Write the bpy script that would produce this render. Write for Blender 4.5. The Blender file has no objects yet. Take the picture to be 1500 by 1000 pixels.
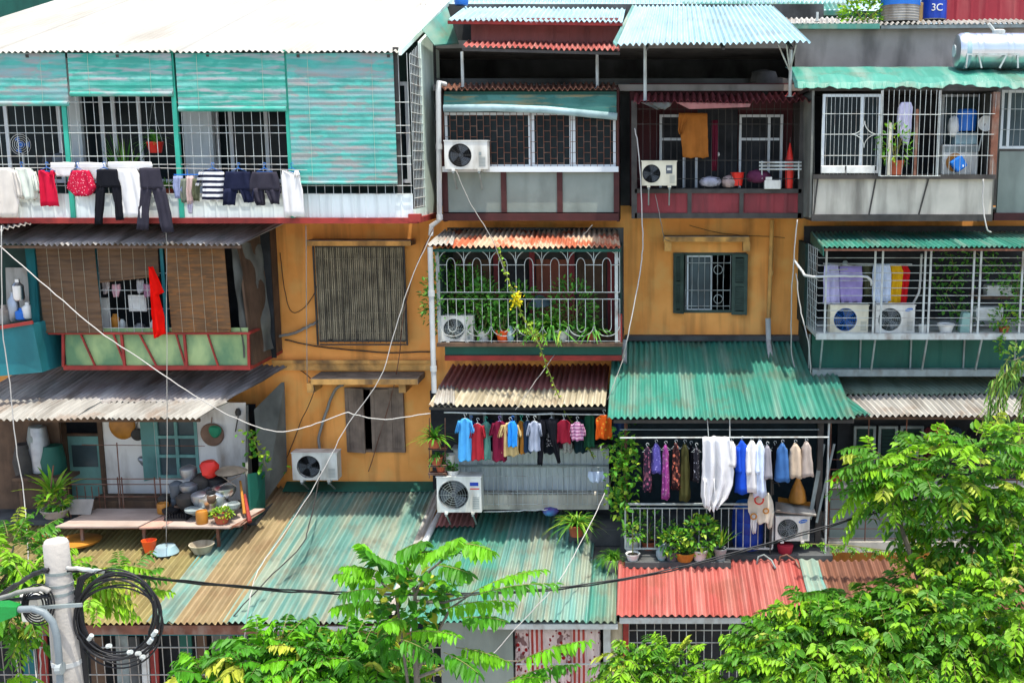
import bpy, math, random
import numpy as np
from mathutils import Vector, noise
from math import sin, cos, pi, radians
random.seed(7)
SC = bpy.context.scene
COL = SC.collection
# ------------------------------------------------------------------ camera survey
CX, CY, F, HOR = 940.0, 500.0, 1600.0, 235.0
CAMY, CAMZ = -20.0, 10.0
PITCH = math.atan((CY - HOR) / F)
def P(x, y, Y):
    """world point of a surveyed photo point standing on the vertical plane at depth Y"""
    a, b = (x - CX) / F, (CY - y) / F
    d = (a, cos(PITCH) + b * sin(PITCH), -sin(PITCH) + b * cos(PITCH))
    t = (Y - CAMY) / d[1]
    return Vector((d[0] * t, Y, CAMZ + d[2] * t))
def R(x0, y0, x1, y1, Y):
    ym = (y0 + y1) / 2
    return P(x0, ym, Y).x, P(x1, ym, Y).x, P(x0, y1, Y).z, P(x0, y0, Y).z
def lin(c):
    return c / 12.92 if c <= .04045 else ((c + .055) / 1.055) ** 2.4
def H(h, k=1.0):
    h = h.lstrip('#')
    return tuple(min(1, lin(int(h[i:i + 2], 16) / 255) * k) for i in (0, 2, 4))
# ------------------------------------------------------------------ materials
MATS = {}
def mat(key, col, rough=.75, var=.2, sc=4, metal=0, bump=.12, dirt=None, damt=.5, dsc=(2, 2, 2), dlo=.48, dhi=.72,
        col2=None, trans=0, pat=None, pc=None, pf=20, spec=.3, bsc=None, rust=None, ramt=.5, panel=0):
    if key in MATS: return MATS[key]
    m = bpy.data.materials.new(key); m.use_nodes = True
    nt = m.node_tree; N = nt.nodes; L = nt.links
    bs = N['Principled BSDF']; out = N['Material Output']
    tc = N.new('ShaderNodeTexCoord')
    def nz(scale, det=5, dim=None):
        n = N.new('ShaderNodeTexNoise'); n.inputs['Scale'].default_value = scale; n.inputs['Detail'].default_value = det
        mp = N.new('ShaderNodeMapping'); mp.inputs['Scale'].default_value = dim or (1, 1, 1)
        mp.inputs['Location'].default_value = (random.random() * 9, random.random() * 9, random.random() * 9)
        L.new(tc.outputs['Object'], mp.inputs['Vector']); L.new(mp.outputs[0], n.inputs['Vector']); return n
    def ramp(src, lo, hi):
        r = N.new('ShaderNodeMapRange'); r.inputs['From Min'].default_value = lo; r.inputs['From Max'].default_value = hi
        L.new(src, r.inputs['Value']); return r.outputs[0]
    def mix(f, a, b):
        x = N.new('ShaderNodeMix'); x.data_type = 'RGBA'
        for s, v in ((x.inputs[0], f), (x.inputs[6], a), (x.inputs[7], b)):
            if isinstance(v, (int, float)): s.default_value = v
            elif isinstance(v, tuple): s.default_value = v[:3] + (1,)
            else: L.new(v, s)
        return x.outputs[2]
    def mul(f, k):
        x = N.new('ShaderNodeMath'); x.operation = 'MULTIPLY'; L.new(f, x.inputs[0])
        if isinstance(k, (int, float)): x.inputs[1].default_value = k
        else: L.new(k, x.inputs[1])
        return x.outputs[0]
    a = nz(sc)
    c1 = tuple(min(1, v * (1 - var)) for v in col); c2 = col2 or tuple(min(1, v * (1 + var)) for v in col)
    c = mix(ramp(a.outputs[0], .33, .67), c1, c2)
    if pat:
        if pat in ('stripe', 'vstripe', 'slat'):
            w = N.new('ShaderNodeTexWave'); w.bands_direction = 'X' if pat == 'vstripe' else 'Z'
            w.inputs['Scale'].default_value = pf; w.inputs['Distortion'].default_value = .6 if pat != 'slat' else .3
            L.new(tc.outputs['Object'], w.inputs['Vector'])
            f = ramp(w.outputs[1], .45, .55) if pat != 'slat' else ramp(w.outputs[1], .1, .5)
            if pat == 'slat': c = mix(f, pc, c)
            else: c = mix(f, c, pc)
        elif pat == 'floral':
            v = N.new('ShaderNodeTexVoronoi'); v.inputs['Scale'].default_value = pf
            L.new(tc.outputs['Object'], v.inputs['Vector']); c = mix(ramp(v.outputs['Distance'], .38, .30), c, pc)
            n2 = nz(pf * .7, 2); c = mix(mul(ramp(n2.outputs[0], .56, .6), .8), c, tuple(min(1, x * .3 + .02) for x in pc))
        elif pat == 'dots':
            v = N.new('ShaderNodeTexVoronoi'); v.inputs['Scale'].default_value = pf
            L.new(tc.outputs['Object'], v.inputs['Vector']); c = mix(ramp(v.outputs['Distance'], .26, .2), c, pc)
        elif pat == 'weave':      # dyed slats: every slat keeps its own tint, broken along its length
            n2 = nz(1, 2, (.9, .1, pf)); c = mix(mul(ramp(n2.outputs[0], .45, .6), .7), c, pc[0])
            n3 = nz(1, 2, (1.6, .1, pf * 1.5)); c = mix(mul(ramp(n3.outputs[0], .5, .66), .75), c, pc[1])
            n4 = nz(1, 2, (4, .1, pf * 1.2)); c = mix(mul(ramp(n4.outputs[0], .52, .62), .6), c, pc[2])
            w = N.new('ShaderNodeTexWave'); w.bands_direction = 'Z'; w.inputs['Scale'].default_value = 16
            L.new(tc.outputs['Object'], w.inputs['Vector']); c = mix(mul(ramp(w.outputs[1], .35, 0), .55), c, tuple(v * .35 for v in col))
    if panel:
        sx = N.new('ShaderNodeSeparateXYZ'); L.new(tc.outputs['Object'], sx.inputs[0])
        fl = N.new('ShaderNodeMath'); fl.operation = 'FLOOR'; L.new(mul(sx.outputs[0], 1.25), fl.inputs[0])
        wn = N.new('ShaderNodeTexWhiteNoise'); wn.noise_dimensions = '1D'; L.new(fl.outputs[0], wn.inputs['W'])
        c = mix(mul(wn.outputs[0], .38), c, tuple(v * .45 for v in col)); nf = nz(1, 4, (9, .8, 2)); c = mix(mul(ramp(nf.outputs[0], .48, .7), .35), c, tuple(min(1, v * 1.35 + .04) for v in col))
    if dirt:
        d = nz(1, 7, dsc); f = mul(ramp(d.outputs[0], dlo, dhi), damt); c = mix(f, c, dirt)
    if rust:
        d = nz(1.6, 8); f = mul(ramp(d.outputs[0], .52, .64), ramt); c = mix(f, c, rust)
    L.new(c, bs.inputs['Base Color'])
    bs.inputs['Roughness'].default_value = rough; bs.inputs['Metallic'].default_value = metal
    bs.inputs['Specular IOR Level'].default_value = spec
    if bump:
        b = nz(bsc or sc * 9, 6); bn = N.new('ShaderNodeBump'); bn.inputs['Strength'].default_value = bump * 3; bn.inputs['Distance'].default_value = .01
        L.new(b.outputs[0], bn.inputs['Height']); L.new(bn.outputs[0], bs.inputs['Normal'])
    if trans:
        t = N.new('ShaderNodeBsdfTranslucent'); L.new(c, t.inputs['Color'])
        mx = N.new('ShaderNodeMixShader'); mx.inputs[0].default_value = trans
        L.new(bs.outputs[0], mx.inputs[1]); L.new(t.outputs[0], mx.inputs[2]); L.new(mx.outputs[0], out.inputs['Surface'])
    MATS[key] = m; return m
def glass(key, col, rough=.08):
    if key in MATS: return MATS[key]
    m = mat(key, col, rough=.25, var=.3, sc=1.5, bump=.01, spec=.12); return m
# ------------------------------------------------------------------ mesh builder
class MB:
    def __init__(s): s.v = []; s.f = []; s.m = []; s.mi = 0
    def add(s, vs, fs):
        o = len(s.v); s.v.extend([tuple(v) for v in vs])
        for f in fs: s.f.append(tuple(i + o for i in f)); s.m.append(s.mi)
        return s
    def quad(s, *p): return s.add(p, [tuple(range(len(p)))])
    def box(s, x0, x1, y0, y1, z0, z1):
        x0, x1 = min(x0, x1), max(x0, x1); y0, y1 = min(y0, y1), max(y0, y1); z0, z1 = min(z0, z1), max(z0, z1)
        v = [(x, y, z) for z in (z0, z1) for y in (y0, y1) for x in (x0, x1)]
        return s.add(v, [(0, 2, 3, 1), (4, 5, 7, 6), (0, 1, 5, 4), (2, 6, 7, 3), (0, 4, 6, 2), (1, 3, 7, 5)])
    def pbox(s, x0, y0, x1, y1, Y, d):
        X0, X1, Z0, Z1 = R(x0, y0, x1, y1, Y); return s.box(X0, X1, Y, Y + d, Z0, Z1)
    def slab(s, pts, off):
        """polygon pts extruded by vector off"""
        n = len(pts); a = [Vector(p) for p in pts]; b = [p + Vector(off) for p in a]
        return s.add(a + b, [tuple(range(n)), tuple(range(2 * n - 1, n - 1, -1))] + [(i, i + n, (i + 1) % n + n, (i + 1) % n) for i in range(n)])
    def bar(s, p, q, w, h=None):
        """square section bar"""
        h = h or w; p = Vector(p); q = Vector(q); d = (q - p).normalized()
        up = Vector((0, 0, 1)) if abs(d.z) < .9 else Vector((0, 1, 0))
        a = d.cross(up).normalized() * w / 2; b = a.cross(d).normalized() * h / 2
        v = [p - a - b, p + a - b, p + a + b, p - a + b, q - a - b, q + a - b, q + a + b, q - a + b]
        return s.add(v, [(0, 1, 2, 3), (7, 6, 5, 4), (0, 4, 5, 1), (1, 5, 6, 2), (2, 6, 7, 3), (3, 7, 4, 0)])
    def tube(s, pts, r, n=6, cap=True, closed=False):
        pts = [Vector(p) for p in pts]; k = len(pts); rs = r if isinstance(r, (list, tuple)) else [r] * k
        o = len(s.v); a = None
        for i, p in enumerate(pts):
            if closed: d = pts[(i + 1) % k] - pts[i - 1]
            else: d = pts[min(i + 1, k - 1)] - pts[max(i - 1, 0)]
            d = d.normalized() if d.length > 1e-9 else Vector((0, 0, 1))
            if a is None: a = d.cross(Vector((0, 0, 1)) if abs(d.z) < .9 else Vector((0, 1, 0)))
            a = (a - d * a.dot(d)); a = a.normalized() if a.length > 1e-6 else d.orthogonal().normalized()
            b = d.cross(a)
            for j in range(n):
                t = 2 * pi * j / n; s.v.append(tuple(p + (a * cos(t) + b * sin(t)) * rs[i]))
        for i in range(k if closed else k - 1):
            i2 = (i + 1) % k
            for j in range(n):
                s.f.append((o + i * n + j, o + i * n + (j + 1) % n, o + i2 * n + (j + 1) % n, o + i2 * n + j)); s.m.append(s.mi)
        if cap and not closed:
            s.f.append(tuple(o + j for j in range(n - 1, -1, -1))); s.m.append(s.mi)
            s.f.append(tuple(o + (k - 1) * n + j for j in range(n))); s.m.append(s.mi)
        return s
    def lathe(s, c, prof, n=20, ax='z', wob=0):
        o = len(s.v); c = Vector(c)
        for r, z in prof:
            for j in range(n):
                t = 2 * pi * j / n; rr = r * (1 + wob * sin(3 * t + z * 9))
                if ax == 'z': v = (rr * cos(t), rr * sin(t), z)
                elif ax == 'x': v = (z, rr * cos(t), rr * sin(t))
                else: v = (rr * cos(t), z, rr * sin(t))
                s.v.append(tuple(c + Vector(v)))
        for i in range(len(prof) - 1):
            for j in range(n):
                s.f.append((o + i * n + j, o + i * n + (j + 1) % n, o + (i + 1) * n + (j + 1) % n, o + (i + 1) * n + j)); s.m.append(s.mi)
        if prof[0][0] > 1e-4: s.f.append(tuple(o + j for j in range(n - 1, -1, -1))); s.m.append(s.mi)
        if prof[-1][0] > 1e-4: s.f.append(tuple(o + (len(prof) - 1) * n + j for j in range(n))); s.m.append(s.mi)
        return s
    def sheet(s, A, B, C, D, pitch=.1, amp=.016, rows=5, sag=.012, th=.004, flat=False, seed=0, box=False):
        """corrugated sheet: A front-left, B front-right, C back-right, D back-left"""
        A, B, C, D = map(Vector, (A, B, C, D)); w = max((B - A).length, (C - D).length)
        amp *= 1.0 if box else 1.45; nr = max(2, int(w / pitch)); spr = 6; nu = nr * spr if not flat else 8
        nrm = (B - A).cross(D - A).normalized()
        if nrm.z < 0 and abs(nrm.z) > .05: nrm = -nrm
        if abs(nrm.z) <= .05 and nrm.y > 0: nrm = -nrm
        o = len(s.v)
        for lay in (0, 1):
            for j in range(rows):
                t = j / (rows - 1)
                for i in range(nu + 1):
                    u = i / nu; p = (A.lerp(B, u)).lerp(D.lerp(C, u), t)
                    h = 0 if flat else amp * sin(2 * pi * nr * u) * (1 + .35 * noise.noise(Vector((u * w * 4, t * 2, seed + 9))))
                    if box: h = amp * (1 if (i % spr) == 0 else -1)
                    g = (.012 if int(u * w / .82) % 2 else 0) * (not flat) + (.01 if t < .45 else 0) * (rows > 5) + noise.noise(Vector((u * w * .9 + seed, t * 3, seed))) * sag + noise.noise(Vector((u * w * 3 + seed, t * 2 + 5, seed))) * sag * .6
                    e = noise.noise(Vector((u * w * 1.4, seed, 3))) * sag * .8 if j == 0 else 0
                    q = p + nrm * (h + g - lay * th) + (A - D).normalized() * e
                    s.v.append(tuple(q))
        k = (nu + 1)
        for lay in (0, 1):
            for j in range(rows - 1):
                for i in range(nu):
                    b = o + lay * rows * k + j * k + i; f = (b, b + 1, b + k + 1, b + k)
                    s.f.append(f if lay == 0 else f[::-1]); s.m.append(s.mi)
        for i in range(nu):
            b = o + i; t2 = o + rows * k + i; s.f.append((b, t2, t2 + 1, b + 1)); s.m.append(s.mi)
        return s
    def cloth(s, rows, Y, dep=.045, n=26, fold=.028, kf=4.6, ph=None, sub=4, closed=True, sway=0):
        """hanging cloth: rows of (y, xl, xr) photo points; closed soft tube with vertical folds"""
        ph = random.random() * 6 if ph is None else ph
        rr = []
        for i in range(len(rows) - 1):
            for k in range(sub):
                t = k / sub; rr.append([rows[i][q] * (1 - t) + rows[i + 1][q] * t for q in range(3)])
        rr.append(list(rows[-1])); o = len(s.v); y0, y1 = rr[0][0], rr[-1][0]
        for y, xl, xr in rr:
            t = (y - y0) / max(1e-6, y1 - y0); a = P(xl, y, Y); b = P(xr, y, Y); hw = (b.x - a.x) / 2; xm = (a.x + b.x) / 2
            for j in range(n):
                an = 2 * pi * j / n; u = cos(an)
                fy = fold * min(1, .35 + t * 1.3) * (sin(kf * u * 1.6 + ph + t * .9) + .5 * sin(kf * 2.3 * u + ph * 2 - t * 2))
                jit = noise.noise(Vector((xm * 7 + u * 3, ph, a.z * 7))) * .022
                s.v.append((xm + hw * u + jit * .6, Y + dep * sin(an) * (.6 + .4 * t) + fy + sway * t, a.z + jit * .8 + (.012 * sin(kf * 1.6 * u + ph) if t > .97 else 0)))
        k = len(rr)
        for i in range(k - 1):
            for j in range(n):
                s.f.append((o + i * n + j, o + i * n + (j + 1) % n, o + (i + 1) * n + (j + 1) % n, o + (i + 1) * n + j)); s.m.append(s.mi)
        s.f.append(tuple(o + j for j in range(n - 1, -1, -1))); s.m.append(s.mi)
        s.f.append(tuple(o + (k - 1) * n + j for j in range(n))); s.m.append(s.mi)
        return s
    def build(s, name, mats, parent=None, smooth=False, bevel=0, label=None, cat=None, group=None, kind=None):
        me = bpy.data.meshes.new(name); V = np.array(s.v, dtype=float)
        if parent is not None: org = Vector(parent['_w'])
        else: org = Vector(((V[:, 0].min() + V[:, 0].max()) / 2, (V[:, 1].min() + V[:, 1].max()) / 2, V[:, 2].min()))
        me.from_pydata([tuple(x) for x in (V - np.array(org))], [], s.f)
        ml = mats if isinstance(mats, (list, tuple)) else [mats]
        for m in ml: me.materials.append(m)
        if len(ml) > 1: me.polygons.foreach_set('material_index', s.m)
        if smooth: me.polygons.foreach_set('use_smooth', [True] * len(s.f))
        me.update(); o = bpy.data.objects.new(name, me); COL.objects.link(o)
        if parent is not None: o.parent = parent
        else: o.location = org
        o['_w'] = tuple(org)
        if smooth == 'auto':
            try: me.set_sharp_from_angle(angle=radians(38))
            except Exception: pass
        if bevel:
            b = o.modifiers.new('bevel', 'BEVEL'); b.width = bevel; b.segments = 2; b.limit_method = 'ANGLE'; b.angle_limit = radians(40)
        if label: o['label'] = label
        if cat: o['category'] = cat
        if group: o['group'] = group
        if kind: o['kind'] = kind
        return o
def T(name, label, cat, loc, group=None):
    o = bpy.data.objects.new(name, None); COL.objects.link(o); o.location = loc; o['_w'] = tuple(loc)
    o.empty_display_size = .1; o['label'] = label; o['category'] = cat
    if group: o['group'] = group
    return o
def text(parent, name, s, size, loc, m, rx=pi / 2, ry=0, rz=0, depth=.002):
    cu = bpy.data.curves.new(name, 'FONT'); cu.body = s; cu.size = size; cu.extrude = depth; cu.align_x = 'CENTER'; cu.align_y = 'CENTER'
    t = bpy.data.objects.new(name, cu); COL.objects.link(t)
    dg = bpy.context.evaluated_depsgraph_get(); me = bpy.data.meshes.new_from_object(t.evaluated_get(dg))
    bpy.data.objects.remove(t); o = bpy.data.objects.new(name, me); COL.objects.link(o)
    me.materials.clear(); me.materials.append(m); o.parent = parent
    o.location = Vector(loc) - Vector(parent['_w']); o.rotation_euler = (rx, ry, rz); return o
def wallholes(mb, x0, x1, z0, z1, Y, d, holes):
    xs = sorted({x0, x1, *[h[0] for h in holes], *[h[1] for h in holes]}); zs = sorted({z0, z1, *[h[2] for h in holes], *[h[3] for h in holes]})
    for i in range(len(xs) - 1):
        for j in range(len(zs) - 1):
            cx, cz = (xs[i] + xs[i + 1]) / 2, (zs[j] + zs[j + 1]) / 2
            if any(h[0] < cx < h[1] and h[2] < cz < h[3] for h in holes): continue
            mb.quad((xs[i], Y, zs[j]), (xs[i + 1], Y, zs[j]), (xs[i + 1], Y, zs[j + 1]), (xs[i], Y, zs[j + 1]))
    for h in holes:
        a, b, c, e = h
        mb.quad((a, Y, c), (a, Y, e), (a, Y + d, e), (a, Y + d, c)); mb.quad((b, Y, c), (b, Y + d, c), (b, Y + d, e), (b, Y, e))
        mb.quad((a, Y, c), (a, Y + d, c), (b, Y + d, c), (b, Y, c)); mb.quad((a, Y, e), (b, Y, e), (b, Y + d, e), (a, Y + d, e))
def grille(mb, x0, y0, x1, y1, Y, nv, hys, r=.007, hr=None, vx=None):
    """vertical bars and horizontal rails in a photo rectangle on plane Y"""
    X0, X1, Z0, Z1 = R(x0, y0, x1, y1, Y)
    for i in range(nv + 1):
        x = X0 + (X1 - X0) * i / nv + random.gauss(0, .005); mb.tube([(x, Y, Z0), (x + random.gauss(0, .006), Y + random.gauss(0, .008), (Z0 + Z1) / 2), (x + random.gauss(0, .005), Y, Z1)], r * .82, 5)
    for y in hys:
        z = P(x0, y, Y).z; mb.tube([(X0, Y - r * 1.5, z), (X1, Y - r * 1.5, z)], hr or r, 5)
def frame(mb, x0, y0, x1, y1, Y, w, d, vs=(), hs=()):
    X0, X1, Z0, Z1 = R(x0, y0, x1, y1, Y)
    mb.box(X0, X1, Y, Y + d, Z1 - w, Z1); mb.box(X0, X1, Y, Y + d, Z0, Z0 + w)
    mb.box(X0, X0 + w, Y, Y + d, Z0 + w, Z1 - w); mb.box(X1 - w, X1, Y, Y + d, Z0 + w, Z1 - w)
    for x in vs:
        x = P(x, (y0 + y1) / 2, Y).x; mb.box(x - w / 2, x + w / 2, Y + .002, Y + d - .002, Z0 + w, Z1 - w)
    for y in hs:
        z = P(x0, y, Y).z; mb.box(X0 + w, X1 - w, Y + .004, Y + d - .004, z - w / 2, z + w / 2)
def wire(name, label, pts, r, m, cat='cable', group=None, n=6, smoothn=6, parent=None):
    pts = [P(*p) for p in pts]; out = []
    for i in range(len(pts) - 1):
        p0 = pts[max(0, i - 1)]; p1 = pts[i]; p2 = pts[i + 1]; p3 = pts[min(len(pts) - 1, i + 2)]
        for k in range(smoothn):
            t = k / smoothn
            out.append(.5 * ((2 * p1) + (p2 - p0) * t + (2 * p0 - 5 * p1 + 4 * p2 - p3) * t * t + (3 * p1 - p0 - 3 * p2 + p3) * t ** 3))
    out.append(pts[-1]); out = [o_ + Vector((random.gauss(0, 1), random.gauss(0, 1), random.gauss(0, 1))) * min(.004, r * .5) for o_ in out]; mb = MB(); mb.tube(out, r, n)
    if parent is not None: return mb.build(name, m, parent, smooth=True)
    return mb.build(name, m, smooth=True, label=label, cat=cat, group=group)
# ------------------------------------------------------------------ foliage
def leafset(rng, mb, base, d, L, w, cup=.25, curl=.3):
    """one leaf: two quads folded along the midrib"""
    d = d / (np.linalg.norm(d) + 1e-9); up = np.array((0, 0, 1.)) + rng.normal(0, .35, 3)
    s = np.cross(d, up); s /= np.linalg.norm(s) + 1e-9; n = np.cross(s, d)
    t = base + d * L - np.array((0, 0, curl * L)) * .5
    a = base + d * L * .3 + n * cup * w; b = base + d * L * .68 + n * cup * w * .6 - np.array((0, 0, curl * L)) * .2
    mid = base + d * L * .5
    v = [base, a + s * w * .46, b + s * w * .42, t, b - s * w * .42, a - s * w * .46]
    o = len(mb.v); mb.v.extend([tuple(x) for x in v]); mb.f.append((o, o + 1, o + 2, o + 3)); mb.f.append((o, o + 3, o + 4, o + 5)); mb.m.extend((mb.mi, mb.mi))
def frond(rng, mb, p, d, L, pairs, ll, lw, droop=.5, hang=.5, stem=True):
    """pinnate leaf: a drooping rachis carrying pairs of leaflets"""
    p = np.array(p, float); d = np.array(d, float); d /= np.linalg.norm(d)
    s = np.cross(d, (0, 0, 1.)); s /= np.linalg.norm(s) + 1e-9
    pts = [p + d * L * t - np.array((0, 0, 1.)) * droop * L * t * t for t in np.linspace(0, 1, 7)]
    lm = mb.mi
    if stem:
        mb.mi = 3; mb.tube([tuple(q) for q in pts], [.006, .005, .005, .004, .004, .003, .002], 3, cap=False); mb.mi = lm
    for i in range(pairs):
        t = .14 + .86 * i / max(1, pairs - 1); k = t * 6; i0 = min(5, int(k)); q = pts[i0] + (pts[i0 + 1] - pts[i0]) * (k - i0)
        tan = pts[i0 + 1] - pts[i0]; tan /= np.linalg.norm(tan)
        sz = (.55 + .45 * sin(pi * min(1, t * .85 + .12))) * rng.uniform(.85, 1.15)
        for sg in (-1, 1):
            ld = s * sg * (1 - .35 * hang) + tan * .55 + np.array((0, 0, -hang)) + rng.normal(0, .13, 3)
            leafset(rng, mb, q, ld, ll * sz, lw * sz, cup=.3, curl=.25)
def tuft(rng, mb, c, n, L, w, spread=(.2, 1.2), curl=.9, segs=4):
    """blade leaves fanning from one point (grass, spider plant, agave)"""
    c = np.array(c, float)
    for _ in range(n):
        a = rng.uniform(0, 2 * pi); e = rng.uniform(*spread); d = np.array((cos(a) * cos(e), sin(a) * cos(e), sin(e))); l = L * rng.uniform(.6, 1.1)
        s = np.cross(d, (0, 0, 1.)); s /= np.linalg.norm(s) + 1e-9; o = len(mb.v)
        for k in range(segs + 1):
            t = k / segs; q = c + d * l * t - np.array((0, 0, 1.)) * curl * l * t * t * .6; ww = w * (1 - t) ** .6 * (.6 + .4 * min(1, t * 4)) / 2 + .001
            mb.v.append(tuple(q + s * ww)); mb.v.append(tuple(q - s * ww))
        for k in range(segs): mb.f.append((o + 2 * k, o + 2 * k + 1, o + 2 * k + 3, o + 2 * k + 2)); mb.m.append(mb.mi)
def bushleaves(rng, mb, c, rad, n, L, w, up=.2, curl=.3, mis=(0, 0, 1, 1, 1, 2)):
    c = np.array(c, float); rad = np.array(rad, float)
    for _ in range(n):
        u = rng.normal(0, 1, 3); u /= np.linalg.norm(u); rr = rng.uniform(.35, 1) ** .5
        p = c + u * rad * rr; d = u + np.array((0, 0, up)) + rng.normal(0, .5, 3); mb.mi = int(rng.choice(mis)); l = L * rng.uniform(.65, 1.2)
        leafset(rng, mb, p, d, l, w * l / L, curl=curl)
# ------------------------------------------------------------------ camera, sky, sun
cam = bpy.data.cameras.new('camera'); co = bpy.data.objects.new('camera', cam); COL.objects.link(co)
co.location = (0, CAMY, CAMZ); co.rotation_euler = (pi / 2 - PITCH, 0, 0)
cam.sensor_width = 36; cam.lens = 36 * F / 1500; cam.shift_x = (750 - CX) / 1500; cam.clip_end = 2000; SC.camera = co
w = bpy.data.worlds.new('World'); SC.world = w; w.use_nodes = True
SUN = Vector((.13, -.155, 1)).normalized()
elev = math.asin(SUN.z); azim = math.atan2(SUN.x, SUN.y)
sk = w.node_tree.nodes.new('ShaderNodeTexSky'); sk.sky_type = 'NISHITA'; sk.sun_disc = False
sk.sun_elevation = elev; sk.sun_rotation = azim; sk.dust_density = 2.5; sk.air_density = 1.0; sk.ozone_density = 1.0
bg = w.node_tree.nodes['Background']; bg.inputs['Strength'].default_value = .15
w.node_tree.links.new(sk.outputs[0], bg.inputs['Color'])
sl = bpy.data.lights.new('sun', 'SUN'); sl.energy = 2.7; sl.angle = radians(.53); sl.color = (1, .95, .86)
so = bpy.data.objects.new('sun', sl); COL.objects.link(so); so.rotation_euler = SUN.to_track_quat('Z', 'Y').to_euler(); so.location = (0, 0, 40)
SC.view_settings.view_transform = 'Standard'; SC.view_settings.look = 'None'; SC.view_settings.exposure = 1.38; SC.view_settings.gamma = 1
SC.cycles.max_bounces = 8; SC.cycles.diffuse_bounces = 5; SC.cycles.transparent_max_bounces = 8
# ------------------------------------------------------------------ material palette
RU = H('#5a2f1c')
m_orange = mat('ochre_plaster', H('#ee9d4c'), var=.1, sc=1.3, col2=H('#f6aa5a'), dirt=H('#8a5f36'), damt=.65, dsc=(4.5, 1, .35), dlo=.5, dhi=.76, rust=H('#e3b268'), ramt=.4, rough=.9)
m_orange2 = mat('ochre_plaster_trim', H('#d9a35c'), var=.2, sc=3, dirt=H('#4a4038'), damt=.8, dsc=(3, 2, 1.5), dlo=.42, dhi=.68, rough=.9)
m_ledge = mat('weathered_ledge', H('#8d8272'), var=.25, sc=3, dirt=H('#3e3a35'), damt=.6, dsc=(4, 4, 4), rough=.95)
m_plasterdk = mat('dark_plaster', H('#4b4d4c'), var=.3, sc=1.5, dirt=H('#1d1d1d'), damt=.8, dsc=(1.5, 1.5, .7), rough=.95)  # dark grey base with random blacker blotches
m_conc = mat('grey_render', H('#98928a'), var=.16, sc=1.3, dirt=H('#3d3b38'), damt=.6, dsc=(2.2, 2, .6), rough=.95)
m_concl = mat('pale_render', H('#b9b3a4'), var=.14, sc=1.6, dirt=H('#57524a'), damt=.75, dsc=(3, 3, .5), dlo=.45, dhi=.7, rough=.95)
m_dark = mat('dark_interior', (.02, .022, .024), var=.5, sc=2, rough=.9)  # near-black base puts the shade of unlit rooms into the colour
m_dkgreen = mat('dark_green_wall', H('#20352f'), var=.3, sc=1.5, rough=.85)
m_cream = mat('cream_sheet', H('#e8e5da', .44), var=.03, sc=.8, rough=.6, dirt=H('#c9bda2', .4), damt=.5, dsc=(1.5, .3, 1), bump=.05)
m_teal = mat('teal_sheet', H('#4b8f7d', 0.74), var=.14, sc=.9, rough=.55, dirt=H('#a39d84', 0.74), damt=.55, dsc=(4, .5, 1), dlo=.45, dhi=.7, bump=.06, panel=1, rust=H('#7a5238', .7), ramt=.3)
m_teal2 = mat('faded_teal_sheet', H('#67968b', 0.74), var=.16, sc=.9, rough=.6, dirt=H('#a8a48c', 0.76), damt=.6, dsc=(7, .5, 1), dlo=.42, dhi=.62, bump=.06, panel=1, rust=H('#7a5238', .7), ramt=.3)
m_tealb = mat('bright_teal_sheet', H('#3f927d', 0.66), var=.12, sc=.8, rough=.5, dirt=H('#8fa595', 0.68), damt=.55, dsc=(5, .45, 1), dlo=.48, dhi=.7, bump=.05, panel=1, rust=H('#7a5238', .7), ramt=.3)
m_tan = mat('tan_sheet', H('#a58f68', 0.7), var=.16, sc=.8, rough=.75, dirt=H('#6b5a40', 0.7), damt=.55, dsc=(5, .4, 1), col2=H('#b3a277', 0.7), bump=.06, panel=1, rust=H('#7a5238', .7), ramt=.3)
m_olive = mat('olive_sheet', H('#9a8e5b', 0.66), var=.16, sc=.7, rough=.75, dirt=H('#6a5639', 0.66), damt=.6, dsc=(4, .4, 1), col2=H('#a5985f', 0.66), bump=.06, panel=1, rust=H('#7a5238', .7), ramt=.3)
m_redsh = mat('faded_red_sheet', H('#b8594f', 0.62), var=.1, sc=1, rough=.6, dirt=H('#cf8d80', 0.66), damt=.7, dsc=(6, .35, 1), dlo=.42, dhi=.65, bump=.05, panel=1, rust=H('#7a5238', .7), ramt=.3)
m_pink = mat('pink_sheet', H('#c07c74', 0.62), var=.14, sc=1, rough=.7, dirt=H('#8a6a60', 0.62), damt=.6, dsc=(6, .5, 1), bump=.05, panel=1, rust=H('#7a5238', .7), ramt=.3)
m_creamold = mat('old_cream_sheet', H('#c9bfa3', 0.7), var=.12, sc=1, rough=.75, dirt=H('#857a5f', 0.7), damt=.7, dsc=(7, .4, 1), dlo=.45, dhi=.68, bump=.05, panel=1, rust=H('#7a5238', .7), ramt=.3)
m_rustsh = mat('rusty_sheet', H('#8a5b45', 0.6), var=.2, sc=1.2, rough=.85, dirt=H('#4b2f24', 0.6), damt=.7, dsc=(7, .5, 1), col2=H('#a57057', 0.6), bump=.08, panel=1)
m_redor = mat('red_orange_sheet', H('#bf6a48', 0.75), var=.14, sc=1.6, rough=.75, dirt=H('#cbb79a', 0.75), damt=.9, dsc=(3, 2, 2), dlo=.46, dhi=.56, bump=.06, panel=1)
m_grey = mat('grey_asbestos_sheet', H('#9c9a96', 0.95), var=.16, sc=1, rough=.9, dirt=H('#4e463d', 0.75), damt=.75, dsc=(3, .6, 1), dlo=.45, dhi=.7, rust=H('#7d5638', 0.75), ramt=.25, panel=1)
m_greyl = mat('galvanised_sheet', H('#bcb9af', 0.62), var=.12, sc=1.1, rough=.7, dirt=H('#6b6154', 0.62), damt=.7, dsc=(4, .6, 1), rust=H('#8c6a4a', 0.62), ramt=.45, panel=1)
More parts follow.
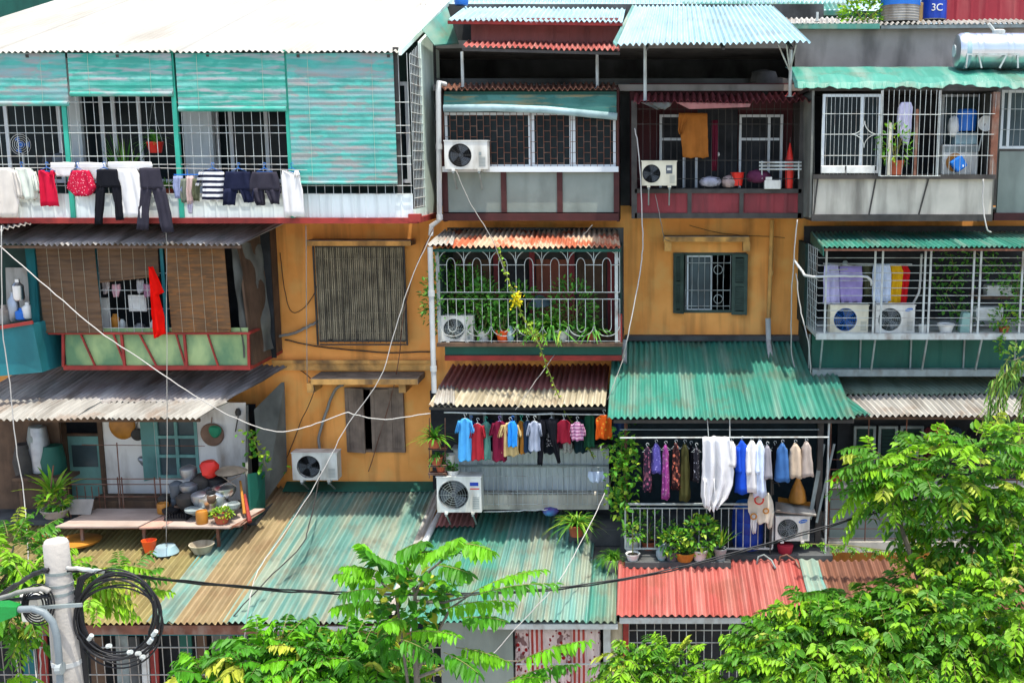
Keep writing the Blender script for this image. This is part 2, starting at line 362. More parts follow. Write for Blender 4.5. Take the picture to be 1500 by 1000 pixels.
m_sky = mat('pale_blue_sheet', H('#a6c6cc', 0.72), var=.06, sc=.7, rough=.55, dirt=H('#86b3b6', 0.72), damt=.5, dsc=(5, .4, 1), bump=.04, panel=1, rust=H('#7a5238', .7), ramt=.3)
m_maroon = mat('maroon_sheet', H('#7a2f33'), var=.2, sc=1.2, rough=.7, dirt=H('#4a2a2a'), damt=.6, dsc=(5, 5, .6))
m_maroonl = mat('faded_maroon_wall', H('#8a5350'), var=.16, sc=1.2, rough=.85, dirt=H('#5a3a38'), damt=.6, dsc=(3, 3, .6))
m_mint = mat('mint_panel', H('#dcefe0'), var=.07, sc=.8, rough=.6, dirt=H('#7c9a86'), damt=.5, dsc=(2, 2, .5))
m_whitep = mat('white_panel', H('#d3dcd8'), var=.06, sc=1, rough=.55, dirt=H('#8f9a98'), damt=.45, dsc=(9, 9, .7))
m_whitegrey = mat('grey_white_panel', H('#b3bcbc'), var=.08, sc=1, rough=.6, dirt=H('#77807e'), damt=.6, dsc=(7, 7, .5))
m_redst = mat('red_steel', H('#8e2f28'), var=.2, sc=3, rough=.6, dirt=H('#4a1f1a'), damt=.5, dsc=(5, 5, 5))
m_maroonst = mat('maroon_steel', H('#43211f'), var=.25, sc=3, rough=.7, dirt=H('#2f1c1a'), damt=.5, dsc=(5, 5, 5))
m_wsteel = mat('white_steel', H('#adb3ae'), var=.12, sc=5, rough=.55, dirt=H('#6e5644'), damt=.65, dsc=(6, 6, 3), bump=.03)
m_gsteel = mat('grey_steel', H('#7e8885'), var=.2, sc=5, rough=.55, dirt=H('#5b4a3c'), damt=.5, dsc=(6, 6, 3), bump=.03)
m_dsteel = mat('dark_steel', H('#3a3733'), var=.3, sc=5, rough=.6, bump=.05)
m_rsteel = mat('rusty_steel', H('#6b4636'), var=.3, sc=4, rough=.85, dirt=H('#8d8072'), damt=.6, dsc=(5, 5, 3))
m_tpost = mat('teal_steel', H('#2f9c84'), var=.15, sc=3, rough=.5, bump=.03)
m_alu = mat('white_window_frame', H('#c9cfcf'), var=.06, sc=3, rough=.45, bump=.02)
m_glass = glass('dark_window_glass', (.01, .016, .018))
m_glassb = glass('bluish_window_glass', (.06, .085, .09))
m_tblind = mat('teal_slat_blind', H('#429c8a'), var=.14, sc=2, rough=.8, pat='weave', pc=(H('#74b8ad'), H('#a99ba0'), H('#2f9583')), pf=9, bump=.2)
m_tblind2 = mat('greyed_teal_slat_blind', H('#4d9e92'), var=.14, sc=2, rough=.8, pat='weave', pc=(H('#8fa3a6'), H('#a08f8c'), H('#4fb5a6')), pf=7, bump=.2)
m_bblind = mat('brown_bamboo_blind', H('#5b4634'), var=.25, sc=2, rough=.9, pat='weave', pc=(H('#6d553f'), H('#4a3a2d'), H('#63492f')), pf=14, bump=.2)
m_gblind = mat('grey_bamboo_blind', H('#90866f'), var=.3, sc=4, rough=.9, dirt=H('#34322e'), damt=.7, dsc=(14, 3, 1.2), bump=.3)
m_tarp = mat('grey_tarpaulin', H('#65665f'), var=.25, sc=2, rough=.8, dirt=H('#2f312e'), damt=.7, dsc=(2, 2, 1), bump=.2)
m_pvc = mat('white_pvc_pipe', H('#c3c6c2', 0.85), var=.08, sc=3, rough=.5, dirt=H('#7c7a72', 0.85), damt=.5, dsc=(4, 4, 1), bump=.02)
m_pvcg = mat('grey_pvc_pipe', H('#8e9593'), var=.1, sc=3, rough=.5, dirt=H('#5e5b55'), damt=.5, dsc=(4, 4, 1), bump=.02)
m_wood = mat('dark_wood', H('#5a4636'), var=.25, sc=3, rough=.8, dirt=H('#2a221c'), damt=.6, dsc=(6, 6, .6))
m_woodl = mat('sun_bleached_board', H('#b9a698', 0.7), var=.12, sc=2, rough=.9, dirt=H('#84705f', 0.7), damt=.5, dsc=(1.5, 6, 2))
m_shut = mat('grey_green_shutter', H('#3f4f45'), var=.2, sc=4, rough=.75, dirt=H('#27302b'), damt=.5, dsc=(3, 3, 3))
m_shutb = mat('brown_shutter', H('#7d6c5e'), var=.25, sc=4, rough=.8, dirt=H('#2a2521'), damt=.5, dsc=(7, 3, .6))
m_gpanel = mat('green_stained_panel', H('#8ba56e'), var=.2, sc=1.2, rough=.7, col2=H('#9db079'), dirt=H('#3f6b50'), damt=.75, dsc=(2, 2, 1.2), dlo=.42, dhi=.62)
m_ggrey = mat('grey_green_panel', H('#7c857c'), var=.16, sc=1, rough=.7, dirt=H('#4a524b'), damt=.6, dsc=(2, 2, .6))
m_tpanel = mat('teal_tarpaulin', H('#1f6a70'), var=.2, sc=1, rough=.55, dirt=H('#154548'), damt=.5, dsc=(2, 2, 1))
m_dkteal = mat('dark_green_sheet', H('#165144'), var=.2, sc=1, rough=.55, dirt=H('#0f3a31'), damt=.5, dsc=(3, 3, .6))
m_white = mat('white_enamel', H('#cfcfc6'), var=.06, sc=4, rough=.45, dirt=H('#8a8271'), damt=.6, dsc=(4, 4, 1.2), bump=.02)
m_ivory = mat('yellowed_enamel', H('#c9c3ab'), var=.08, sc=4, rough=.45, dirt=H('#857c66'), damt=.5, dsc=(4, 4, 2), bump=.02)
m_fan = mat('fan_plastic', H('#4f555a'), var=.15, sc=5, rough=.5, bump=.02)
m_fandk = mat('condenser_dark', (.03, .033, .036), var=.2, sc=9, rough=.6, bump=.02)
m_blue = mat('blue_plastic', H('#1f62b0'), var=.12, sc=4, rough=.4, bump=.02)
m_blued = mat('dark_blue_plastic', H('#173a98'), var=.12, sc=4, rough=.35, bump=.02)
m_redpl = mat('red_plastic', H('#c22a20'), var=.12, sc=4, rough=.4, bump=.02)
m_orpl = mat('orange_plastic', H('#d8541f'), var=.12, sc=4, rough=.45, bump=.02)
m_terra = mat('terracotta', H('#a8553a'), var=.15, sc=5, rough=.85, dirt=H('#6b4033'), damt=.5, dsc=(5, 5, 3))
m_amber = mat('amber_glaze', H('#a8702a'), var=.2, sc=5, rough=.35, bump=.02)
m_ceram = mat('white_ceramic', H('#cfcfc8'), var=.06, sc=5, rough=.35, dirt=H('#8f8f84'), damt=.4, dsc=(5, 5, 5), bump=.02)
m_soil = mat('potting_soil', (.03, .022, .016), var=.3, sc=20, rough=1)
m_chrome = mat('dull_stainless', H('#c9ccce'), var=.06, sc=3, rough=.28, metal=.95, bump=.03)
m_alum = mat('battered_aluminium', H('#9a9ea3'), var=.15, sc=5, rough=.4, metal=.8, bump=.1)
m_black = mat('black_rubber', (.012, .012, .013), var=.3, sc=8, rough=.5, bump=.02)
m_wcable = mat('white_cable', H('#a9a69f'), var=.08, sc=5, rough=.5, bump=.02)
m_gcable = mat('grey_conduit', H('#85837c'), var=.1, sc=5, rough=.6, bump=.02)
m_dcable = mat('dark_cable', (.03, .029, .027), var=.2, sc=6, rough=.6, bump=.02)
m_pole = mat('pole_concrete', H('#b5afa5', .85), var=.12, sc=3, rough=.95, dirt=H('#6e675c', 0.75), damt=.5, dsc=(6, 6, 1.5), bump=.2)
m_ground = mat('ground_concrete', (.34, .33, .31), var=.2, sc=2, rough=.95, bump=.3)
m_stone = mat('pavement_tile', H('#a0968a'), var=.2, sc=2, rough=.95, dirt=H('#4a443d'), damt=.5, dsc=(2, 2, 2))
def leafmats(key, a, b, c, stem='#6b6a3a', trans=.3):
    return [mat(key + '_leaf_light', a, var=.25, sc=6, rough=.55, bump=.03, trans=trans, spec=.3), mat(key + '_leaf_mid', b, var=.35, sc=6, rough=.55, bump=.03, trans=trans, spec=.35),
            mat(key + '_leaf_accent', c, var=.25, sc=6, rough=.5, bump=.03, trans=trans, spec=.3), mat(key + '_stem', H(stem), var=.2, sc=8, rough=.8, bump=.05)]
LV_tree = leafmats('tree', H('#7aaa1c'), H('#467c16'), H('#98a832'))
LV_big = leafmats('pinnate', H('#62a314'), H('#3f7f12'), H('#a8b03a'))
LV_dark = leafmats('shade_plant', H('#5c9834'), H('#407c2a'), H('#8ab344'))
LV_pot = leafmats('pot_plant', H('#6ea526'), H('#468222'), H('#93ad34'))
LV_will = leafmats('willow', H('#7a9e3e'), H('#5c8a36'), H('#93a84a'))
# ------------------------------------------------------------------ ground
mb = MB(); mb.box(-300, 300, -300, 300, -.3, 0); mb.build('ground', m_ground, kind='structure')
mb = MB(); mb.box(-30, 30, -7.0, 30, .004, .14); mb.build('pavement', m_stone, kind='structure')
# ------------------------------------------------------------------ apartment block
WY = 2.2
bld = T('apartment_block', 'old ochre plastered apartment block carrying all the cages and awnings', 'building', (0, WY, 0))
XL, XR = -16, 12
hA = R(466, 360, 595, 500, WY); hB = R(508, 567, 593, 662, WY); hC = R(988, 370, 1093, 458, WY)
mb = MB(); wallholes(mb, XL, XR, 0, 9.1, WY, .16, [hA, hB, hC]); mb.build('wall', m_orange, bld)
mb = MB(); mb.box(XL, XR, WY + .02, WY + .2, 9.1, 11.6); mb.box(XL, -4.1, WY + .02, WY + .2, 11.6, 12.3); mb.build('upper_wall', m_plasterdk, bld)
mb = MB(); mb.box(XL, XR, WY + 3.2, WY + 3.4, 0, 12.2)
mb.box(XL, XL + .2, WY + .2, WY + 3.2, 0, 12.2); mb.box(XR - .2, XR, WY + .2, WY + 3.2, 0, 12.2)
for z in (3.2, 6.0, 8.8): mb.box(XL + .2, XR - .2, WY + .2, WY + 3.2, z, z + .15)
mb.build('rear_wall', m_dark, bld)
mb = MB(); mb.box(XL, 12, WY + .2, WY + 3.4, 12.2, 12.35); mb.build('roof', m_conc, bld)
# string course and window hoods
X0, X1, Z0, Z1 = R(402, 527, 640, 541, WY)
mb = MB(); mb.box(X0, X1, WY - .1, WY + .01, Z0, Z1); mb.box(X0, X1, WY - .15, WY - .1, Z1 - .05, Z1 + .02); mb.build('string_course', m_orange2, bld)
def hood(x0, x1, yt, yb, out, legs):
    X0, X1, Z0, Z1 = R(x0, yt, x1, yb, WY - out)
    mb = MB(); mb.box(X0, X1, WY - out, WY + .01, Z0, Z1); o = mb.build('window_hood', m_ledge, bld, bevel=.01)
    e = MB(); e.box(X0 + .004, X1 - .004, WY - out - .004, WY - out, Z0 - .002, Z1 - .015)
    for lx in legs:
        x = P(lx, yb, WY).x; e.box(x - .07, x + .07, WY - out * .8, WY + .01, Z0 - .2, Z0 - .003)
    e.build('hood_bracket', m_orange2, o)
hood(448, 602, 352, 360, .45, ())
hood(455, 612, 554, 563, .72, (467, 598))
hood(972, 1098, 346, 354, .35, (978, 1092))
# window A: grey bamboo screen held in a cage
def W(name, rect, **k):
    o = bpy.data.objects.new('window', None); COL.objects.link(o); o.parent = bld; X0, X1, Z0, Z1 = rect
    o.location = (X0, 0, Z0); o['_w'] = (X0, WY, Z0); return o
win = W('window', hA)
X0, X1, Z0, Z1 = hA
mb = MB(); n = 46
for i in range(n):
    x = X0 + .03 + (X1 - X0 - .06) * i / (n - 1); g = random.uniform(-.012, .012)
    mb.box(x - .015, x + .013, WY - .13 + g, WY - .118 + g, Z0 + .02 + random.uniform(-.02, .05), Z1 - .02)
for t in (.02, .1, .23, .31, .55, .75, .87): mb.box(X0, X1, WY - .15, WY - .144, Z0 + (Z1 - Z0) * t, Z0 + (Z1 - Z0) * t + .012)
mb.build('screen', m_gblind, win)
mb = MB(); fw = .035
for x in (X0 - .02, X1 - fw + .04): mb.box(x, x + fw, WY - .19, WY - .16, Z0 - .05, Z1 + .02)
for z in (Z0 - .05, Z0 + .02, Z1 - .02): mb.box(X0 + fw, X1 - fw + .03, WY - .185, WY - .165, z, z + .03)
for i in range(15):
    x = X0 + .06 + (X1 - X0 - .1) * i / 14; mb.tube([(x, WY - .17, Z0), (x, WY - .17, Z1)], .006, 5)
mb.build('frame', m_dsteel, win)
mb = MB(); mb.box(X0, X1, WY + .1, WY + .12, Z0, Z1); mb.build('pane', m_glass, win)
# window B: brown shutters, one leaf ajar
win = W('window', hB); X0, X1, Z0, Z1 = hB; xm = X0 + (X1 - X0) * .36
def leafdoor(p, q, z0, z1, t=.035, louvre=True, name='shutter', m=m_shutb, par=None):
    p = Vector((p[0], p[1], 0)); q = Vector((q[0], q[1], 0)); d = (q - p); L = d.length; d.normalize(); nn = Vector((d.y, -d.x, 0))
    if nn.y > 0: nn = -nn
    mb = MB()
    def bx(a, b, za, zb, o0, o1):
        pts = [p + d * a + nn * o0, p + d * b + nn * o0, p + d * b + nn * o1, p + d * a + nn * o1]
        mb.slab([(v.x, v.y, za) for v in pts], (0, 0, zb - za))
    st = .07
    bx(0, st, z0, z1, 0, t); bx(L - st, L, z0, z1, 0, t)
    for za in (z0, (z0 + z1) / 2 - st / 2, z1 - st): bx(st, L - st, za, za + st, .002, t - .002)
    if louvre:
        z = z0 + st + .03
        while z < z1 - st - .02:
            if abs(z - (z0 + z1) / 2) > st * .7:
                a0 = p + d * st; b0 = p + d * (L - st)
                mb.slab([tuple(a0 + nn * .003 + Vector((0, 0, z + .035))), tuple(b0 + nn * .003 + Vector((0, 0, z + .035))), tuple(b0 + nn * (t - .004) + Vector((0, 0, z))), tuple(a0 + nn * (t - .004) + Vector((0, 0, z)))], (0, 0, .008))
            z += .048
    else:
        bx(st, L - st, z0 + st, z1 - st, .006, .018)
        for k in (1, 2, 3): bx(st + (L - 2 * st) * k / 4 - .004, st + (L - 2 * st) * k / 4 + .004, z0 + st + .004, z1 - st - .004, .018, .024)
    return mb.build(name, m, par or win)
leafdoor((X0, WY - .02), (xm - .03, WY - .13), Z0 + .02, Z1, louvre=False)
leafdoor((xm + .09, WY - .06), (xm + .09 + (X1 - xm) * .5, WY - .01), Z0 + .02, Z1 - .03, louvre=False)
leafdoor((X1 - (X1 - xm) * .42, WY - .005), (X1, WY - .04), Z0 + .01, Z1, louvre=False)
mb = MB(); frame(mb, 508, 567, 593, 662, WY - .003, .05, .1); mb.build('frame', m_shutb, win)
# window C: green louvred shutters, white barred casement
win = W('window', hC); X0, X1, Z0, Z1 = hC; cw = X1 - X0
mb = MB(); frame(mb, 988, 370, 1093, 458, WY - .012, .055, .1); mb.build('frame', m_shut, win)
leafdoor((X0 - .01, WY - .02), (X0 + cw * .13, WY - .14), Z0, Z1, m=m_shut)
leafdoor((X0 + cw * .80, WY - .03), (X1 + .02, WY - .10), Z0 - .03, Z1 - .02, m=m_shut)
mb = MB(); frame(mb, 1006, 374, 1043, 455, WY + .03, .035, .03); mb.build('casement', m_alu, win)
mb = MB(); a = R(1010, 378, 1040, 452, WY); mb.box(a[0], a[1], WY + .062, WY + .068, a[2], a[3]); mb.build('pane', m_glassb, win)
mb = MB(); grille(mb, 1004, 373, 1070, 456, WY + .02, 7, (385, 425, 448), .008)
for c in ((1052, 395), (1052, 438)):
    q = P(c[0], c[1], WY + .015); mb.tube([q + Vector((.09 * cos(t), 0, .09 * sin(t))) for t in np.linspace(0, 2 * pi, 13)[:-1]], .007, 5, closed=True)
mb.build('grille', m_wsteel, win)
# ------------------------------------------------------------------ downpipes on the ochre wall
def pipe(label, pts, r, m, mats=None, collars=()):
    t = T('drain_pipe', label, 'pipe', P(*pts[-1]))
    mb = MB(); mb.tube([P(*p) for p in pts], r, 10); mb.build('tube', m, t, smooth='auto')
    if collars:
        for p in collars: c = MB(); q = P(*p); c.lathe(q - Vector((0, 0, .05)), [(r * 1.25, 0), (r * 1.25, .1)], 12); c.build('collar', m, t, smooth='auto')
    return t
pipe('ochre painted downpipe right of the green shuttered window', [(1131, 322, 2.08), (1126, 466, 2.08)], .045, m_orange2, collars=[(1129, 400, 2.08)])
pipe('short grey spout resting on the bright green awning', [(1125, 466, 2.0), (1126, 500, 1.95), (1133, 562, .35)], .055, m_pvc)
pipe('long white downpipe with an elbow beside the window cage', [(652, 124, 1.0), (643, 121, .85), (642, 135, .85), (644, 322, .85), (632, 331, .9), (631, 345, .9)], .05, m_pvc, collars=[(643, 215, .85), (644, 318, .85)])
pipe('white downpipe in front of the ochre wall left of the plant balcony', [(630, 362, .1), (636, 575, .1)], .05, m_pvc, collars=[(632, 430, .1), (635, 540, .1)])
wire('conduit_hose', 'looped grey hose beside the brown shuttered window', [(503, 563, 2.1), (490, 572, 2.1), (479, 600, 2.1), (467, 640, 2.1), (470, 662, 2.1)], .03, m_gcable, 'hose', n=8)
wire('cable_bundle', 'grey cable bundle running from the bamboo cage to the screened window', [(408, 492, 2.05), (430, 488, 2.1), (452, 478, 2.1), (468, 470, 2.1)], .03, m_gcable, n=8)
wire('wall_cable', 'thin dark cable sagging under the grey screened window', [(418, 497, 2.15), (470, 508, 2.15), (560, 516, 2.15), (632, 515, 2.15)], .014, m_dcable)
wire('wall_cable', 'dark cable looping on the ochre wall left of the screen', [(410, 370, 2.16), (418, 430, 2.16), (430, 458, 2.16), (455, 440, 2.16), (468, 405, 2.16)], .007, m_dcable)
wire('wall_cable', 'dark cable dropping diagonally past the lower hood', [(415, 530, 2.15), (445, 545, 2.15), (460, 570, 1.5), (440, 620, 2.1), (420, 670, 2.1)], .009, m_dcable)
wire('wall_cable', 'pair of brown cables slanting across the grey screen', [(634, 335, .8), (606, 400, 1.2), (590, 470, 1.6), (578, 560, 1.9), (540, 690, 2.1)], .009, m_rsteel)
wire('wall_cable', 'thin cable above the green shuttered window', [(1010, 330, 2.12), (1060, 342, 2.12), (1150, 348, 2.12)], .006, m_dcable)
# ================================================================== shared kit
def ac(label, x0, y0, x1, y1, Y, d=.3, fx=.36, fr=.42, m=None, guard=None, badge=None, bracket=0, group='air conditioner outdoor units'):
    """outdoor unit: casing with a round opening, fan behind wire guard, louvred end, feet"""
    X0, X1, Z0, Z1 = R(x0, y0, x1, y1, Y); w, h = X1 - X0, Z1 - Z0; m = m or m_white
    t = T('air_conditioner', label, 'air conditioner', ((X0 + X1) / 2, Y + d / 2, Z0), group)
    cx, cz, r = X0 + w * fx, Z0 + h * .5, min(h * fr, w * fx * .93)
    mb = MB(); n = 40; an = sorted({2 * pi * i / n for i in range(n)} | {math.atan2(b - cz, a - cx) % (2 * pi) for a in (X0, X1) for b in (Z0, Z1)}); n = len(an)
    ci = []; re = []
    for a in an:
        c, s_ = cos(a), sin(a); k = min((X1 - cx) / c if c > 1e-6 else ((X0 - cx) / c if c < -1e-6 else 1e9), (Z1 - cz) / s_ if s_ > 1e-6 else ((Z0 - cz) / s_ if s_ < -1e-6 else 1e9))
        ci.append((cx + r * c, cz + r * s_)); re.append((cx + k * c, cz + k * s_))
    for i in range(n):
        j = (i + 1) % n
        mb.quad((ci[i][0], Y, ci[i][1]), (ci[j][0], Y, ci[j][1]), (re[j][0], Y, re[j][1]), (re[i][0], Y, re[i][1]))
        mb.quad((ci[i][0], Y, ci[i][1]), (ci[i][0], Y + .1, ci[i][1]), (ci[j][0], Y + .1, ci[j][1]), (ci[j][0], Y, ci[j][1]))
        mb.quad((re[i][0], Y, re[i][1]), (re[j][0], Y, re[j][1]), (re[j][0], Y + d, re[j][1]), (re[i][0], Y + d, re[i][1]))
    mb.quad((X0, Y + d, Z0), (X0, Y + d, Z1), (X1, Y + d, Z1), (X1, Y + d, Z0))
    mb.box(X0 - .012, X1 + .012, Y - .012, Y + d + .012, Z1 + .001, Z1 + .02)
    for q in (.2, .8): mb.box(X0 + w * q - .03, X0 + w * q + .03, Y - .02, Y + d + .02, Z0 - .035, Z0 - .001)
    mb.box(X0 + w * .735, X0 + w * .742, Y - .004, Y - .001, Z0 + .01, Z1 - .01)
    mb.build('casing', m, t)
    mb = MB(); mb.lathe((cx, Y + .1, cz), [(0, 0), (r * 1.01, 0)], 28, 'y'); mb.build('condenser', m_fandk, t)
    mb = MB(); mb.lathe((cx, Y + .03, cz), [(0, 0), (r * .2, .005), (r * .22, .06)], 16, 'y')
    for k in range(3):
        a0 = 2 * pi * k / 3 + .4; V = []
        for i in range(5):
            a = a0 + i * .28
            for rr, yy in ((r * .2, .04), (r * .9, .03)): V.append((cx + rr * cos(a + (rr / r) * .3), Y + yy + .008 * i, cz + rr * sin(a + (rr / r) * .3)))
        mb.add(V, [(2 * i, 2 * i + 1, 2 * i + 3, 2 * i + 2) for i in range(4)])
    mb.build('fan', m_fan, t)
    mb = MB()
    for k in range(1, 7): mb.tube([(cx + r * k / 6.2 * cos(a), Y - .006, cz + r * k / 6.2 * sin(a)) for a in np.linspace(0, 2 * pi, 25)[:-1]], .0035, 4, closed=True)
    for k in range(10):
        a = 2 * pi * k / 10; mb.tube([(cx + r * .1 * cos(a), Y - .008, cz + r * .1 * sin(a)), (cx + r * cos(a), Y - .008, cz + r * sin(a))], .0035, 4)
    mb.build('fan_guard', guard or m_gsteel, t)
    mb = MB()
    for k in range(7): mb.box(X0 + w * .8, X0 + w * .95, Y - .005, Y - .001, Z0 + h * (.12 + .05 * k), Z0 + h * (.135 + .05 * k))
    mb.build('side_vent', m_gsteel, t)
    if badge: badge(t, X0, X1, Z0, Z1, Y)
    if bracket:
        for q in (.2, .8):
            mb = MB(); x = X0 + w * q; mb.bar((x, Y - .03, Z0 - .055), (x, Y + bracket, Z0 - .055), .035); mb.bar((x, Y + .03, Z0 - .07), (x, Y + bracket, Z0 - .07 - min(.3, bracket)), .025); mb.build('bracket', m_gsteel, t)
    return t
def oval(x, z, a, b, col, txt=None):
    def f(t, X0, X1, Z0, Z1, Y):
        w, h = X1 - X0, Z1 - Z0; mb = MB(); c = (X0 + w * x, Y - .004, Z0 + h * z)
        mb.add([c] + [(c[0] + w * a * cos(q) + .1 * w * b * sin(q), Y - .004, c[2] + h * b * sin(q) + w * a * .18 * cos(q)) for q in np.linspace(0, 2 * pi, 21)[:-1]], [(0, i + 1, (i + 1) % 20 + 1) for i in range(20)])
        mb.build('badge', col, t)
        if txt: text(t, 'badge_lettering', txt, w * a * .34, (c[0], Y - .006, c[2]), m_white, ry=-.14)
    return f
def pot(t, c, r, h, m, saucer=False, rim=True, taper=.7):
    mb = MB(); pr = [(r * taper, 0), (r * (taper + (1 - taper) * .8), h * .8), (r, h * .84) if rim else (r * .97, h * .9), (r * 1.03, h), (r * .9, h), (r * .86, h * .86)]
    mb.lathe(c, pr, 18); o = mb.build('pot', m, t, smooth='auto')
    s = MB(); s.lathe(Vector(c) + Vector((0, 0, h * .85)), [(r * .88, 0), (0, .01)], 14); s.build('soil', m_soil, o)
    return o
def plant(label, x, y, Y, ph=.2, pr=.13, m=None, kind='bush', size=.3, n=60, lm=None, L=.1, w=.05, group='potted plants', seed=1, name='potted_plant', flower=None, mis=(0, 0, 1, 1, 2), **k):
    """pot standing with its foot at photo point (x,y) on plane Y"""
    rng = np.random.default_rng(seed); c = P(x, y, Y); t = T(name, label, 'plant', c, group)
    pot(t, c, pr, ph, m or m_terra, taper=k.get('taper', .7)); lm = lm or LV_pot; mb = MB(); top = np.array(c) + np.array((0, 0, ph * .9))
    if kind == 'bush':
        for _ in range(6):
            a = rng.uniform(0, 6.3); mb.mi = 3; mb.tube([tuple(top), tuple(top + np.array((cos(a) * size * .4, sin(a) * size * .3, size * k.get('hk', 1))))], .006, 4)
        bushleaves(rng, mb, top + np.array((0, 0, size * k.get('hk', 1) * .75)), (size, size * .7, size * k.get('hk', 1)), n, L, w, mis=mis)
    elif kind == 'tuft':
        for q in mis: mb.mi = q; tuft(rng, mb, top, max(1, n // len(mis)), size, w, k.get('spread', (.2, 1.3)), k.get('curl', .9))
    elif kind == 'frond':
        for _ in range(n):
            a = rng.uniform(0, 6.3); e = rng.uniform(.3, 1.3); mb.mi = int(rng.choice(mis))
            frond(rng, mb, top, (cos(a) * cos(e), sin(a) * cos(e), sin(e)), size * rng.uniform(.7, 1.1), 8, L, w, droop=.6)
    mb.build('foliage', lm, t, smooth=False); return t
def garment(label, cat, strips, Y, m, name=None, hanger=None, hm=None, group=None, dep=.045, fold=.028, kf=4.6, **k):
    mb = MB()
    for s_ in strips: mb.cloth(s_, Y, dep=dep, fold=fold, kf=kf, **k)
    q = np.array(mb.v); base = ((q[:, 0].min() + q[:, 0].max()) / 2, Y, q[:, 2].min())
    t = T(name or cat.replace(' ', '_'), label, cat, base, group); mb.build('fabric', m, t, smooth=True)
    if hanger:
        h = MB(); x, y, hw = hanger; a = P(x, y, Y); sh = P(x, y, Y) - Vector((0, 0, .1)); d = hw / 80
        h.tube([a + Vector((.03, 0, -.01)), a + Vector((.025, 0, .02)), a + Vector((0, 0, .03)), a + Vector((-.02, 0, .01)), a + Vector((0, 0, -.03)), a + Vector((0, 0, -.06))], .006, 5)
        h.tube([a + Vector((0, 0, -.06)), a + Vector((d, 0, -.13)), a + Vector((-d, 0, -.13)), a + Vector((0, 0, -.06))], .008, 5)
        h.build('hanger', hm or m_blue, t, smooth=True)
    return t
def fab(key, hexc, k=1, **kw):
    return mat('fabric_' + key, H(hexc, k), rough=.9, var=kw.pop('var', .12), sc=kw.pop('sc', 5), bump=.15, spec=.1, bsc=120, trans=kw.pop('trans', .08), **kw)
f_white = fab('white', '#e4e2de', var=.04, trans=.2); f_ivory = fab('ivory', '#d9d2c6', trans=.2, var=.06); f_cream = fab('pale_green', '#cdd3c4', trans=.15)
f_red = fab('red', '#c01a38'); f_redp = fab('red_print', '#b81d3c', pat='dots', pc=H('#e0a0a8'), pf=26); f_black = fab('black', '#17181d'); f_char = fab('charcoal', '#33313a')
f_navy = fab('navy', '#1d2136'); f_stripe = fab('striped', '#e2e2e2', pat='stripe', pc=H('#22263a'), pf=3.2, var=.03)
# ================================================================== column 1, third floor: white cage with teal blinds
Y = 0.0
enc = T('balcony_enclosure', 'long white window cage with teal posts and a red bottom beam', 'balcony', P(300, 322, 0), 'enclosed balconies')
XW0 = P(-90, 300, 0).x; xr = P(606, 318, 0).x
zB = P(300, 323, 0).z; zP = P(300, 284, 0).z; zT = P(300, 78, 0).z
mb = MB()
mb.box(XW0, xr + .08, -.08, .04, zB - .05, zB + .05); mb.box(xr, xr + .08, .04, 2.1, zB - .05, zB + .05)
mb.box(XW0, xr, .04, 2.1, zB - .03, zB + .01)
mb.box(xr - .08, xr + .14, -.1, .05, zB - .02, zB + .12); mb.build('floor_beam', m_redst, enc)
mb = MB(); mb.sheet((XW0, -.01, zB + .052), (xr, -.01, zB + .052), (xr, -.01, zP), (XW0, -.01, zP), pitch=.21, amp=.008, rows=3, sag=.003, box=True); mb.build('apron_panel', m_whitep, enc)
for x0, x1 in ((94, 109), (251, 273), (421, 431)):
    a = P(x0, 160, -.02); b = P(x1, 312, -.02); x = (a.x + b.x) / 2; mb = MB(); mb.box(x - .04, x + .04, -.06, .02, zB + .05, zT + .05); mb.build('post', m_tpost, enc)
x = P(583, 180, 0).x; mb = MB(); mb.box(x - .045, x + .045, -.02, .06, zP, zT + .1); mb.build('corner_post', m_dsteel, enc)
mb = MB()
nb = 56; zh = [P(300, y, -.04).z for y in (150, 184, 195, 229, 241, 272, 284)]
for i in range(nb):
    xx = XW0 + (xr - .02 - XW0) * i / (nb - 1); mb.tube([(xx, -.03, zP), (xx, -.03, zT)], .006, 5)
for z in zh: mb.tube([(XW0, -.042, z), (xr, -.042, z)], .007, 5)
mb.build('grille', m_wsteel, enc)
# side: net bars then solid mint wall up to the sloping roof
def roofz(Y): return P(577, 76, -.15).z - .06 + (Y + .15) * .3
mb = MB(); y1 = 1.0
for i in range(8):
    yy = .06 + (y1 - .06) * i / 7; mb.tube([(xr + .01, yy, zP - .3), (xr + .01, yy, roofz(yy) - .02)], .008, 5)
for k in range(17):
    z = zP - .25 + k * .17; mb.tube([(xr + .02, .05, z), (xr + .02, y1, z)], .008, 5)
mb.build('side_grille', m_wsteel, enc)
mb = MB(); mb.slab([(xr - .02, 1.0, zB), (xr - .02, 2.9, zB), (xr - .02, 2.9, roofz(2.9)), (xr - .02, 1.0, roofz(1.0))], (.05, 0, 0)); mb.build('side_wall', m_mint, enc); mb = MB()
mb.slab([(xr - .02, .05, zB + .05), (xr - .02, 1.0, zB + .05), (xr - .02, 1.0, zP - .28), (xr - .02, .05, zP - .28)], (.045, 0, 0)); mb.build('side_wall', m_mint, enc)
mb = MB(); mb.box(XW0, xr - .02, 1.45, 1.5, zB, zT + .33); mb.build('inner_wall', m_dkgreen, enc)
for xa, xb, vs in ((-70, 90, (10,)), (103, 262, (150, 168, 205)), (278, 432, (318, 338, 390)), (440, 600, (520,))):
    mb = MB(); frame(mb, xa, 120, xb, 268, 1.33, .07, .06, vs, ()); o = mb.build('window', m_alu, enc)
    a = R(xa, 120, xb, 268, 1.37); mb = MB(); mb.box(a[0] + .06, a[1] - .06, 1.36, 1.365, a[2] + .06, a[3] - .06); mb.build('pane', m_glass, o)
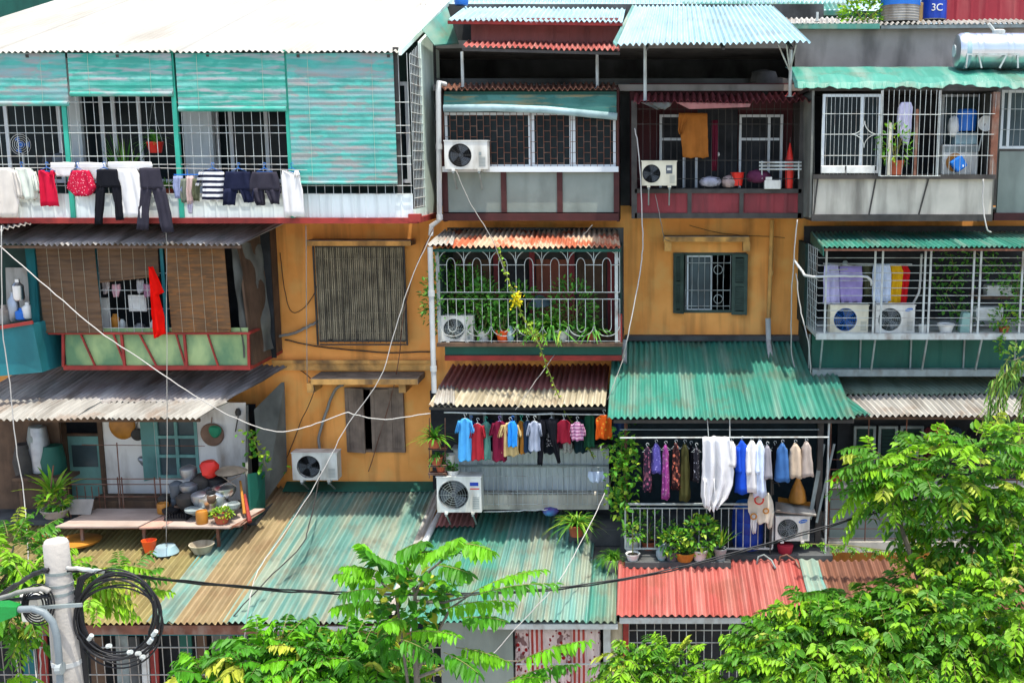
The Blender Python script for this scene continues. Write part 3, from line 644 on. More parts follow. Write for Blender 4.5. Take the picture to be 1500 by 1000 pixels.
mb = MB(); a = R(272, 160, 314, 318, 1.0); mb.box(a[0], a[1], 1.0, 1.12, zB, zT); mb.build('pillar', m_whitegrey, enc); mb = MB(); a = R(108, 150, 122, 300, 1.0); mb.box(a[0], a[1], 1.0, 1.1, zB, zT); mb.build('pillar', m_whitegrey, enc)
# blinds
m_tcord = mat('dull_cord', H('#9a9a86'), bump=0)
def blind(label, x0, y0, x1, y1, Yb, m, tilt=0, roll=.045, group=None, cords=2, name='roller_blind', skew=0):
    X0, X1, Z0, Z1 = R(x0, y0, x1, y1, Yb); t = T(name, label, 'blind', ((X0 + X1) / 2, Yb, Z1), group); mb = MB(); nz_ = max(8, int((Z1 - Z0) / .05)); nx = 12; o = len(mb.v); sd = random.random() * 50
    for lay in (0, 1):
        for j in range(nz_ + 1):
            for i in range(nx + 1):
                u = i / nx; v = j / nz_; z = Z1 + (Z0 + tilt * (u - .5) - Z1) * v
                mb.v.append((X0 + (X1 - X0) * u + skew * v, Yb + lay * .012 + .02 * noise.noise(Vector((u * 2 + sd, v * 2, 1))) * (.2 + v) - .006 * (j % 2), z))
    k = nx + 1
    for lay in (0, 1):
        for j in range(nz_):
            for i in range(nx):
                b = o + lay * (nz_ + 1) * k + j * k + i; f = (b, b + k, b + k + 1, b + 1); mb.f.append(f if lay == 0 else f[::-1]); mb.m.append(0)
    mb.build('slats', m, t)
    r = MB(); r.tube([(X0 + skew + .005, Yb - .01, Z0 - tilt / 2), (X1 + skew - .005, Yb - .01, Z0 + tilt / 2)], roll, 10); r.build('rolled_hem', m, t, smooth='auto')
    for q in range(cords):
        c = MB(); x = X0 + (X1 - X0) * (.2 + .6 * q / max(1, cords - 1)); c.tube([(x, Yb - .03, Z1), (x + skew, Yb - .06, Z0 - .01)], .003, 4); c.build('cord', m_tcord, t)
    return t
TB = 'teal slat blinds under the cream roof'
blind('teal blind at the far end, half lowered with pale worn slats', -80, 78, 98, 152, -.08, m_tblind2, group=TB)
blind('teal blind lowered the least, above the hanging red flowerpot', 101, 78, 252, 138, -.09, m_tblind, group=TB)
blind('teal blind lowered over the white pillar and striped shirt', 259, 78, 418, 160, -.09, m_tblind, group=TB)
blind('teal and grey blind lowered almost to the white apron', 424, 78, 579, 268, -.08, m_tblind2, group=TB, roll=.03)
# cream roof
A = P(-110, 74, -.15); B = P(577, 77, -.15); A.z = B.z
rise = .3 * 8.5
rf = T('corrugated_roof', 'huge cream corrugated roof sloping up behind the teal blinds', 'roof', ((A.x + B.x) / 2, -.15, A.z))
mb = MB(); xL2 = -12.5
mb.sheet((xL2 - .6, -.15, A.z), (B.x + .08, -.15, B.z), (B.x + .08, 8.35, B.z + rise), (xL2 - .6, 8.35, A.z + rise), pitch=.105, amp=.014, rows=6, sag=.012); mb.build('roof_sheet', m_cream, rf)
mb = MB(); mb.slab([(B.x + .085, -.16, B.z - .05), (B.x + .085, 8.35, B.z + rise - .05), (B.x + .085, 8.35, B.z + rise + .05), (B.x + .085, -.16, B.z + .05)], (.05, 0, 0)); mb.build('verge_flashing', m_mint, rf)
mb = MB()
for i in range(6): mb.bar((XW0 + .3 + i * 1.6, -.1, A.z - .06), (XW0 + .3 + i * 1.6, 6, A.z - .06 + 6.1 * .3), .05)
mb.build('rafter', m_dsteel, rf)
# hanging line items
GL = 'laundry pegged to the white cage'
ln = -.2
wire('washing_line', 'thin line along the white cage carrying pegged laundry', [(-60, 246, ln), (150, 246, ln), (300, 247, ln), (450, 249, ln)], .007, m_wcable, 'washing line')
garment('long ivory blouse at the far left of the white cage', 'blouse', [[(246, -12, 20), (262, -14, 28), (290, -14, 30), (318, -16, 26)], [(250, 16, 26), (268, 20, 34), (290, 26, 36)]], ln, f_ivory, group=GL)
garment('pale green shirt pegged sideways between ivory blouse and red dress', 'shirt', [[(246, 22, 46), (256, 20, 52), (275, 26, 56), (292, 36, 54)], [(252, 46, 52), (270, 50, 60), (280, 54, 60)]], ln, f_cream, hanger=(31, 240, 12), group=GL)
garment('plain red strappy dress hanging straight', 'dress', [[(250, 57, 63), (256, 56, 80), (275, 58, 84), (301, 59, 88)], [(250, 74, 79), (257, 73, 80)]], ln, f_red, hanger=(68, 240, 12), group=GL)
garment('red dotted shorts with gathered hem', 'shorts', [[(250, 104, 130), (262, 100, 136), (276, 97, 140), (287, 108, 132)]], ln, f_redp, hanger=(113, 240, 10), fold=.03, kf=6, group=GL)
garment('black leggings pegged beside the long white dress', 'leggings', [[(248, 142, 172), (262, 141, 174), (274, 141, 178)], [(272, 141, 155), (300, 140, 152), (328, 139, 150)], [(272, 162, 177), (298, 167, 179), (322, 170, 182)]], ln - .02, f_black, hanger=(152, 240, 12), group=GL, fold=.012)
garment('long white dress with cap sleeves between black leggings and grey trousers', 'dress', [[(248, 170, 200), (262, 172, 206), (290, 175, 213), (318, 181, 216)]], ln, f_white, group=GL)
garment('dark grey flared trousers hanging lowest on the cage', 'trousers', [[(246, 204, 234), (262, 204, 238), (276, 206, 242)], [(274, 206, 223), (305, 202, 219), (336, 200, 218)], [(274, 222, 242), (305, 230, 249), (340, 238, 255)]], ln - .03, f_char, group=GL, fold=.012)
t = T('sock_hanger', 'clip hanger bunched with socks and small underwear', 'laundry', P(272, 315, ln), GL)
for x0, x1, y0, y1, c in ((254, 268, 258, 290, '#8c95b4'), (264, 275, 262, 296, '#6d7466'), (272, 284, 258, 298, '#c3a9a2'), (282, 294, 262, 294, '#5b5f48'), (276, 283, 295, 312, '#b7b4c4')):
    mb = MB(); mb.cloth([(y0, x0, x1), ((y0 + y1) / 2, x0 - 1, x1), (y1, x0 + 2, x1 - 1)], ln, dep=.03); mb.build('sock', fab('sock' + c[1:], c), t, smooth=True)
mb = MB(); a = P(255, 256, ln); b = P(294, 256, ln); mb.tube([a, b], .01, 6); mb.tube([(a + b) / 2, (a + b) / 2 + Vector((0, 0, .12))], .008, 5); mb.build('hanger', m_blue, t)
garment('black and white striped short sleeved shirt', 'shirt', [[(249, 300, 322), (253, 293, 328), (268, 297, 328), (293, 296, 327)], [(251, 292, 300), (262, 288, 296), (272, 286, 294)]], ln, f_stripe, hanger=(311, 241, 14), group=GL)
garment('navy shorts next to the striped shirt', 'shorts', [[(252, 330, 366), (265, 329, 369), (278, 328, 372)], [(276, 327, 349), (300, 326, 345)], [(276, 350, 373), (296, 358, 372)]], ln, f_navy, hanger=(349, 241, 12), group=GL)
garment('charcoal shorts next to the bright white tank dress', 'shorts', [[(252, 369, 405), (265, 367, 409), (278, 365, 412)], [(276, 363, 387), (300, 377, 388)], [(276, 386, 412), (298, 397, 410)]], ln, f_char, hanger=(387, 241, 12), group=GL)
garment('bright white tank dress at the right end of the line', 'dress', [[(250, 413, 419), (257, 412, 440), (285, 413, 445), (317, 416, 447)], [(250, 432, 437), (258, 431, 440)]], ln, f_white, hanger=(427, 241, 12), group=GL)
for lab, st in (('white towel folded over the cage rail behind the red dress', [[(238, 74, 110), (250, 74, 109), (258, 82, 104)]]), ('white cloth strip over the cage rail above the red shorts', [[(238, 112, 156), (248, 113, 155), (264, 132, 144)]]), ('white cloth strip over the cage rail above the long white dress', [[(237, 158, 222), (243, 158, 224), (250, 160, 222)]])):
    garment(lab, 'towel', st, -.09, f_white, group='white cloths over the cage rail', dep=.02, fold=.006)
# things inside the cage
c = P(228, 224, .4); t = T('hanging_pot', 'red hanging flowerpot with grassy leaves inside the white cage', 'plant', c)
pot(t, c, .15, .2, m_redpl); mb = MB(); rng = np.random.default_rng(5)
for q in (0, 1): mb.mi = q; tuft(rng, mb, np.array(c) + (0, 0, .18), 26, .55, .03, (.3, 1.4))
mb.build('foliage', LV_dark, t)
mb = MB(); mb.tube([c + Vector((-.14, 0, .18)), c + Vector((0, 0, .9)), c + Vector((.14, 0, .18))], .005, 4); mb.build('hanging_wire', m_wsteel, t)
plant('tall bladed plant standing inside the white cage', 185, 284, .5, ph=.2, pr=.15, kind='tuft', size=1.15, n=30, w=.045, spread=(.9, 1.5), curl=.25, lm=LV_dark, seed=8, m=m_ceram)
plant('low green plant behind the cage near the grey trousers', 245, 292, .4, kind='tuft', size=.5, n=40, w=.03, lm=LV_dark, seed=9)
def pillow(label, x, y, Y, rx, rz, ry, m, name, cat):
    c = P(x, y, Y); mb = MB(); mb.lathe(c - Vector((0, 0, rz)), [(rx * .3, 0), (rx * .8, rz * .25), (rx, rz), (rx * .75, rz * 1.7), (rx * .1, rz * 2)], 14, wob=.08)
    return mb.build(name, m, smooth=True, label=label, cat=cat)
t = T('electric_fan', 'white round fan standing inside the cage behind the pale green shirt', 'fan', P(30, 285, .6)); c = P(30, 212, .6); mb = MB()
for k in range(1, 6): mb.tube([(c.x + .19 * k / 5 * cos(a), .6, c.z + .19 * k / 5 * sin(a)) for a in np.linspace(0, 2 * pi, 21)[:-1]], .005, 4, closed=True)
mb.build('fan_guard', m_white, t); mb = MB(); mb.tube([c + Vector((0, .05, -.15)), (c.x, .65, zB + .02)], .02, 8); mb.lathe((c.x, .65, zB + .02), [(.17, 0), (.16, .03), (.02, .05)], 16); mb.build('stand', m_white, t)
mb = MB(); mb.lathe(c, [(.05, .0), (.06, .06)], 12, 'y')
for k in range(3):
    a = k * 2.1; mb.slab([c + Vector((.03 * cos(a), .03, .03 * sin(a))), c + Vector((.16 * cos(a - .3), .02, .16 * sin(a - .3))), c + Vector((.16 * cos(a + .4), .05, .16 * sin(a + .4)))], (0, .004, 0))
mb.build('blade', m_blue, t)
for i, (x, lab) in enumerate(((75, 'dark helmet on the sill behind the pegged red dress'), (88, 'grey helmet on the sill behind the pegged towel'))):
    c = P(x, 234, .5); mb = MB(); mb.lathe(c - Vector((0, 0, .1)), [(.13, 0), (.155, .06), (.13, .16), (.07, .21), (0, .225)], 16); mb.build('helmet', (m_black, m_fan)[i], smooth='auto', label=lab, cat='helmet', group='helmets in the white cage')
mb = MB(); a = R(60, 242, 100, 250, .5); mb.box(a[0] - .5, a[1] + .3, .3, .8, a[2] - .02, a[2]); mb.build('shelf', m_wood, label='dark shelf inside the white cage carrying helmets', cat='shelf')
# ================================================================== behind and above: roof terraces
mb = MB(); mb.box(-12.5, -4.2, 2.9, 2.98, 12.36, 12.75); mb.build('parapet_wall', m_conc, label='grey parapet closing the loft under the cream roof', cat='wall')
mb = MB(); mb.box(-24, -13, 9.4, 9.6, 5, 20); mb.build('neighbour_wall', m_dkteal, label='dark teal wall of the next building past the cream roof corner', cat='wall')
# ------------------------------------------------------------------ column 2 third floor
G_ENC = 'enclosed balconies'
enc = T('balcony_enclosure', 'grey window cage with sliding barred windows over pale grey green panels', 'balcony', P(777, 322, 1.0), G_ENC)
def slab(mb, x0, x1, y, Y0, Y1, t=.06):
    a = P(x0, y, Y0); b = P(x1, y, Y0); mb.box(a.x, b.x, Y0, Y1, a.z - t / 2, a.z + t / 2); return mb
mb = MB(); slab(mb, 648, 906, 318, .96, 2.18, .14); mb.build('floor_beam', m_maroonst, enc)
a = R(650, 250, 905, 311, 1.0); mb = MB(); mb.box(a[0], a[1], 1.02, 1.06, a[2], a[3]); mb.build('apron_panel', m_ggrey, enc)
for x in (652, 738, 820, 903):
    b = R(x - 4, 250, x + 4, 311, 1.0); mb = MB(); mb.box(b[0], b[1], .985, 1.018, a[2], a[3] - .01); mb.build('apron_post', m_maroonst, enc)
mb = MB(); b = R(648, 244, 906, 252, .95); mb.box(b[0], b[1], .93, 1.1, b[2], b[3]); mb.build('sill', m_alu, enc)
for x0, x1 in ((652, 778), (779, 838), (839, 902)):
    mb = MB(); frame(mb, x0, 165, x1, 245, 1.08, .05, .05); o = mb.build('window', m_alu, enc); b = R(x0, 165, x1, 245, 1.1); mb = MB(); mb.box(b[0] + .04, b[1] - .04, 1.105, 1.11, b[2] + .04, b[3] - .04); mb.build('pane', m_glass, o)
mb = MB(); b = R(650, 165, 904, 244, .99); n = 26
for i in range(n + 1):
    x = b[0] + (b[1] - b[0]) * i / n; mb.tube([(x, .99, b[2]), (x, .99, b[3])], .006, 4)
    if i < n:
        for k in range(5):
            z = b[2] + (b[3] - b[2]) * (k + (.3 if i % 2 else .75)) / 5; mb.tube([(x, .985, z), (x + (b[1] - b[0]) / n, .985, z)], .005, 4)
mb.build('grille', m_rsteel, enc)
mb = MB(); a = R(646, 128, 652, 325, 1.0)
mb.box(a[0], a[0] + .05, 1.05, 2.18, a[2], a[3]); a = R(902, 128, 907, 325, 1.0); mb.box(a[1] - .05, a[1], 1.05, 2.18, a[2], a[3]); mb.build('side_wall', m_maroonst, enc)
mb = MB(); mb.sheet(P(646, 131, .86), P(907, 131, .86), P(905, 123, 1.8), P(648, 123, 1.8), pitch=.105, amp=.02, rows=3); mb.build('canopy', m_rustsh, enc)
mb = MB(); b = R(650, 134, 903, 148, .92); mb.box(b[0], b[1], .98, 1.02, b[2], b[3]); mb.build('fascia', m_dkteal, enc)
t = T('roller_blind', 'rolled up teal awning blind sagging to the right above the barred windows', 'blind', P(777, 160, .88))
mb = MB(); mb.tube([P(650, 159, .88), P(720, 158, .88), P(800, 161, .88), P(904, 171, .88)], .07, 10); mb.build('rolled_hem', mat('pale_blue_hem', H('#8fa9ab'), var=.15, sc=3, dirt=H('#5d7a7a'), damt=.5, dsc=(5, 5, 5)), t, smooth=True)
mb = MB(); mb.slab([P(650, 139, .93), P(903, 139, .93), P(903, 172, .9), P(800, 160, .9), P(650, 158, .9)], (0, .01, 0)); mb.build('slats', mat('dark_slat_blind', H('#356a62'), var=.2, sc=2, pat='weave', pc=(H('#4a7d74'), H('#8a7448'), H('#2a5a52')), pf=7), t)
def badge_plain(col, x0=.78, x1=.93, z0=.62, z1=.82):
    def f(t, X0, X1, Z0, Z1, Y):
        mb = MB(); w, h = X1 - X0, Z1 - Z0; mb.box(X0 + w * x0, X0 + w * x1, Y - .006, Y - .001, Z0 + h * z0, Z0 + h * z1); mb.build('badge', col, t)
    return f
ac('white air conditioner on the sill of the barred grey cage', 651, 207, 714, 248, .62, badge=badge_plain(m_gsteel, .8, .86, .5, .62), bracket=.35, guard=m_fandk)
# gallery above: dark recess, posts, red canopy, maroon wall, pale blue roof
mb = MB(); a = P(640, 126, 2.2); b = P(1172, 126, 2.2); mb.box(a.x, b.x, 1.8, 4.9, a.z - .12, a.z); mb.build('loft_floor', m_conc, label='concrete loft floor behind the thin white posts', cat='floor slab')
mb = MB(); a = R(632, 20, 1172, 135, 4.9); mb.box(a[0] - .4, a[1] + .5, 4.9, 5.0, a[2] - .6, a[3] + .2); mb.build('loft_wall', m_plasterdk, label='dark grey wall at the back of the dark roof loft', cat='wall')
def post(label, x, y0, y1, Y, r=.03):
    mb = MB(); a = P(x, y1, Y); b = P(x, y0, Y); mb.tube([a, (a.x, a.y, b.z)], r, 8); mb.lathe(a, [(r * 2.2, 0), (r * 2.2, .015)], 10); mb.build('roof_post', m_wsteel, smooth='auto', label=label, cat='post', group='thin white posts under the roofs')
post('thin white post under the red canopy, beside the mint wall', 678, 76, 128, 1.2); post('thin white post under the right end of the red canopy', 875, 80, 130, 1.2)
rf = T('corrugated_roof', 'narrow red corrugated canopy over the dark loft', 'roof', P(795, 74, .8))
mb = MB(); mb.sheet(P(677, 68, .8), P(908, 74, .8), P(905, 63, 2.0), P(685, 60, 2.0), pitch=.1, amp=.018, rows=3); mb.build('roof_sheet', m_redsh, rf)
mb = MB(); mb.bar(P(677, 73, .84), P(908, 79, .84), .05); mb.build('gutter', m_dsteel, rf)
mb = MB(); a = R(690, 26, 906, 66, 1.9); mb.sheet((a[0], 1.9, a[2]), (a[1], 1.9, a[2]), (a[1], 1.95, a[3]), (a[0], 1.95, a[3]), pitch=.3, amp=.006, rows=3, box=True); mb.build('loft_panel', m_maroonl, label='faded maroon panel wall between the red canopy and the blue roof', cat='wall')
rf = T('corrugated_roof', 'pale blue corrugated roof above the maroon panel wall', 'roof', P(790, 33, 1.4))
mb = MB(); mb.sheet(P(656, 30, 1.4), P(912, 33, 1.4), P(918, 6, 6.5), P(690, 4, 6.5), pitch=.11, amp=.018, rows=4); mb.build('roof_sheet', m_sky, rf)
mb = MB(); mb.bar(P(656, 33, 1.45), P(912, 36, 1.45), .06); mb.build('fascia', m_redst, rf)
mb = MB(); mb.slab([P(618, 43, 1.0), P(636, 66, .9), P(672, 63, 2.2), P(655, 10, 3.2)], (.0, .03, -.02)); mb.build('flashing_sheet', m_teal, label='teal flashing sheet bridging the cream roof and red canopy', cat='flashing')
# farther roofs peeping over
mb = MB(); mb.sheet(P(655, 2, 7.5), P(1280, 9, 7.5), P(1280, -22, 11), P(655, -26, 11), pitch=.12, amp=.02, rows=3); mb.build('corrugated_roof', m_sky, label='distant pale blue roof along the very top', cat='roof')
mb = MB(); a = R(640, 4, 1300, 36, 7.9); mb.box(a[0], a[1], 7.9, 8.0, a[2] - 1, a[3] - .2); mb.build('loft_wall', m_dkteal, label='dark green wall under the distant blue roof', cat='wall')
mb = MB(); mb.sheet(P(1000, 17, 5.2), P(1248, 15, 5.2), P(1240, 4, 7.4), P(1000, 4, 7.4), pitch=.11, amp=.02, rows=3); mb.bar(P(1000, 21, 5.25), P(1248, 19, 5.25), .1); mb.build('corrugated_roof', m_teal, label='narrow teal roof edge behind the blue roof, above the grey wall', cat='roof')
post('short pale post on the grey wall below the teal roof edge', 1197, 18, 32, 2.6, .025)
t = T('roof_tank', 'small blue tank standing on the blue roof near the cream roof', 'tank', P(676, 8, 4.5)); c = P(676, 8, 4.5)
mb = MB(); mb.lathe(c, [(.14, 0), (.15, .05), (.15, .25), (.13, .3)], 14); mb.build('body', m_blue, t, smooth='auto'); mb = MB(); mb.lathe(c + Vector((0, 0, .3)), [(.14, 0), (.1, .03)], 14); mb.build('lid', m_gsteel, t)
# ------------------------------------------------------------------ column 3 third floor
rf = T('corrugated_roof', 'large pale blue corrugated roof on thin posts over the maroon cage', 'roof', P(1045, 66, -.5))
mb = MB(); mb.sheet(P(903, 66, -.5), P(1188, 62, -.5), P(1132, 8, 5.0), P(930, 8, 5.0), pitch=.105, amp=.018, rows=5); mb.build('roof_sheet', m_sky, rf)
mb = MB(); mb.slab([P(903, 70, -.45), P(932, 12, 5), P(927, 8, 5), P(898, 64, -.45)], (0, 0, .03)); mb.build('verge_flashing', m_teal2, rf)
for x in (948, 1060, 1160):
    mb = MB(); a = P(x, 66, -.42); b = Vector((a.x, 4.6, a.z + 1.28)); mb.bar(a - Vector((0, 0, .06)), b - Vector((0, 0, .06)), .05); mb.build('rafter', m_dsteel, rf)
post('tall white post at the left of the dark loft under the blue roof', 945, 66, 148, .5, .03); post('white post at the right end of the blue roof', 1157, 68, 142, .5, .03)
mb = MB(); mb.tube([P(1157, 105, .5), P(1140, 66, -.1)], .014, 5); mb.tube([P(1157, 105, .5), P(1166, 66, -.1)], .014, 5); mb.tube([P(1157, 105, .5), P(1152, 66, -.1)], .014, 5); mb.build('roof_strut', m_wsteel, label='splayed struts under the right corner of the blue roof', cat='strut')
enc = T('balcony_enclosure', 'dark maroon window cage with clutter and a yellow towel', 'balcony', P(1050, 322, .9), G_ENC)
mb = MB(); slab(mb, 930, 1174, 316, .86, 2.18, .1); slab(mb, 930, 1174, 280, .86, 2.18, .08); mb.build('floor_beam', m_dsteel, enc)
a = R(932, 283, 1172, 312, .9); mb = MB(); mb.sheet((a[0], .9, a[2]), (a[1], .9, a[2]), (a[1], .9, a[3]), (a[0], .9, a[3]), pitch=.24, amp=.006, rows=3, box=True); mb.build('apron_panel', m_maroon, enc)
for x in (1010, 1086):
    b = R(x - 3, 283, x + 3, 312, .88); mb = MB(); mb.box(b[0], b[1], .86, .89, a[2], a[3]); mb.build('apron_post', m_dsteel, enc)
mb = MB(); a = R(930, 145, 1174, 280, 1.9); mb.box(a[0] - .1, a[1] + .1, 1.9, 1.95, a[2] - .3, a[3] + .3); mb.build('inner_wall', mat('dark_maroon_wall', H('#4d2a2c'), var=.2, sc=1.5, rough=.9), enc)
for x0, x1, hs in ((966, 1002, (204,)), (1082, 1126, (204,))):
    mb = MB(); frame(mb, x0, 168, x1 + 20, 300, 1.75, .05, .06, (x1,), hs); o = mb.build('window', m_alu, enc)
    b = R(x0, 168, x1 + 20, 300, 1.8); mb = MB(); mb.box(b[0] + .05, b[1] - .05, 1.79, 1.8, b[2] + .05, b[3] - .05); mb.build('pane', m_dark, o)
mb = MB(); b = R(1022, 160, 1080, 282, 1.8); mb.box(b[0], b[1], 1.8, 1.86, b[2], b[3]); mb.build('doorway', m_dark, enc)
mb = MB(); grille(mb, 932, 150, 1173, 278, .88, 24, (160, 182, 235, 262, 277), .006); mb.build('grille', m_dsteel, enc)
mb = MB()
for x in (929, 1174): b = R(x - 4, 148, x + 4, 320, .9); mb = MB(); mb.box(b[0], b[1], .86, 2.18, b[2], b[3]); mb.build('side_wall', m_dsteel, enc)
mb = MB(); mb.sheet(P(928, 151, .3), P(1188, 148, .3), P(1180, 138, 1.9), P(930, 138, 1.9), pitch=.12, amp=.025, rows=3, sag=.03); mb.build('canopy', m_maroon, enc)
mb = MB(); mb.slab([P(990, 150, .32), P(1100, 152, .32), P(1098, 157, .3), P(1010, 160, .3)], (0, .02, 0)); mb.build('canopy_patch', m_pink, enc)
mb = MB(); mb.cloth([(150, 938, 985), (156, 950, 982), (160, 962, 975)], .35, dep=.06); mb.build('rolled_tarp', m_tarp, enc, smooth=True)
f_mus = fab('mustard', '#935a26'); f_mar = fab('maroon', '#5d1c2c'); f_grey = fab('grey', '#8c8a90'); f_plum = fab('plum', '#5a2c44')
garment('mustard yellow towel hanging in the maroon cage', 'towel', [[(166, 994, 1036), (185, 995, 1037), (206, 998, 1037), (231, 1000, 1038)], [(166, 994, 1012), (190, 993, 1001), (196, 995, 1000)]], .75, f_mus, dep=.025)
garment('narrow maroon cloth hanging right of the mustard towel', 'scarf', [[(176, 1041, 1052), (215, 1042, 1052), (250, 1042, 1050)]], 1.0, f_mar)
def badge_sq(t, X0, X1, Z0, Z1, Y):
    w, h = X1 - X0, Z1 - Z0; mb = MB(); mb.box(X0 + w * .7, X0 + w * .88, Y - .006, Y - .001, Z0 + h * .5, Z0 + h * .85); mb.build('badge', m_fan, t)
    mb = MB(); mb.box(X0 + w * .73, X0 + w * .85, Y - .009, Y - .0061, Z0 + h * .64, Z0 + h * .74); mb.build('badge_mark', m_white, t)
ac('yellowed air conditioner with a dark square badge in the maroon cage', 940, 237, 991, 272, .55, m=m_ivory, guard=m_fandk, fx=.28, badge=badge_sq, bracket=.3)
pillow('grey plastic bundle on the maroon cage floor', 1040, 266, 1.0, .22, .1, .2, mat('plastic_bag', H('#9b9ba6'), rough=.4, var=.3, sc=9), 'plastic_bundle', 'bundle')
pillow('pale sack slumped against the red bucket in the maroon cage', 1068, 266, 1.0, .16, .12, .2, mat('sack_cloth', H('#8f7d78'), rough=.9, var=.3, sc=9), 'sack', 'sack')
pillow('plum coloured bundle right of the red bucket', 1110, 258, 1.0, .24, .13, .2, f_plum, 'cloth_bundle', 'bundle')
c = P(1080, 272, .98); mb = MB(); mb.lathe(c, [(.09, 0), (.13, .24), (.14, .25), (.12, .25), (.085, .02)], 16); mb.build('bucket', m_redpl, smooth='auto', label='red bucket among clutter in the maroon cage', cat='bucket')
a = R(1120, 264, 1144, 277, .8); mb = MB(); mb.box(a[0], a[1], .8, .95, a[2], a[3]); mb.box(a[0] + .02, a[0] + .14, .8, .9, a[3] + .001, a[3] + .06); mb.build('box', m_white, bevel=.01, label='small white box at the right of the maroon cage', cat='box')
t = T('umbrella', 'folded red umbrella standing point up in the maroon cage', 'umbrella', P(1156, 276, .95)); c = P(1156, 276, .95)
mb = MB(); mb.lathe(c, [(.075, 0), (.085, .3), (.08, .5), (.05, .68), (.015, .82), (.005, .86)], 12, wob=.15); mb.build('canopy', m_redpl, t, smooth='auto'); mb = MB(); mb.tube([c + Vector((0, 0, .8)), c + Vector((0, 0, .95))], .008, 6); mb.build('tip', m_dsteel, t)
mb = MB()
for y in (238, 243, 248): mb.tube([P(1112, y, .8), P(1174, y, .8)], .02, 6)
for x in (1116, 1170): mb.tube([P(x, 236, .8), P(x, 262, .8)], .014, 6)
mb.build('drying_rack', m_wsteel, label='white bar rack crossing in front of the red umbrella', cat='rack')
pillow('white ball shaped lamp hanging in the maroon cage', 1051, 226, 1.2, .045, .045, .04, m_white, 'lamp', 'lamp')
t = T('machine', 'dark machinery heap on the canopy under the blue roof', 'machinery', P(1128, 140, 2.2))
for i, (x, y, r, h) in enumerate(((1118, 140, .3, .5), (1140, 140, .2, .35), (1150, 142, .16, .25))):
    mb = MB(); mb.lathe(P(x, y, 2.2), [(r, 0), (r * 1.05, h * .5), (r * .8, h * .9), (r * .2, h)], 12, wob=.12); mb.build(('drum', 'motor', 'cover')[i], m_dsteel, t, smooth='auto')
wire('hanging_cable', 'white cable dropping from the maroon cage past the ochre wall', [(930, 188, .7), (936, 230, .6), (941, 330, .4), (940, 380, .4), (932, 430, .2), (918, 500, 0), (912, 525, .3)], .011, m_wcable)
wire('hanging_cable', 'thin grey cable swinging below the maroon cage', [(960, 285, .8), (968, 325, .8), (974, 350, 1.5), (985, 352, 2.1)], .007, m_gcable)
# ------------------------------------------------------------------ column 4 third floor
mb = MB(); a = R(1165, 35, 1520, 100, 2.3); mb.box(a[0], a[1] + 1.5, 2.3, 2.4, a[2] - .5, a[3]); mb.build('parapet_wall', m_conc, label='stained grey rendered wall under the roof drums', cat='wall')
rf = T('corrugated_roof', 'flat roof edge carrying drums above the grey wall', 'roof', P(1330, 36, 2.1))
mb = MB(); mb.sheet(P(1150, 36, 2.1), P(1520, 35, 2.1), P(1500, 26, 4.5), P(1150, 27, 4.5), pitch=.11, amp=.016, rows=3); mb.build('roof_sheet', m_greyl, rf)
mb = MB(); mb.bar(P(1150, 39, 2.15), P(1288, 39, 2.15), .1, .1); mb.build('gutter', m_teal, rf); mb = MB(); mb.bar(P(1290, 40, 2.15), P(1520, 38, 2.15), .07, .07); mb.build('fascia', m_gsteel, rf)
def drum(label, x, y, Y, r, h, c0, c1, s=None):
    c = P(x, y, Y); t = T('steel_drum', label, 'drum', c, 'drums on the roof')
    pr = [(r, 0)]
    for k in range(1, 12): pr += [(r, h * k / 12 - .012), (r * 1.035, h * k / 12), (r, h * k / 12 + .012)]
    mb = MB(); mb.lathe(c, pr + [(r, h)], 24); mb.build('body', c0, t, smooth='auto')
    mb = MB(); z = (.5, .78) if s is None else (.02, .5); mb.lathe(c + Vector((0, 0, h * z[0])), [(r * 1.045, 0), (r * 1.045, h * (z[1] - z[0]))], 24); mb.build('painted_band', c1, t, smooth='auto')
    if s: text(t, 'lettering', s, .2, (c.x, Y - r * 1.06, c.z + h * .27), m_white, depth=.01)
drum('pale steel drum with a blue band at the top, beside the roof bush', 1318, 33, 3.0, .38, .62, m_greyl, m_blue)
drum('steel drum with white letters on a blue band', 1367, 30, 3.2, .25, .8, m_greyl, m_blued, '3C')
mb = MB(); a = R(1339, 4, 1353, 33, 3.1); mb.box(a[0], a[1], 3.1, 3.4, a[2], a[3]); mb.build('box', mat('cardboard', H('#a08355'), var=.2), bevel=.01, label='brown box wedged between the two roof drums', cat='box')
mb = MB(); a = R(1380, -10, 1520, 30, 3.4); mb.sheet((a[0], 3.4, a[2]), (a[1] + 1, 3.4, a[2]), (a[1] + 1, 3.4, a[3] + .4), (a[0], 3.4, a[3] + .4), pitch=.28, amp=.01, rows=3, box=True); mb.build('shed_wall', mat('red_cladding', H('#8e2a34'), var=.1, sc=1, dirt=H('#a5605c'), damt=.5, dsc=(4, 4, .5)), label='red ribbed shed wall on the roof at the top right', cat='wall')
rng = np.random.default_rng(11); mb = MB(); c = np.array(P(1268, 22, 3.2)); bushleaves(rng, mb, c, (.55, .4, .42), 420, .14, .07)
t = T('bush', 'green bush growing on the roof left of the drums', 'bush', P(1262, 34, 3.2)); mb.build('foliage', LV_tree, t); mb = MB()
for a_ in (-.2, .05, .25): mb.tube([P(1265, 34, 3.2), Vector(c) + Vector((a_, 0, .1))], .015, 5)
mb.build('stem', LV_tree[3], t)
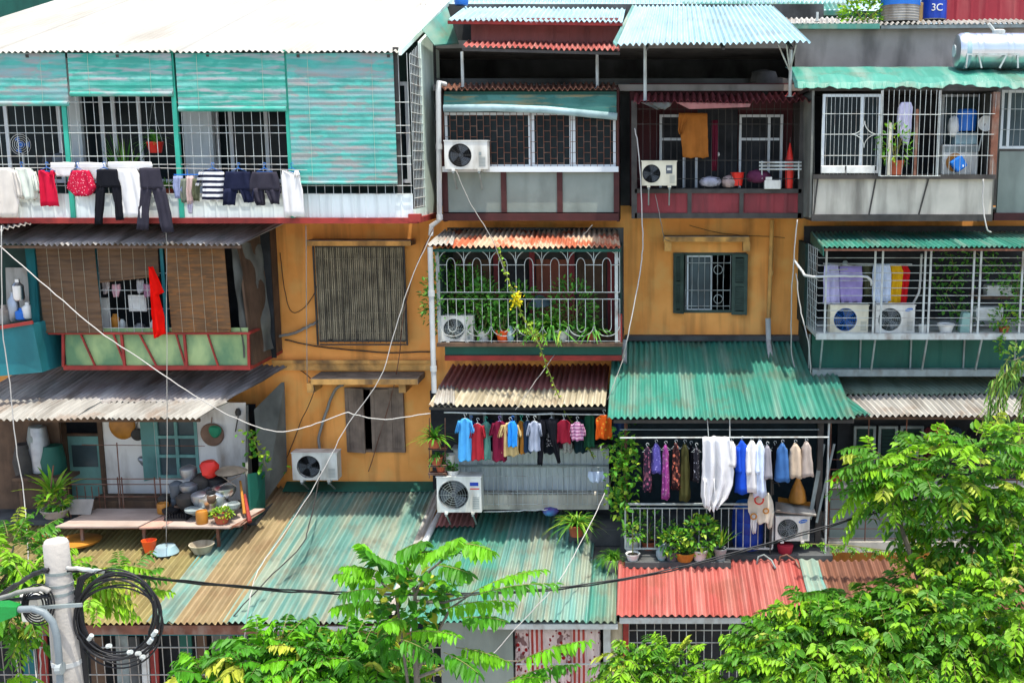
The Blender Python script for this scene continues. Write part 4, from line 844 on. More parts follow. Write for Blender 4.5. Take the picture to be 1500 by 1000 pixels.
# teal crumpled awning sheet
t = T('awning_sheet', 'crumpled bright teal flashing along the top of the grey cage', 'awning', P(1330, 126, .2))
mb = MB(); nx = 70; rows = ((98, 1.6), (104, 1.1), (110, .75), (113, .55), (119, .32), (127, .2)); o = len(mb.v)
xa = P(1163, 110, .3).x; xb = P(1560, 110, .3).x
for lay in (0, 1):
    for j, (yy, Yy) in enumerate(rows):
        for i in range(nx + 1):
            x = xa + (xb - xa) * i / nx; z = P(1330, yy, Yy).z; k = abs(noise.noise(Vector((x * 1.5, j * .5, 2)))) * .2 + abs(noise.noise(Vector((x * 3.1 + j, j * .9, 7)))) * .1 - .08
            mb.v.append((x, Yy + k * .8, z + k * .7 * (1 if j else .2) + (.014 * sin(x * 60) if j == 5 else 0) - lay * .006))
k = nx + 1
for lay in (0, 1):
    for j in range(5):
        for i in range(nx):
            b = o + lay * 6 * k + j * k + i; f = (b, b + 1, b + k + 1, b + k); mb.f.append(f[::-1] if lay == 0 else f); mb.m.append(0)
mb.build('sheet', m_tealb, t)
# water tank
t = T('water_tank', 'horizontal stainless steel water tank lying on a white stand', 'water tank', P(1450, 100, 1.2))
a = P(1402, 75, 1.2); L = P(1510, 75, 1.2).x - a.x; r = .33
mb = MB(); pr = [(.02, -.06), (r * .55, -.045), (r * .9, -.01), (r, .05)]
for q in (.22, .3, .62, .7): pr += [(r, L * q - .02), (r * .975, L * q), (r, L * q + .02)]
pr += [(r, L - .05), (r * .9, L), (r * .4, L + .05), (.02, L + .06)]
mb.lathe(a, pr, 32, 'x'); mb.build('body', m_chrome, t, smooth='auto')
mb = MB(); mb.lathe(a + Vector((-.065, 0, 0)), [(r * .35, 0), (r * .35, .02)], 16, 'x'); mb.lathe(a + Vector((L * .55, 0, r)), [(.12, -.02), (.12, .04), (.09, .06)], 14); mb.tube([a + Vector((L * .5, 0, r + .02)), a + Vector((L * .4, -.05, r + .16))], .03, 8); mb.build('cap', m_wsteel, t)
mb = MB(); a2 = R(1417, 80, 1490, 100, .85); zt = a2[3]
for Yy in (.85, 1.55):
    mb.bar((a2[0] - .02, Yy, zt), (a2[1] + .05, Yy, zt), .03)
    for x0, x1 in ((a2[0], a2[0] - .02), (a2[0] + .2, a2[0] + .27), (a2[1] - .2, a2[1] - .32), (a2[1], a2[1] + .02)): mb.bar((x0, Yy, zt), (x1, Yy, a2[2]), .028)
mb.build('stand', m_wsteel, t)
mb = MB(); a2 = R(1408, 60, 1414, 78, 1.2); mb.lathe(a + Vector((.1, 0, 0)), [(r * 1.003, 0), (r * 1.003, .09)], 32, 'x'); mb.build('label_band', m_sky, t, smooth='auto')
# grey cage
enc = T('balcony_enclosure', 'weathered grey window cage with a bulging barred middle and stained apron', 'balcony', P(1320, 322, .3), G_ENC)
xa, xb = P(1190, 260, .3).x, P(1456, 260, .3).x
mb = MB(); z = P(1320, 319, .3).z; mb.box(xa, xb, .26, 2.18, z - .06, z + .06); z2 = P(1320, 259, .3).z; mb.box(xa, xb, .2, 2.18, z2 - .04, z2 + .04); z3 = P(1320, 133, .3).z; mb.box(xa - .1, xb, .3, 2.18, z3, z3 + .06); mb.build('floor_beam', m_dsteel, enc)
mb = MB(); mb.box(xa + .02, xb - .02, .3, .34, z + .062, z2 - .042); mb.build('apron_panel', m_concl, enc)
for x0, x1 in ((1198, 1192), (1283, 1273), (1360, 1346)):
    mb = MB(); q = P(x0, 262, .28); p2 = P(x1, 314, .28); mb.bar((q.x, .28, q.z), (p2.x, .28, p2.z), .025); mb.build('apron_strut', m_dsteel, enc)
mb = MB(); mb.slab([P(1176, 140, .9), P(1193, 140, .28), P(1193, 318, .28), P(1176, 318, .9)], (0, .05, 0)); mb.build('side_panel', m_tarp, enc); mb = MB(); mb.slab([(xa - .04, .3, z), (xa - .04, 2.18, z), (xa - .04, 2.18, z3), (xa - .04, .3, z3)], (.04, 0, 0)); mb.build('side_wall', m_tarp, enc); mb = MB(); mb.slab([(xb, .4, z), (xb, 2.18, z), (xb, 2.18, z3), (xb, .4, z3)], (.04, 0, 0)); mb.build('side_wall', m_tarp, enc)
mb = MB(); frame(mb, 1204, 138, 1290, 254, .36, .05, .05, (1262,)); o = mb.build('window', m_alu, enc); a = R(1204, 138, 1290, 254, .4); mb = MB(); mb.box(a[0] + .04, a[1] - .04, .39, .395, a[2] + .04, a[3] - .04); mb.build('pane', m_glass, o)
mb = MB(); frame(mb, 1378, 138, 1440, 254, 1.5, .05, .05, ()); o = mb.build('window', m_alu, enc); a = R(1378, 138, 1440, 254, 1.5); mb = MB(); mb.box(a[0] + .04, a[1] - .04, 1.53, 1.535, a[2] + .04, a[3] - .04); mb.build('pane', m_glassb, o)
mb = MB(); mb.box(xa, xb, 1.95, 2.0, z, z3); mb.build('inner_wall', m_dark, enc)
mb = MB(); grille(mb, 1204, 138, 1290, 256, .24, 14, (167, 197, 228, 243), .0055)
q = P(1266, 197, .235); R_ = .24
for sx, sz in ((1, 1), (1, -1), (-1, 1), (-1, -1)): mb.tube([(q.x + sx * R_ - sx * R_ * cos(t_), .23, q.z + sz * R_ - sz * R_ * sin(t_)) for t_ in np.linspace(0, pi / 2, 8)], .008, 4)
mb.build('grille', m_wsteel, enc); mb = MB(); grille(mb, 1376, 138, 1456, 256, .24, 10, (167, 197, 228), .0055)
mb.build('grille', m_wsteel, enc)
mb = MB(); grille(mb, 1292, 132, 1377, 258, .0, 11, (168, 197, 229, 258), .006)
for x in (1292, 1377):
    b = R(x, 132, x, 258, 0)
    for k in range(4):
        for zz in (b[2], b[3] - .2): pass
    for Yk in (.08, .16): mb.tube([(b[0], Yk, b[2]), (b[0], Yk, b[3])], .008, 5)
for y in (168, 197, 229, 258):
    for x in (1292, 1377): q = P(x, y, 0); mb.tube([q, (q.x, .24, q.z)], .008, 5)
mb.build('bay_grille', m_wsteel, enc)
for x, y0, m_ in ((1342, 160, m_orpl), (1303, 180, m_ivory)):
    mb = MB(); b = R(x - 2, y0, x + 2, 257, .03); mb.box(b[0], b[1], .02, .05, b[2], b[3]); mb.build('bay_post', m_ if x == 1303 else m_rsteel, enc)
mb = MB(); b = R(1452, 135, 1462, 262, .25); mb.box(b[0], b[1], .24, .36, b[2], b[3]); mb.build('corner_post', m_rsteel, enc)
garment('pale lilac shirt hanging inside the bulging bars', 'shirt', [[(150, 1320, 1334), (157, 1316, 1337), (180, 1313, 1335), (200, 1318, 1333), (212, 1323, 1330)]], .35, fab('lilac_white', '#c6c2d6'), dep=.06)
plant('bright leafy plant in a terracotta pot inside the bulging bars', 1311, 256, .2, ph=.26, pr=.16, size=.32, n=170, hk=1.3, L=.11, w=.05, seed=3)
t = T('washing_machine', 'white washing machine behind bars with a blue checked bag leaning on it', 'washing machine', P(1408, 256, .75)); a = R(1380, 212, 1433, 256, .75)
mb = MB(); mb.box(a[0], a[1], .75, 1.2, a[2], a[3]); mb.build('body', m_white, t, bevel=.02); mb = MB(); mb.box(a[0] + .02, a[1] - .02, .742, .749, a[3] - .14, a[3] - .03); mb.build('control_panel', m_gsteel, t)
mb = MB(); mb.lathe(((a[0] + a[1]) / 2 - .1, .73, (a[2] + a[3]) / 2 - .05), [(.15, .02), (.17, 0), (.13, -.005), (0, .005)], 20, 'y'); mb.build('door', m_amber, t)
mb = MB(); c = P(1405, 240, .4); w2 = .17; mb.slab([c + Vector((-w2, 0, .02)), c + Vector((-.02, 0, -w2)), c + Vector((w2, 0, -.03)), c + Vector((.04, 0, w2))], (0, .16, 0)); mb.build('checked_bag', mat('blue_check', H('#1f6fc0'), var=.05, pat='dots', pc=H('#d5dde2'), pf=14), bevel=.03, label='blue and white patterned bag hanging in the grey cage', cat='bag')
c = P(1415, 192, .9); mb = MB(); mb.lathe(c, [(.17, 0), (.19, .15), (.19, .36), (.15, .4), (0, .41)], 18); mb.build('barrel', m_blue, smooth='auto', label='blue plastic barrel behind the bars of the grey cage', cat='barrel')
a = R(1380, 194, 1432, 212, .8); mb = MB(); mb.box(a[0] + .25, a[1], .8, 1.1, a[2] + .003, a[3]); mb.build('box', m_sky, bevel=.02, label='pale blue box standing on the washing machine', cat='box')
pillow('white sack propped above the washing machine', 1397, 185, .9, .12, .2, .1, m_ceram, 'sack', 'sack')
c = P(1444, 181, .5); t = T('satellite_dish', 'round white dish hanging at the right of the grey cage', 'dish', c); mb = MB(); mb.lathe(c, [(.002, .07), (.08, .05), (.145, 0), (.14, -.01), (.07, .04), (.002, .06)], 20, 'y'); mb.build('bowl', m_white, t, smooth='auto'); mb = MB(); mb.tube([c + Vector((0, .05, 0)), c + Vector((-.05, .2, -.5))], .015, 6); mb.build('arm', m_wsteel, t)
a = R(1204, 243, 1280, 254, .2); mb = MB(); mb.box(a[0] - .01, a[0] + .42, .2, .3, a[2], a[3]); mb.build('planter_box', m_ceram, bevel=.01, label='white trough on the left end of the grey cage sill', cat='planter', group='white troughs on the sill')
mb = MB(); mb.box(a[0] + .45, a[1] + .02, .2, .3, a[2], a[3]); mb.build('planter_box', m_ceram, bevel=.01, label='white trough between the first trough and the bulging bars', cat='planter', group='white troughs on the sill')
wire('hanging_cable', 'grey cable hanging from the right end of the stained apron', [(1441, 262, .2), (1440, 300, .2), (1446, 335, .1), (1452, 340, .2)], .014, m_wcable)
enc = T('balcony_enclosure', 'plain grey bay with a white window at the far right', 'balcony', P(1490, 322, .9), G_ENC)
a = R(1462, 222, 1560, 312, .9); mb = MB(); mb.box(a[0], a[1], .9, .96, a[2], a[3]); mb.box(a[0], a[1], .96, 2.18, a[2], a[2] + .06); mb.build('apron_panel', m_ggrey, enc)
mb = MB(); frame(mb, 1466, 132, 1545, 218, .9, .05, .06, (1478, 1510)); o = mb.build('window', m_alu, enc); a = R(1466, 132, 1545, 218, .9); mb = MB(); mb.box(a[0] + .04, a[1] - .04, .93, .935, a[2] + .04, a[3] - .04); mb.build('pane', m_glassb, o)
a = R(1456, 312, 1560, 323, .85); mb = MB(); mb.box(a[0], a[1], .85, 1.1, a[2], a[3]); mb.build('floor_beam', m_maroonst, enc)
mb = MB(); grille(mb, 1466, 132, 1545, 216, .82, 8, (160, 190), .006); mb.build('grille', m_wsteel, enc)
# ------------------------------------------------------------------ column 4 second floor
enc = T('balcony_enclosure', 'white barred balcony with laundry over a deep green apron and struts', 'balcony', P(1345, 548, 0), G_ENC)
xa = P(1196, 490, 0).x; xb = P(1590, 490, 0).x; zf = P(1345, 491, 0).z; zt = P(1345, 364, 0).z
mb = MB(); mb.box(xa, xb, -.04, 2.18, zf - .05, zf + .02); mb.box(xa - .02, xb, -.07, -.041, zf - .07, zf + .04); mb.build('floor_beam', m_wsteel, enc)
zb = P(1345, 546, .4).z; a = R(1190, 495, 1590, 540, .55); mb = MB(); mb.sheet((xa, .55, zb), (xb, .55, zb), (xb, .55, zf - .06), (xa, .55, zf - .06), pitch=.4, amp=.004, rows=3, box=True); mb.build('apron_panel', m_dkteal, enc)
mb = MB(); mb.box(xa, xb, .36, .54, zb - .06, zb + .07); mb.build('base_rail', m_gsteel, enc)
for x0, x1 in ((1205, 1192), (1282, 1264), (1358, 1340), (1438, 1418), (1515, 1495)):
    q = P(x0, 492, 0); mb = MB(); mb.bar((q.x, -.02, zf - .06), (q.x + .02, .34, zb + .07), .03, .04); mb.bar((q.x - .16, .52, zf - .06), (q.x - .16, .52, zb + .07), .03); mb.build('strut', m_gsteel, enc)
mb = MB(); zs = np.linspace(zf + .05, zt - .03, 12)
for z in zs: mb.tube([(xa, -.02, z), (xb, -.02, z)], .0065, 5); mb.tube([(xa + .01, 0, z), (xa + .01, 2.1, z)], .0065, 5)
for k in range(10): yy = .15 + k * .21; mb.tube([(xa, yy, zf), (xa, yy, zt)], .007, 5)
mb.build('grille', m_wsteel, enc)
for x in (1209, 1280, 1291, 1353, 1361, 1424, 1434, 1495):
    q = P(x, 430, 0); mb = MB(); mb.box(q.x - .018, q.x + .018, -.035, -.012, zf + .02, zt); mb.build('grille_post', m_wsteel, enc)
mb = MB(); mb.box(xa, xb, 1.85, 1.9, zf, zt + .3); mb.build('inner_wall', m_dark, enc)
mb = MB(); mb.slab([(xa - .03, 2.1, zf), (xa - .03, .6, zf - .3), (xa - .03, .4, zb), (xa - .03, 2.18, zb)], (.03, 0, 0)); mb.build('side_apron', m_dkgreen, enc); mb = MB(); mb.box(xa - .06, xa - .0, 1.2, 2.18, zf, zt); mb.build('side_wall', m_dkgreen, enc)
rf = T('corrugated_roof', 'green corrugated canopy over the barred laundry balcony', 'roof', P(1345, 362, -.45))
A = P(1206, 362, -.45); B = Vector((xb + .1, -.45, A.z)); C_ = Vector((xb + .1, 1.3, P(1300, 340, 1.3).z)); D_ = Vector((P(1188, 340, 1.3).x, 1.3, C_.z))
mb = MB(); mb.sheet(A, B, C_, D_, pitch=.09, amp=.014, rows=4); mb.build('roof_sheet', m_tealb, rf)
mb = MB(); mb.bar(A + Vector((0, .03, -.05)), B + Vector((0, .03, -.05)), .04); mb.build('gutter', m_rustsh, rf)
mb = MB(); mb.slab([A + Vector((-.01, 0, -.01)), A + Vector((0, 0, -.16)), D_ + Vector((-.01, 0, -.2)), D_ + Vector((-.01, 0, .0))], (.02, 0, 0)); mb.build('gable_panel', m_dkteal, rf)
GA = 'air conditioner outdoor units'
ac('older cream air conditioner behind bars at the left corner of the laundry balcony', 1216, 448, 1272, 488, .12, m=m_ivory, guard=m_blue, fx=.4)
ac('white air conditioner with a blue oval badge below the folded red shirt', 1283, 448, 1340, 488, .12, badge=oval(.84, .86, .1, .06, m_blue, 'SAMSUNG'))
GS = 'shirts drying behind white bars'
f_lil = fab('lilac', '#9a8cc0'); f_yel = fab('yellow', '#d8a51c'); f_rd = fab('scarlet', '#c81d22'); f_pb = fab('pale_blue', '#c9d6ea'); f_olive = fab('olive', '#5d5f48'); f_paleb = fab('lilac_pale', '#b9b3d6')
garment('pale lilac shirt at the left corner of the barred balcony', 'shirt', [[(388, 1208, 1228), (410, 1206, 1230), (445, 1206, 1230)]], .3, f_paleb, group=GS)
garment('lilac shirt drying left of the olive cloth', 'shirt', [[(390, 1230, 1262), (410, 1229, 1264), (442, 1231, 1262)]], .3, f_lil, group=GS)
garment('olive shirt half hidden beside the lilac shirt', 'shirt', [[(386, 1264, 1276), (410, 1264, 1277), (434, 1266, 1276)]], .45, f_olive, group=GS)
garment('pale blue shirt between olive and yellow shirts', 'shirt', [[(387, 1280, 1303), (400, 1278, 1306), (442, 1279, 1305)]], .3, f_pb, group=GS)
garment('yellow shirt between the pale blue and red ones', 'shirt', [[(388, 1303, 1320), (398, 1301, 1323), (412, 1303, 1322), (445, 1296, 1318)]], .36, f_yel, group=GS)
garment('red shirt at the right of the yellow one', 'shirt', [[(389, 1318, 1330), (398, 1316, 1334), (412, 1317, 1332), (444, 1314, 1328)]], .42, f_rd, group=GS)
mb = MB(); mb.tube([P(1206, 386, .33), P(1336, 387, .33)], .012, 6); mb.build('drying_rail', m_wsteel, label='rail carrying shirts in the barred balcony', cat='rail')
wire('drain_pipe', 'white pipe bending into the left corner of the barred balcony', [(1163, 380, .6), (1174, 396, .3), (1185, 405, -.1), (1230, 404, -.1), (1270, 406, -.1), (1277, 418, .05)], .025, m_pvc, 'pipe', n=8)
wire('drain_pipe', 'grey pipe behind the bars right of the red shirt', [(1350, 372, .3), (1348, 410, .3), (1345, 430, .3), (1334, 450, .35)], .022, m_pvc, 'pipe', n=8)
c = P(1232, 392, .2); t = T('wall_lamp', 'small round fixture hanging over the lilac shirts', 'lamp', P(1238, 388, .2)); mb = MB(); mb.lathe(P(1238, 388, .2), [(.05, 0), (.06, .03), (.03, .08)], 12); mb.build('shade', m_gsteel, t); mb = MB(); mb.tube([P(1215, 396, .2), P(1242, 394, .2)], .012, 6); mb.build('arm', m_wsteel, t)
GP = 'pots on the barred balcony floor'
def barepot(label, x, y, Y, r, h, m, cat='pot', **k): c = P(x, y, Y); t = T('flower_pot', label, cat, c, k.get('group')); pot(t, c, r, h, m, taper=k.get('taper', .75)); return t
barepot('slim white pot beside the second barred air conditioner', 1351, 488, .15, .08, .16, m_ceram, group=GP)
barepot('wide white bowl pot on the barred balcony floor', 1385, 489, .15, .16, .2, m_ceram, group=GP, taper=.6)
a = R(1406, 458, 1424, 488, .2); mb = MB(); mb.slab([(a[0], .2, a[2]), (a[1], .2, a[2]), (a[1] - .02, .2, a[3]), (a[0] + .06, .2, a[3])], (0, .2, 0)); mb.build('jug', mat('pale_green_plastic', H('#93b5a8'), var=.1), bevel=.03, label='pale green jug right of the white bowl pot', cat='jug')
a = R(1446, 418, 1484, 434, .7); mb = MB(); mb.box(a[0], a[1], .7, .95, a[2], a[3]); mb.build('planter_box', m_ceram, bevel=.02, label='upper white trough on a shelf behind the bars', cat='planter', group='white troughs behind bars')
a = R(1430, 450, 1470, 470, .4); mb = MB(); mb.box(a[0], a[1], .4, .65, a[2], a[3]); mb.build('planter_box', m_ceram, bevel=.02, label='lower white trough beside the trailing plant', cat='planter', group='white troughs behind bars')
mb = MB(); a = R(1430, 434, 1500, 438, .6); mb.box(a[0], a[1] + .8, .6, 1.1, a[2], a[3]); mb.build('shelf', m_wood, label='shelf under the upper white trough', cat='shelf')
plant('trailing plant in a small pot at the right of the barred balcony', 1470, 489, .1, ph=.14, pr=.1, size=.28, n=150, hk=.9, L=.09, w=.05, seed=21, lm=LV_pot)
rng = np.random.default_rng(31)
def vine(label, pts, Y, n, L, w, spread, lm, name='climbing_plant', cat='climber', seed=1):
    rng = np.random.default_rng(seed); pp = [P(x, y, Y) for x, y in pts]; t = T(name, label, cat, pp[-1]); mb = MB(); mb.tube(pp, .008, 5); mb.build('stem', lm[3], t); mb = MB()
    for _ in range(n):
        i = rng.integers(0, len(pp) - 1); q = np.array(pp[i].lerp(pp[i + 1], float(rng.random()))) + rng.normal(0, 1, 3) * np.array(spread); mb.mi = int(rng.choice((0, 1, 1, 2))) if lm is not LV_dark else int(rng.choice((0, 1)))
        d = rng.normal(0, 1, 3); d[1] -= .4; leafset(rng, mb, q, d, L * rng.uniform(.6, 1.2), w * rng.uniform(.7, 1.2))
    mb.build('foliage', lm, t); return t
vine('dark creeper climbing behind the bars in the middle of the balcony', [(1392, 372), (1400, 400), (1385, 430), (1400, 455), (1420, 470)], .7, 260, .1, .06, (.2, .12, .1), LV_dark, seed=4)
vine('creeper over the upper white trough behind the bars', [(1430, 370), (1455, 390), (1480, 410), (1490, 430)], .6, 200, .1, .06, (.2, .12, .12), LV_dark, seed=6)
vine('strand of leaves trailing below the barred balcony floor', [(1474, 480), (1466, 495), (1464, 510), (1466, 520)], -.1, 40, .1, .06, (.04, .03, .03), LV_pot, seed=7)
vine('creeper on the far right of the barred balcony', [(1500, 370), (1490, 420), (1500, 470)], .3, 160, .1, .06, (.15, .12, .12), LV_dark, seed=8)
wire('hanging_cable', 'white cable running down beside the barred balcony corner', [(1168, 322, .5), (1164, 370, .5), (1160, 430, .6), (1160, 520, .8), (1175, 560, .6)], .012, m_wcable)
wire('hanging_cable', 'pale cable slanting from the ochre corner to the green apron', [(1166, 400, .5), (1172, 450, .4), (1184, 500, .2), (1188, 548, .3)], .012, m_wcable)
# ================================================================== column 1, second floor: bamboo blind cage
enc = T('balcony_enclosure', 'shabby cage behind brown bamboo blinds with a green stained apron', 'balcony', P(210, 540, .35), G_ENC)
Yc = .35
xa, xb = P(92, 520, Yc).x, P(366, 520, Yc).x; zb = P(220, 540, Yc).z; zs = P(220, 488, Yc).z; zt = P(220, 350, Yc).z; xl = P(50, 430, Yc).x
mb = MB(); mb.box(xa, xb, Yc - .02, Yc + .06, zb - .02, zb + .06); mb.box(xa, xb, Yc + .06, 2.18, zb - .02, zb + .03); mb.bar((xb - .02, Yc + .06, zb + .02), (xb - .02, 2.18, zb + .02), .07); mb.build('floor_beam', m_redst, enc)
mb = MB(); mb.box(xa + .04, xb - .02, Yc + .03, Yc + .05, zb + .062, zs + .1); mb.build('apron_panel', m_gpanel, enc)
for x0, x1 in ((93, 93), (118, 140), (166, 184), (178, 183), (204, 230), (258, 272), (270, 274), (304, 320), (364, 365)):
    q = P(x0, 492, Yc); p2 = P(x1, 538, Yc); mb = MB(); mb.bar((q.x, Yc, zs), (p2.x, Yc, zb + .04), .045 if abs(x0 - x1) < 7 else .03); mb.build('apron_strut', m_redst, enc)
mb = MB(); mb.box(xa - .35, xb + .04, Yc - .03, Yc + .5, zs - .02, zs + .02); mb.build('sill', m_redst, enc)
mb = MB(); mb.box(xl, xb + .1, 1.5, 1.55, zb, zt + .1); mb.build('inner_wall', m_dark, enc)
mb = MB(); grille(mb, 146, 352, 250, 487, Yc + .02, 9, (400, 425, 452, 480), .006); mb.build('grille', m_wsteel, enc)
mb = MB(); q = P(142, 420, Yc).x; mb.box(q - .03, q + .03, Yc - .01, Yc + .03, zs, zt); mb.build('post', m_tpanel, enc); mb = MB(); q = P(240, 420, Yc).x; mb.box(q - .03, q + .03, Yc - .01, Yc + .03, zs, zt); mb.build('post', m_tpanel, enc)
# right flank: tarpaulin sagging from roof to sill, dark boards behind
mb = MB(); mb.slab([(xb - .02, Yc + .1, zb + .05), (xb - .02, 2.15, zb + .05), (xb - .02, 2.15, zt + .1), (xb - .25, Yc + .3, zt + .1)], (.04, 0, 0)); mb.build('side_wall', m_wood, enc)
mb = MB(); o = len(mb.v); n1, n2 = 14, 22
for lay in (0, 1):
    for j in range(n2 + 1):
        v = j / n2
        for i in range(n1 + 1):
            u = i / n1; A = P(332 + 45 * u, 352 + 6 * u, Yc + .05 + 1.1 * u); B = P(352 + 44 * u, 524 - 14 * u, Yc + .0 + 1.1 * u); q = A.lerp(B, v)
            k = noise.noise(Vector((u * 3, v * 4, 4))) * .07 + noise.noise(Vector((u * 9, v * 5, 1))) * .025
            mb.v.append((q.x + .06 + k + lay * .008, q.y - k, q.z))
k = n1 + 1
for lay in (0, 1):
    for j in range(n2):
        for i in range(n1):
            b = o + lay * (n2 + 1) * k + j * k + i; mb.f.append((b, b + k, b + k + 1, b + 1)); mb.m.append(0)
mb.build('side_tarpaulin', m_tarp, enc, smooth=True)
rf = T('corrugated_roof', 'old grey roof in shadow between the white cage and bamboo blinds', 'roof', P(210, 355, .0))
A = P(-60, 358, -.1); B = P(352, 355, -.1); B.z = A.z
mb = MB(); mb.sheet(A, B, (B.x + .5, 1.9, A.z + .45), (A.x, 1.9, A.z + .45), pitch=.11, amp=.018, rows=4); mb.build('roof_sheet', m_grey, rf); mb = MB(); mb.bar(A + Vector((0, .05, -.05)), B + Vector((0, .05, -.05)), .05); mb.build('batten', m_wood, rf)
mb = MB(); mb.sheet(P(-60, 352, -.3), P(46, 328, -.3), P(40, 322, .4), P(-60, 330, .4), pitch=.1, amp=.015, rows=3); mb.build('corrugated_roof', m_greyl, label='scrap of pale corrugated sheet at the far left under the white cage', cat='roof')
BB = 'brown bamboo blinds'
blind('brown bamboo blind nearest the teal tarpaulin box', 57, 357, 143, 486, Yc - .06, m_bblind, group=BB, skew=.03, roll=.02, name='bamboo_blind', cords=4)
blind('short tilted bamboo blind above the barred opening', 144, 357, 232, 408, Yc - .05, m_bblind, group=BB, tilt=.12, roll=.02, name='bamboo_blind', cords=4)
blind('rust streaked bamboo blind right of the red flag cloth', 245, 357, 332, 485, Yc - .06, mat('rusty_bamboo_blind', H('#6b4f35'), var=.25, sc=2, rough=.9, pat='weave', pc=(H('#7d5a37'), H('#55402c'), H('#8f5f33')), pf=14, bump=.2), group=BB, skew=.03, roll=.02, name='bamboo_blind', cords=4)
mb = MB(); mb.cloth([(391, 217, 223), (405, 219, 230), (428, 220, 240), (432, 221, 232), (460, 222, 240), (488, 225, 243), (494, 226, 232)], Yc - .2, dep=.05, fold=.03, kf=3); mb.build('red_cloth', fab('bright_red', '#e01208', trans=.15), smooth=True, label='bright red cloth hanging pointed from the bamboo cage', cat='cloth')
# cluttered opening
for x0, x1, y0, y1, Yk, m_, lab in ((145, 160, 436, 482, .7, m_white, 'white gas heater standing behind the bamboo cage bars'), (188, 214, 432, 456, .75, m_ceram, 'white paper hanging behind bars left of the red cloth')):
    a = R(x0, y0, x1, y1, Yk); mb = MB(); mb.box(a[0], a[1], Yk, Yk + .05, a[2], a[3]); mb.box(a[0] + .02, a[1] - .02, Yk - .012, Yk - .001, a[2] + .02, a[3] - .05); mb.build('panel', m_, label=lab, cat='panel', bevel=.008)
for i, (x, y, r, h, m_) in enumerate(((170, 484, .08, .32, m_amber), (180, 484, .06, .22, m_wsteel), (205, 484, .1, .14, m_alum), (226, 484, .07, .2, m_white), (238, 470, .06, .25, m_blue))):
    mb = MB(); mb.lathe(P(x, y, .65), [(r * .8, 0), (r, h * .1), (r, h * .75), (r * .5, h * .9), (r * .5, h), (r * .3, h)], 14); mb.build('jar', m_, smooth='auto', label=('amber bottle', 'white bottle', 'dented aluminium pot', 'white jar left of the red cloth', 'blue jar right of the red cloth')[i] + ' on the bamboo cage sill', cat='jar', group='jars on the bamboo cage sill')
for i, (x, y, c) in enumerate(((154, 420, '#a89d9b'), (170, 424, '#c9a0a8'), (205, 418, '#b9b9bd'), (216, 424, '#b78aa0'))):
    garment(('grey rag', 'pink rag', 'pale rag', 'mauve rag')[i] + ' hanging behind the bars under the tilted blind', 'rag', [[(y - 8, x - 6, x + 6), (y, x - 5, x + 7), (y + 10, x - 2, x + 4)]], .6, fab('rag%d' % i, c), group='rags under the tilted blind')
# far left teal tarpaulin box
enc = T('balcony_enclosure', 'teal tarpaulin covered box at the left edge with mirror and jars', 'balcony', P(30, 550, -.2), G_ENC)
mb = MB(); mb.slab([P(-70, 494, -.3), P(48, 474, -.1), P(62, 545, .0), P(-60, 556, -.3)], (0, .06, 0)); mb.slab([P(48, 474, -.1), P(62, 545, 0), Vector(P(62, 545, 0)) + Vector((.1, 2, 0)), Vector(P(48, 474, -.1)) + Vector((.1, 2, 0))], (-.03, 0, 0)); mb.build('apron_panel', m_tpanel, enc)
mb = MB(); mb.bar(P(-70, 491, -.35), P(48, 472, -.12), .06); mb.build('sill', m_redst, enc)
mb = MB(); q = P(41, 430, .1); mb.slab([P(36, 362, .1), P(50, 362, .3), P(58, 480, .3), P(48, 480, .1)], (0, .05, 0)); mb.build('corner_panel', m_tpanel, enc)
mb = MB(); mb.slab([P(52, 480, .5), P(70, 480, 1.5), P(92, 520, 1.5), P(66, 532, .3)], (0, .04, 0)); mb.build('side_panel', m_whitegrey, enc)
mb = MB(); mb.box(-15, P(60, 430, 1.0).x, 1.0, 1.05, P(20, 500, 1).z, P(20, 350, 1).z); mb.build('inner_wall', m_dkgreen, enc)
mb = MB(); mb.slab([P(8, 392, .9), P(40, 392, .9), P(44, 462, .9), P(10, 462, .9)], (0, .03, 0)); mb.build('mirror', m_greyl, enc)
for i, (x, y, r, h, m_) in enumerate(((8, 474, .12, .35, m_greyl), (22, 470, .1, .55, m_alum), (33, 468, .12, .22, m_blue), (42, 466, .1, .3, m_ceram), (28, 440, .1, .4, m_chrome))):
    mb = MB(); mb.lathe(P(x, y, .2), [(r * .8, 0), (r, h * .1), (r, h * .7), (r * .4, h * .85), (r * .4, h)], 12, wob=.05); mb.build('jar', m_, smooth='auto', label=('grey canister', 'tall aluminium jar', 'blue tub', 'white jar', 'shiny kettle')[i] + ' in the teal tarpaulin box', cat='jar', group='jars in the teal box')
# ================================================================== column 2, second floor plant balcony
enc = T('balcony_enclosure', 'white arched grille balcony crowded with potted plants', 'balcony', P(775, 525, .3), G_ENC)
xa, xb = P(640, 505, .25).x, P(912, 505, .25).x; zf = P(775, 502, .25).z; zt = P(775, 364, .3).z; zb = P(775, 526, .5).z
mb = MB(); mb.box(xa, xb, .22, 2.18, zf - .07, zf - .005); mb.build('floor', m_wood, enc); mb = MB(); mb.box(xa + .1, xb - .02, .5, .56, zb + .08, zf - .072); mb.build('apron_panel', m_dkteal, enc); mb = MB(); mb.box(xa + .1, xb - .02, .46, 2.18, zb - .02, zb + .078); mb.build('floor_beam', m_redst, enc)
mb = MB(); xs = np.linspace(xa + .06, xb - .05, 22); Yg = .27; zm1 = P(775, 428, Yg).z; zm2 = P(775, 438, Yg).z; za = P(775, 388, Yg).z; zl = P(775, 478, Yg).z
for z in (zm1, zm2, zt - .02, zf + .03): mb.tube([(xs[0], Yg, z), (xs[-1], Yg, z)], .008, 5)
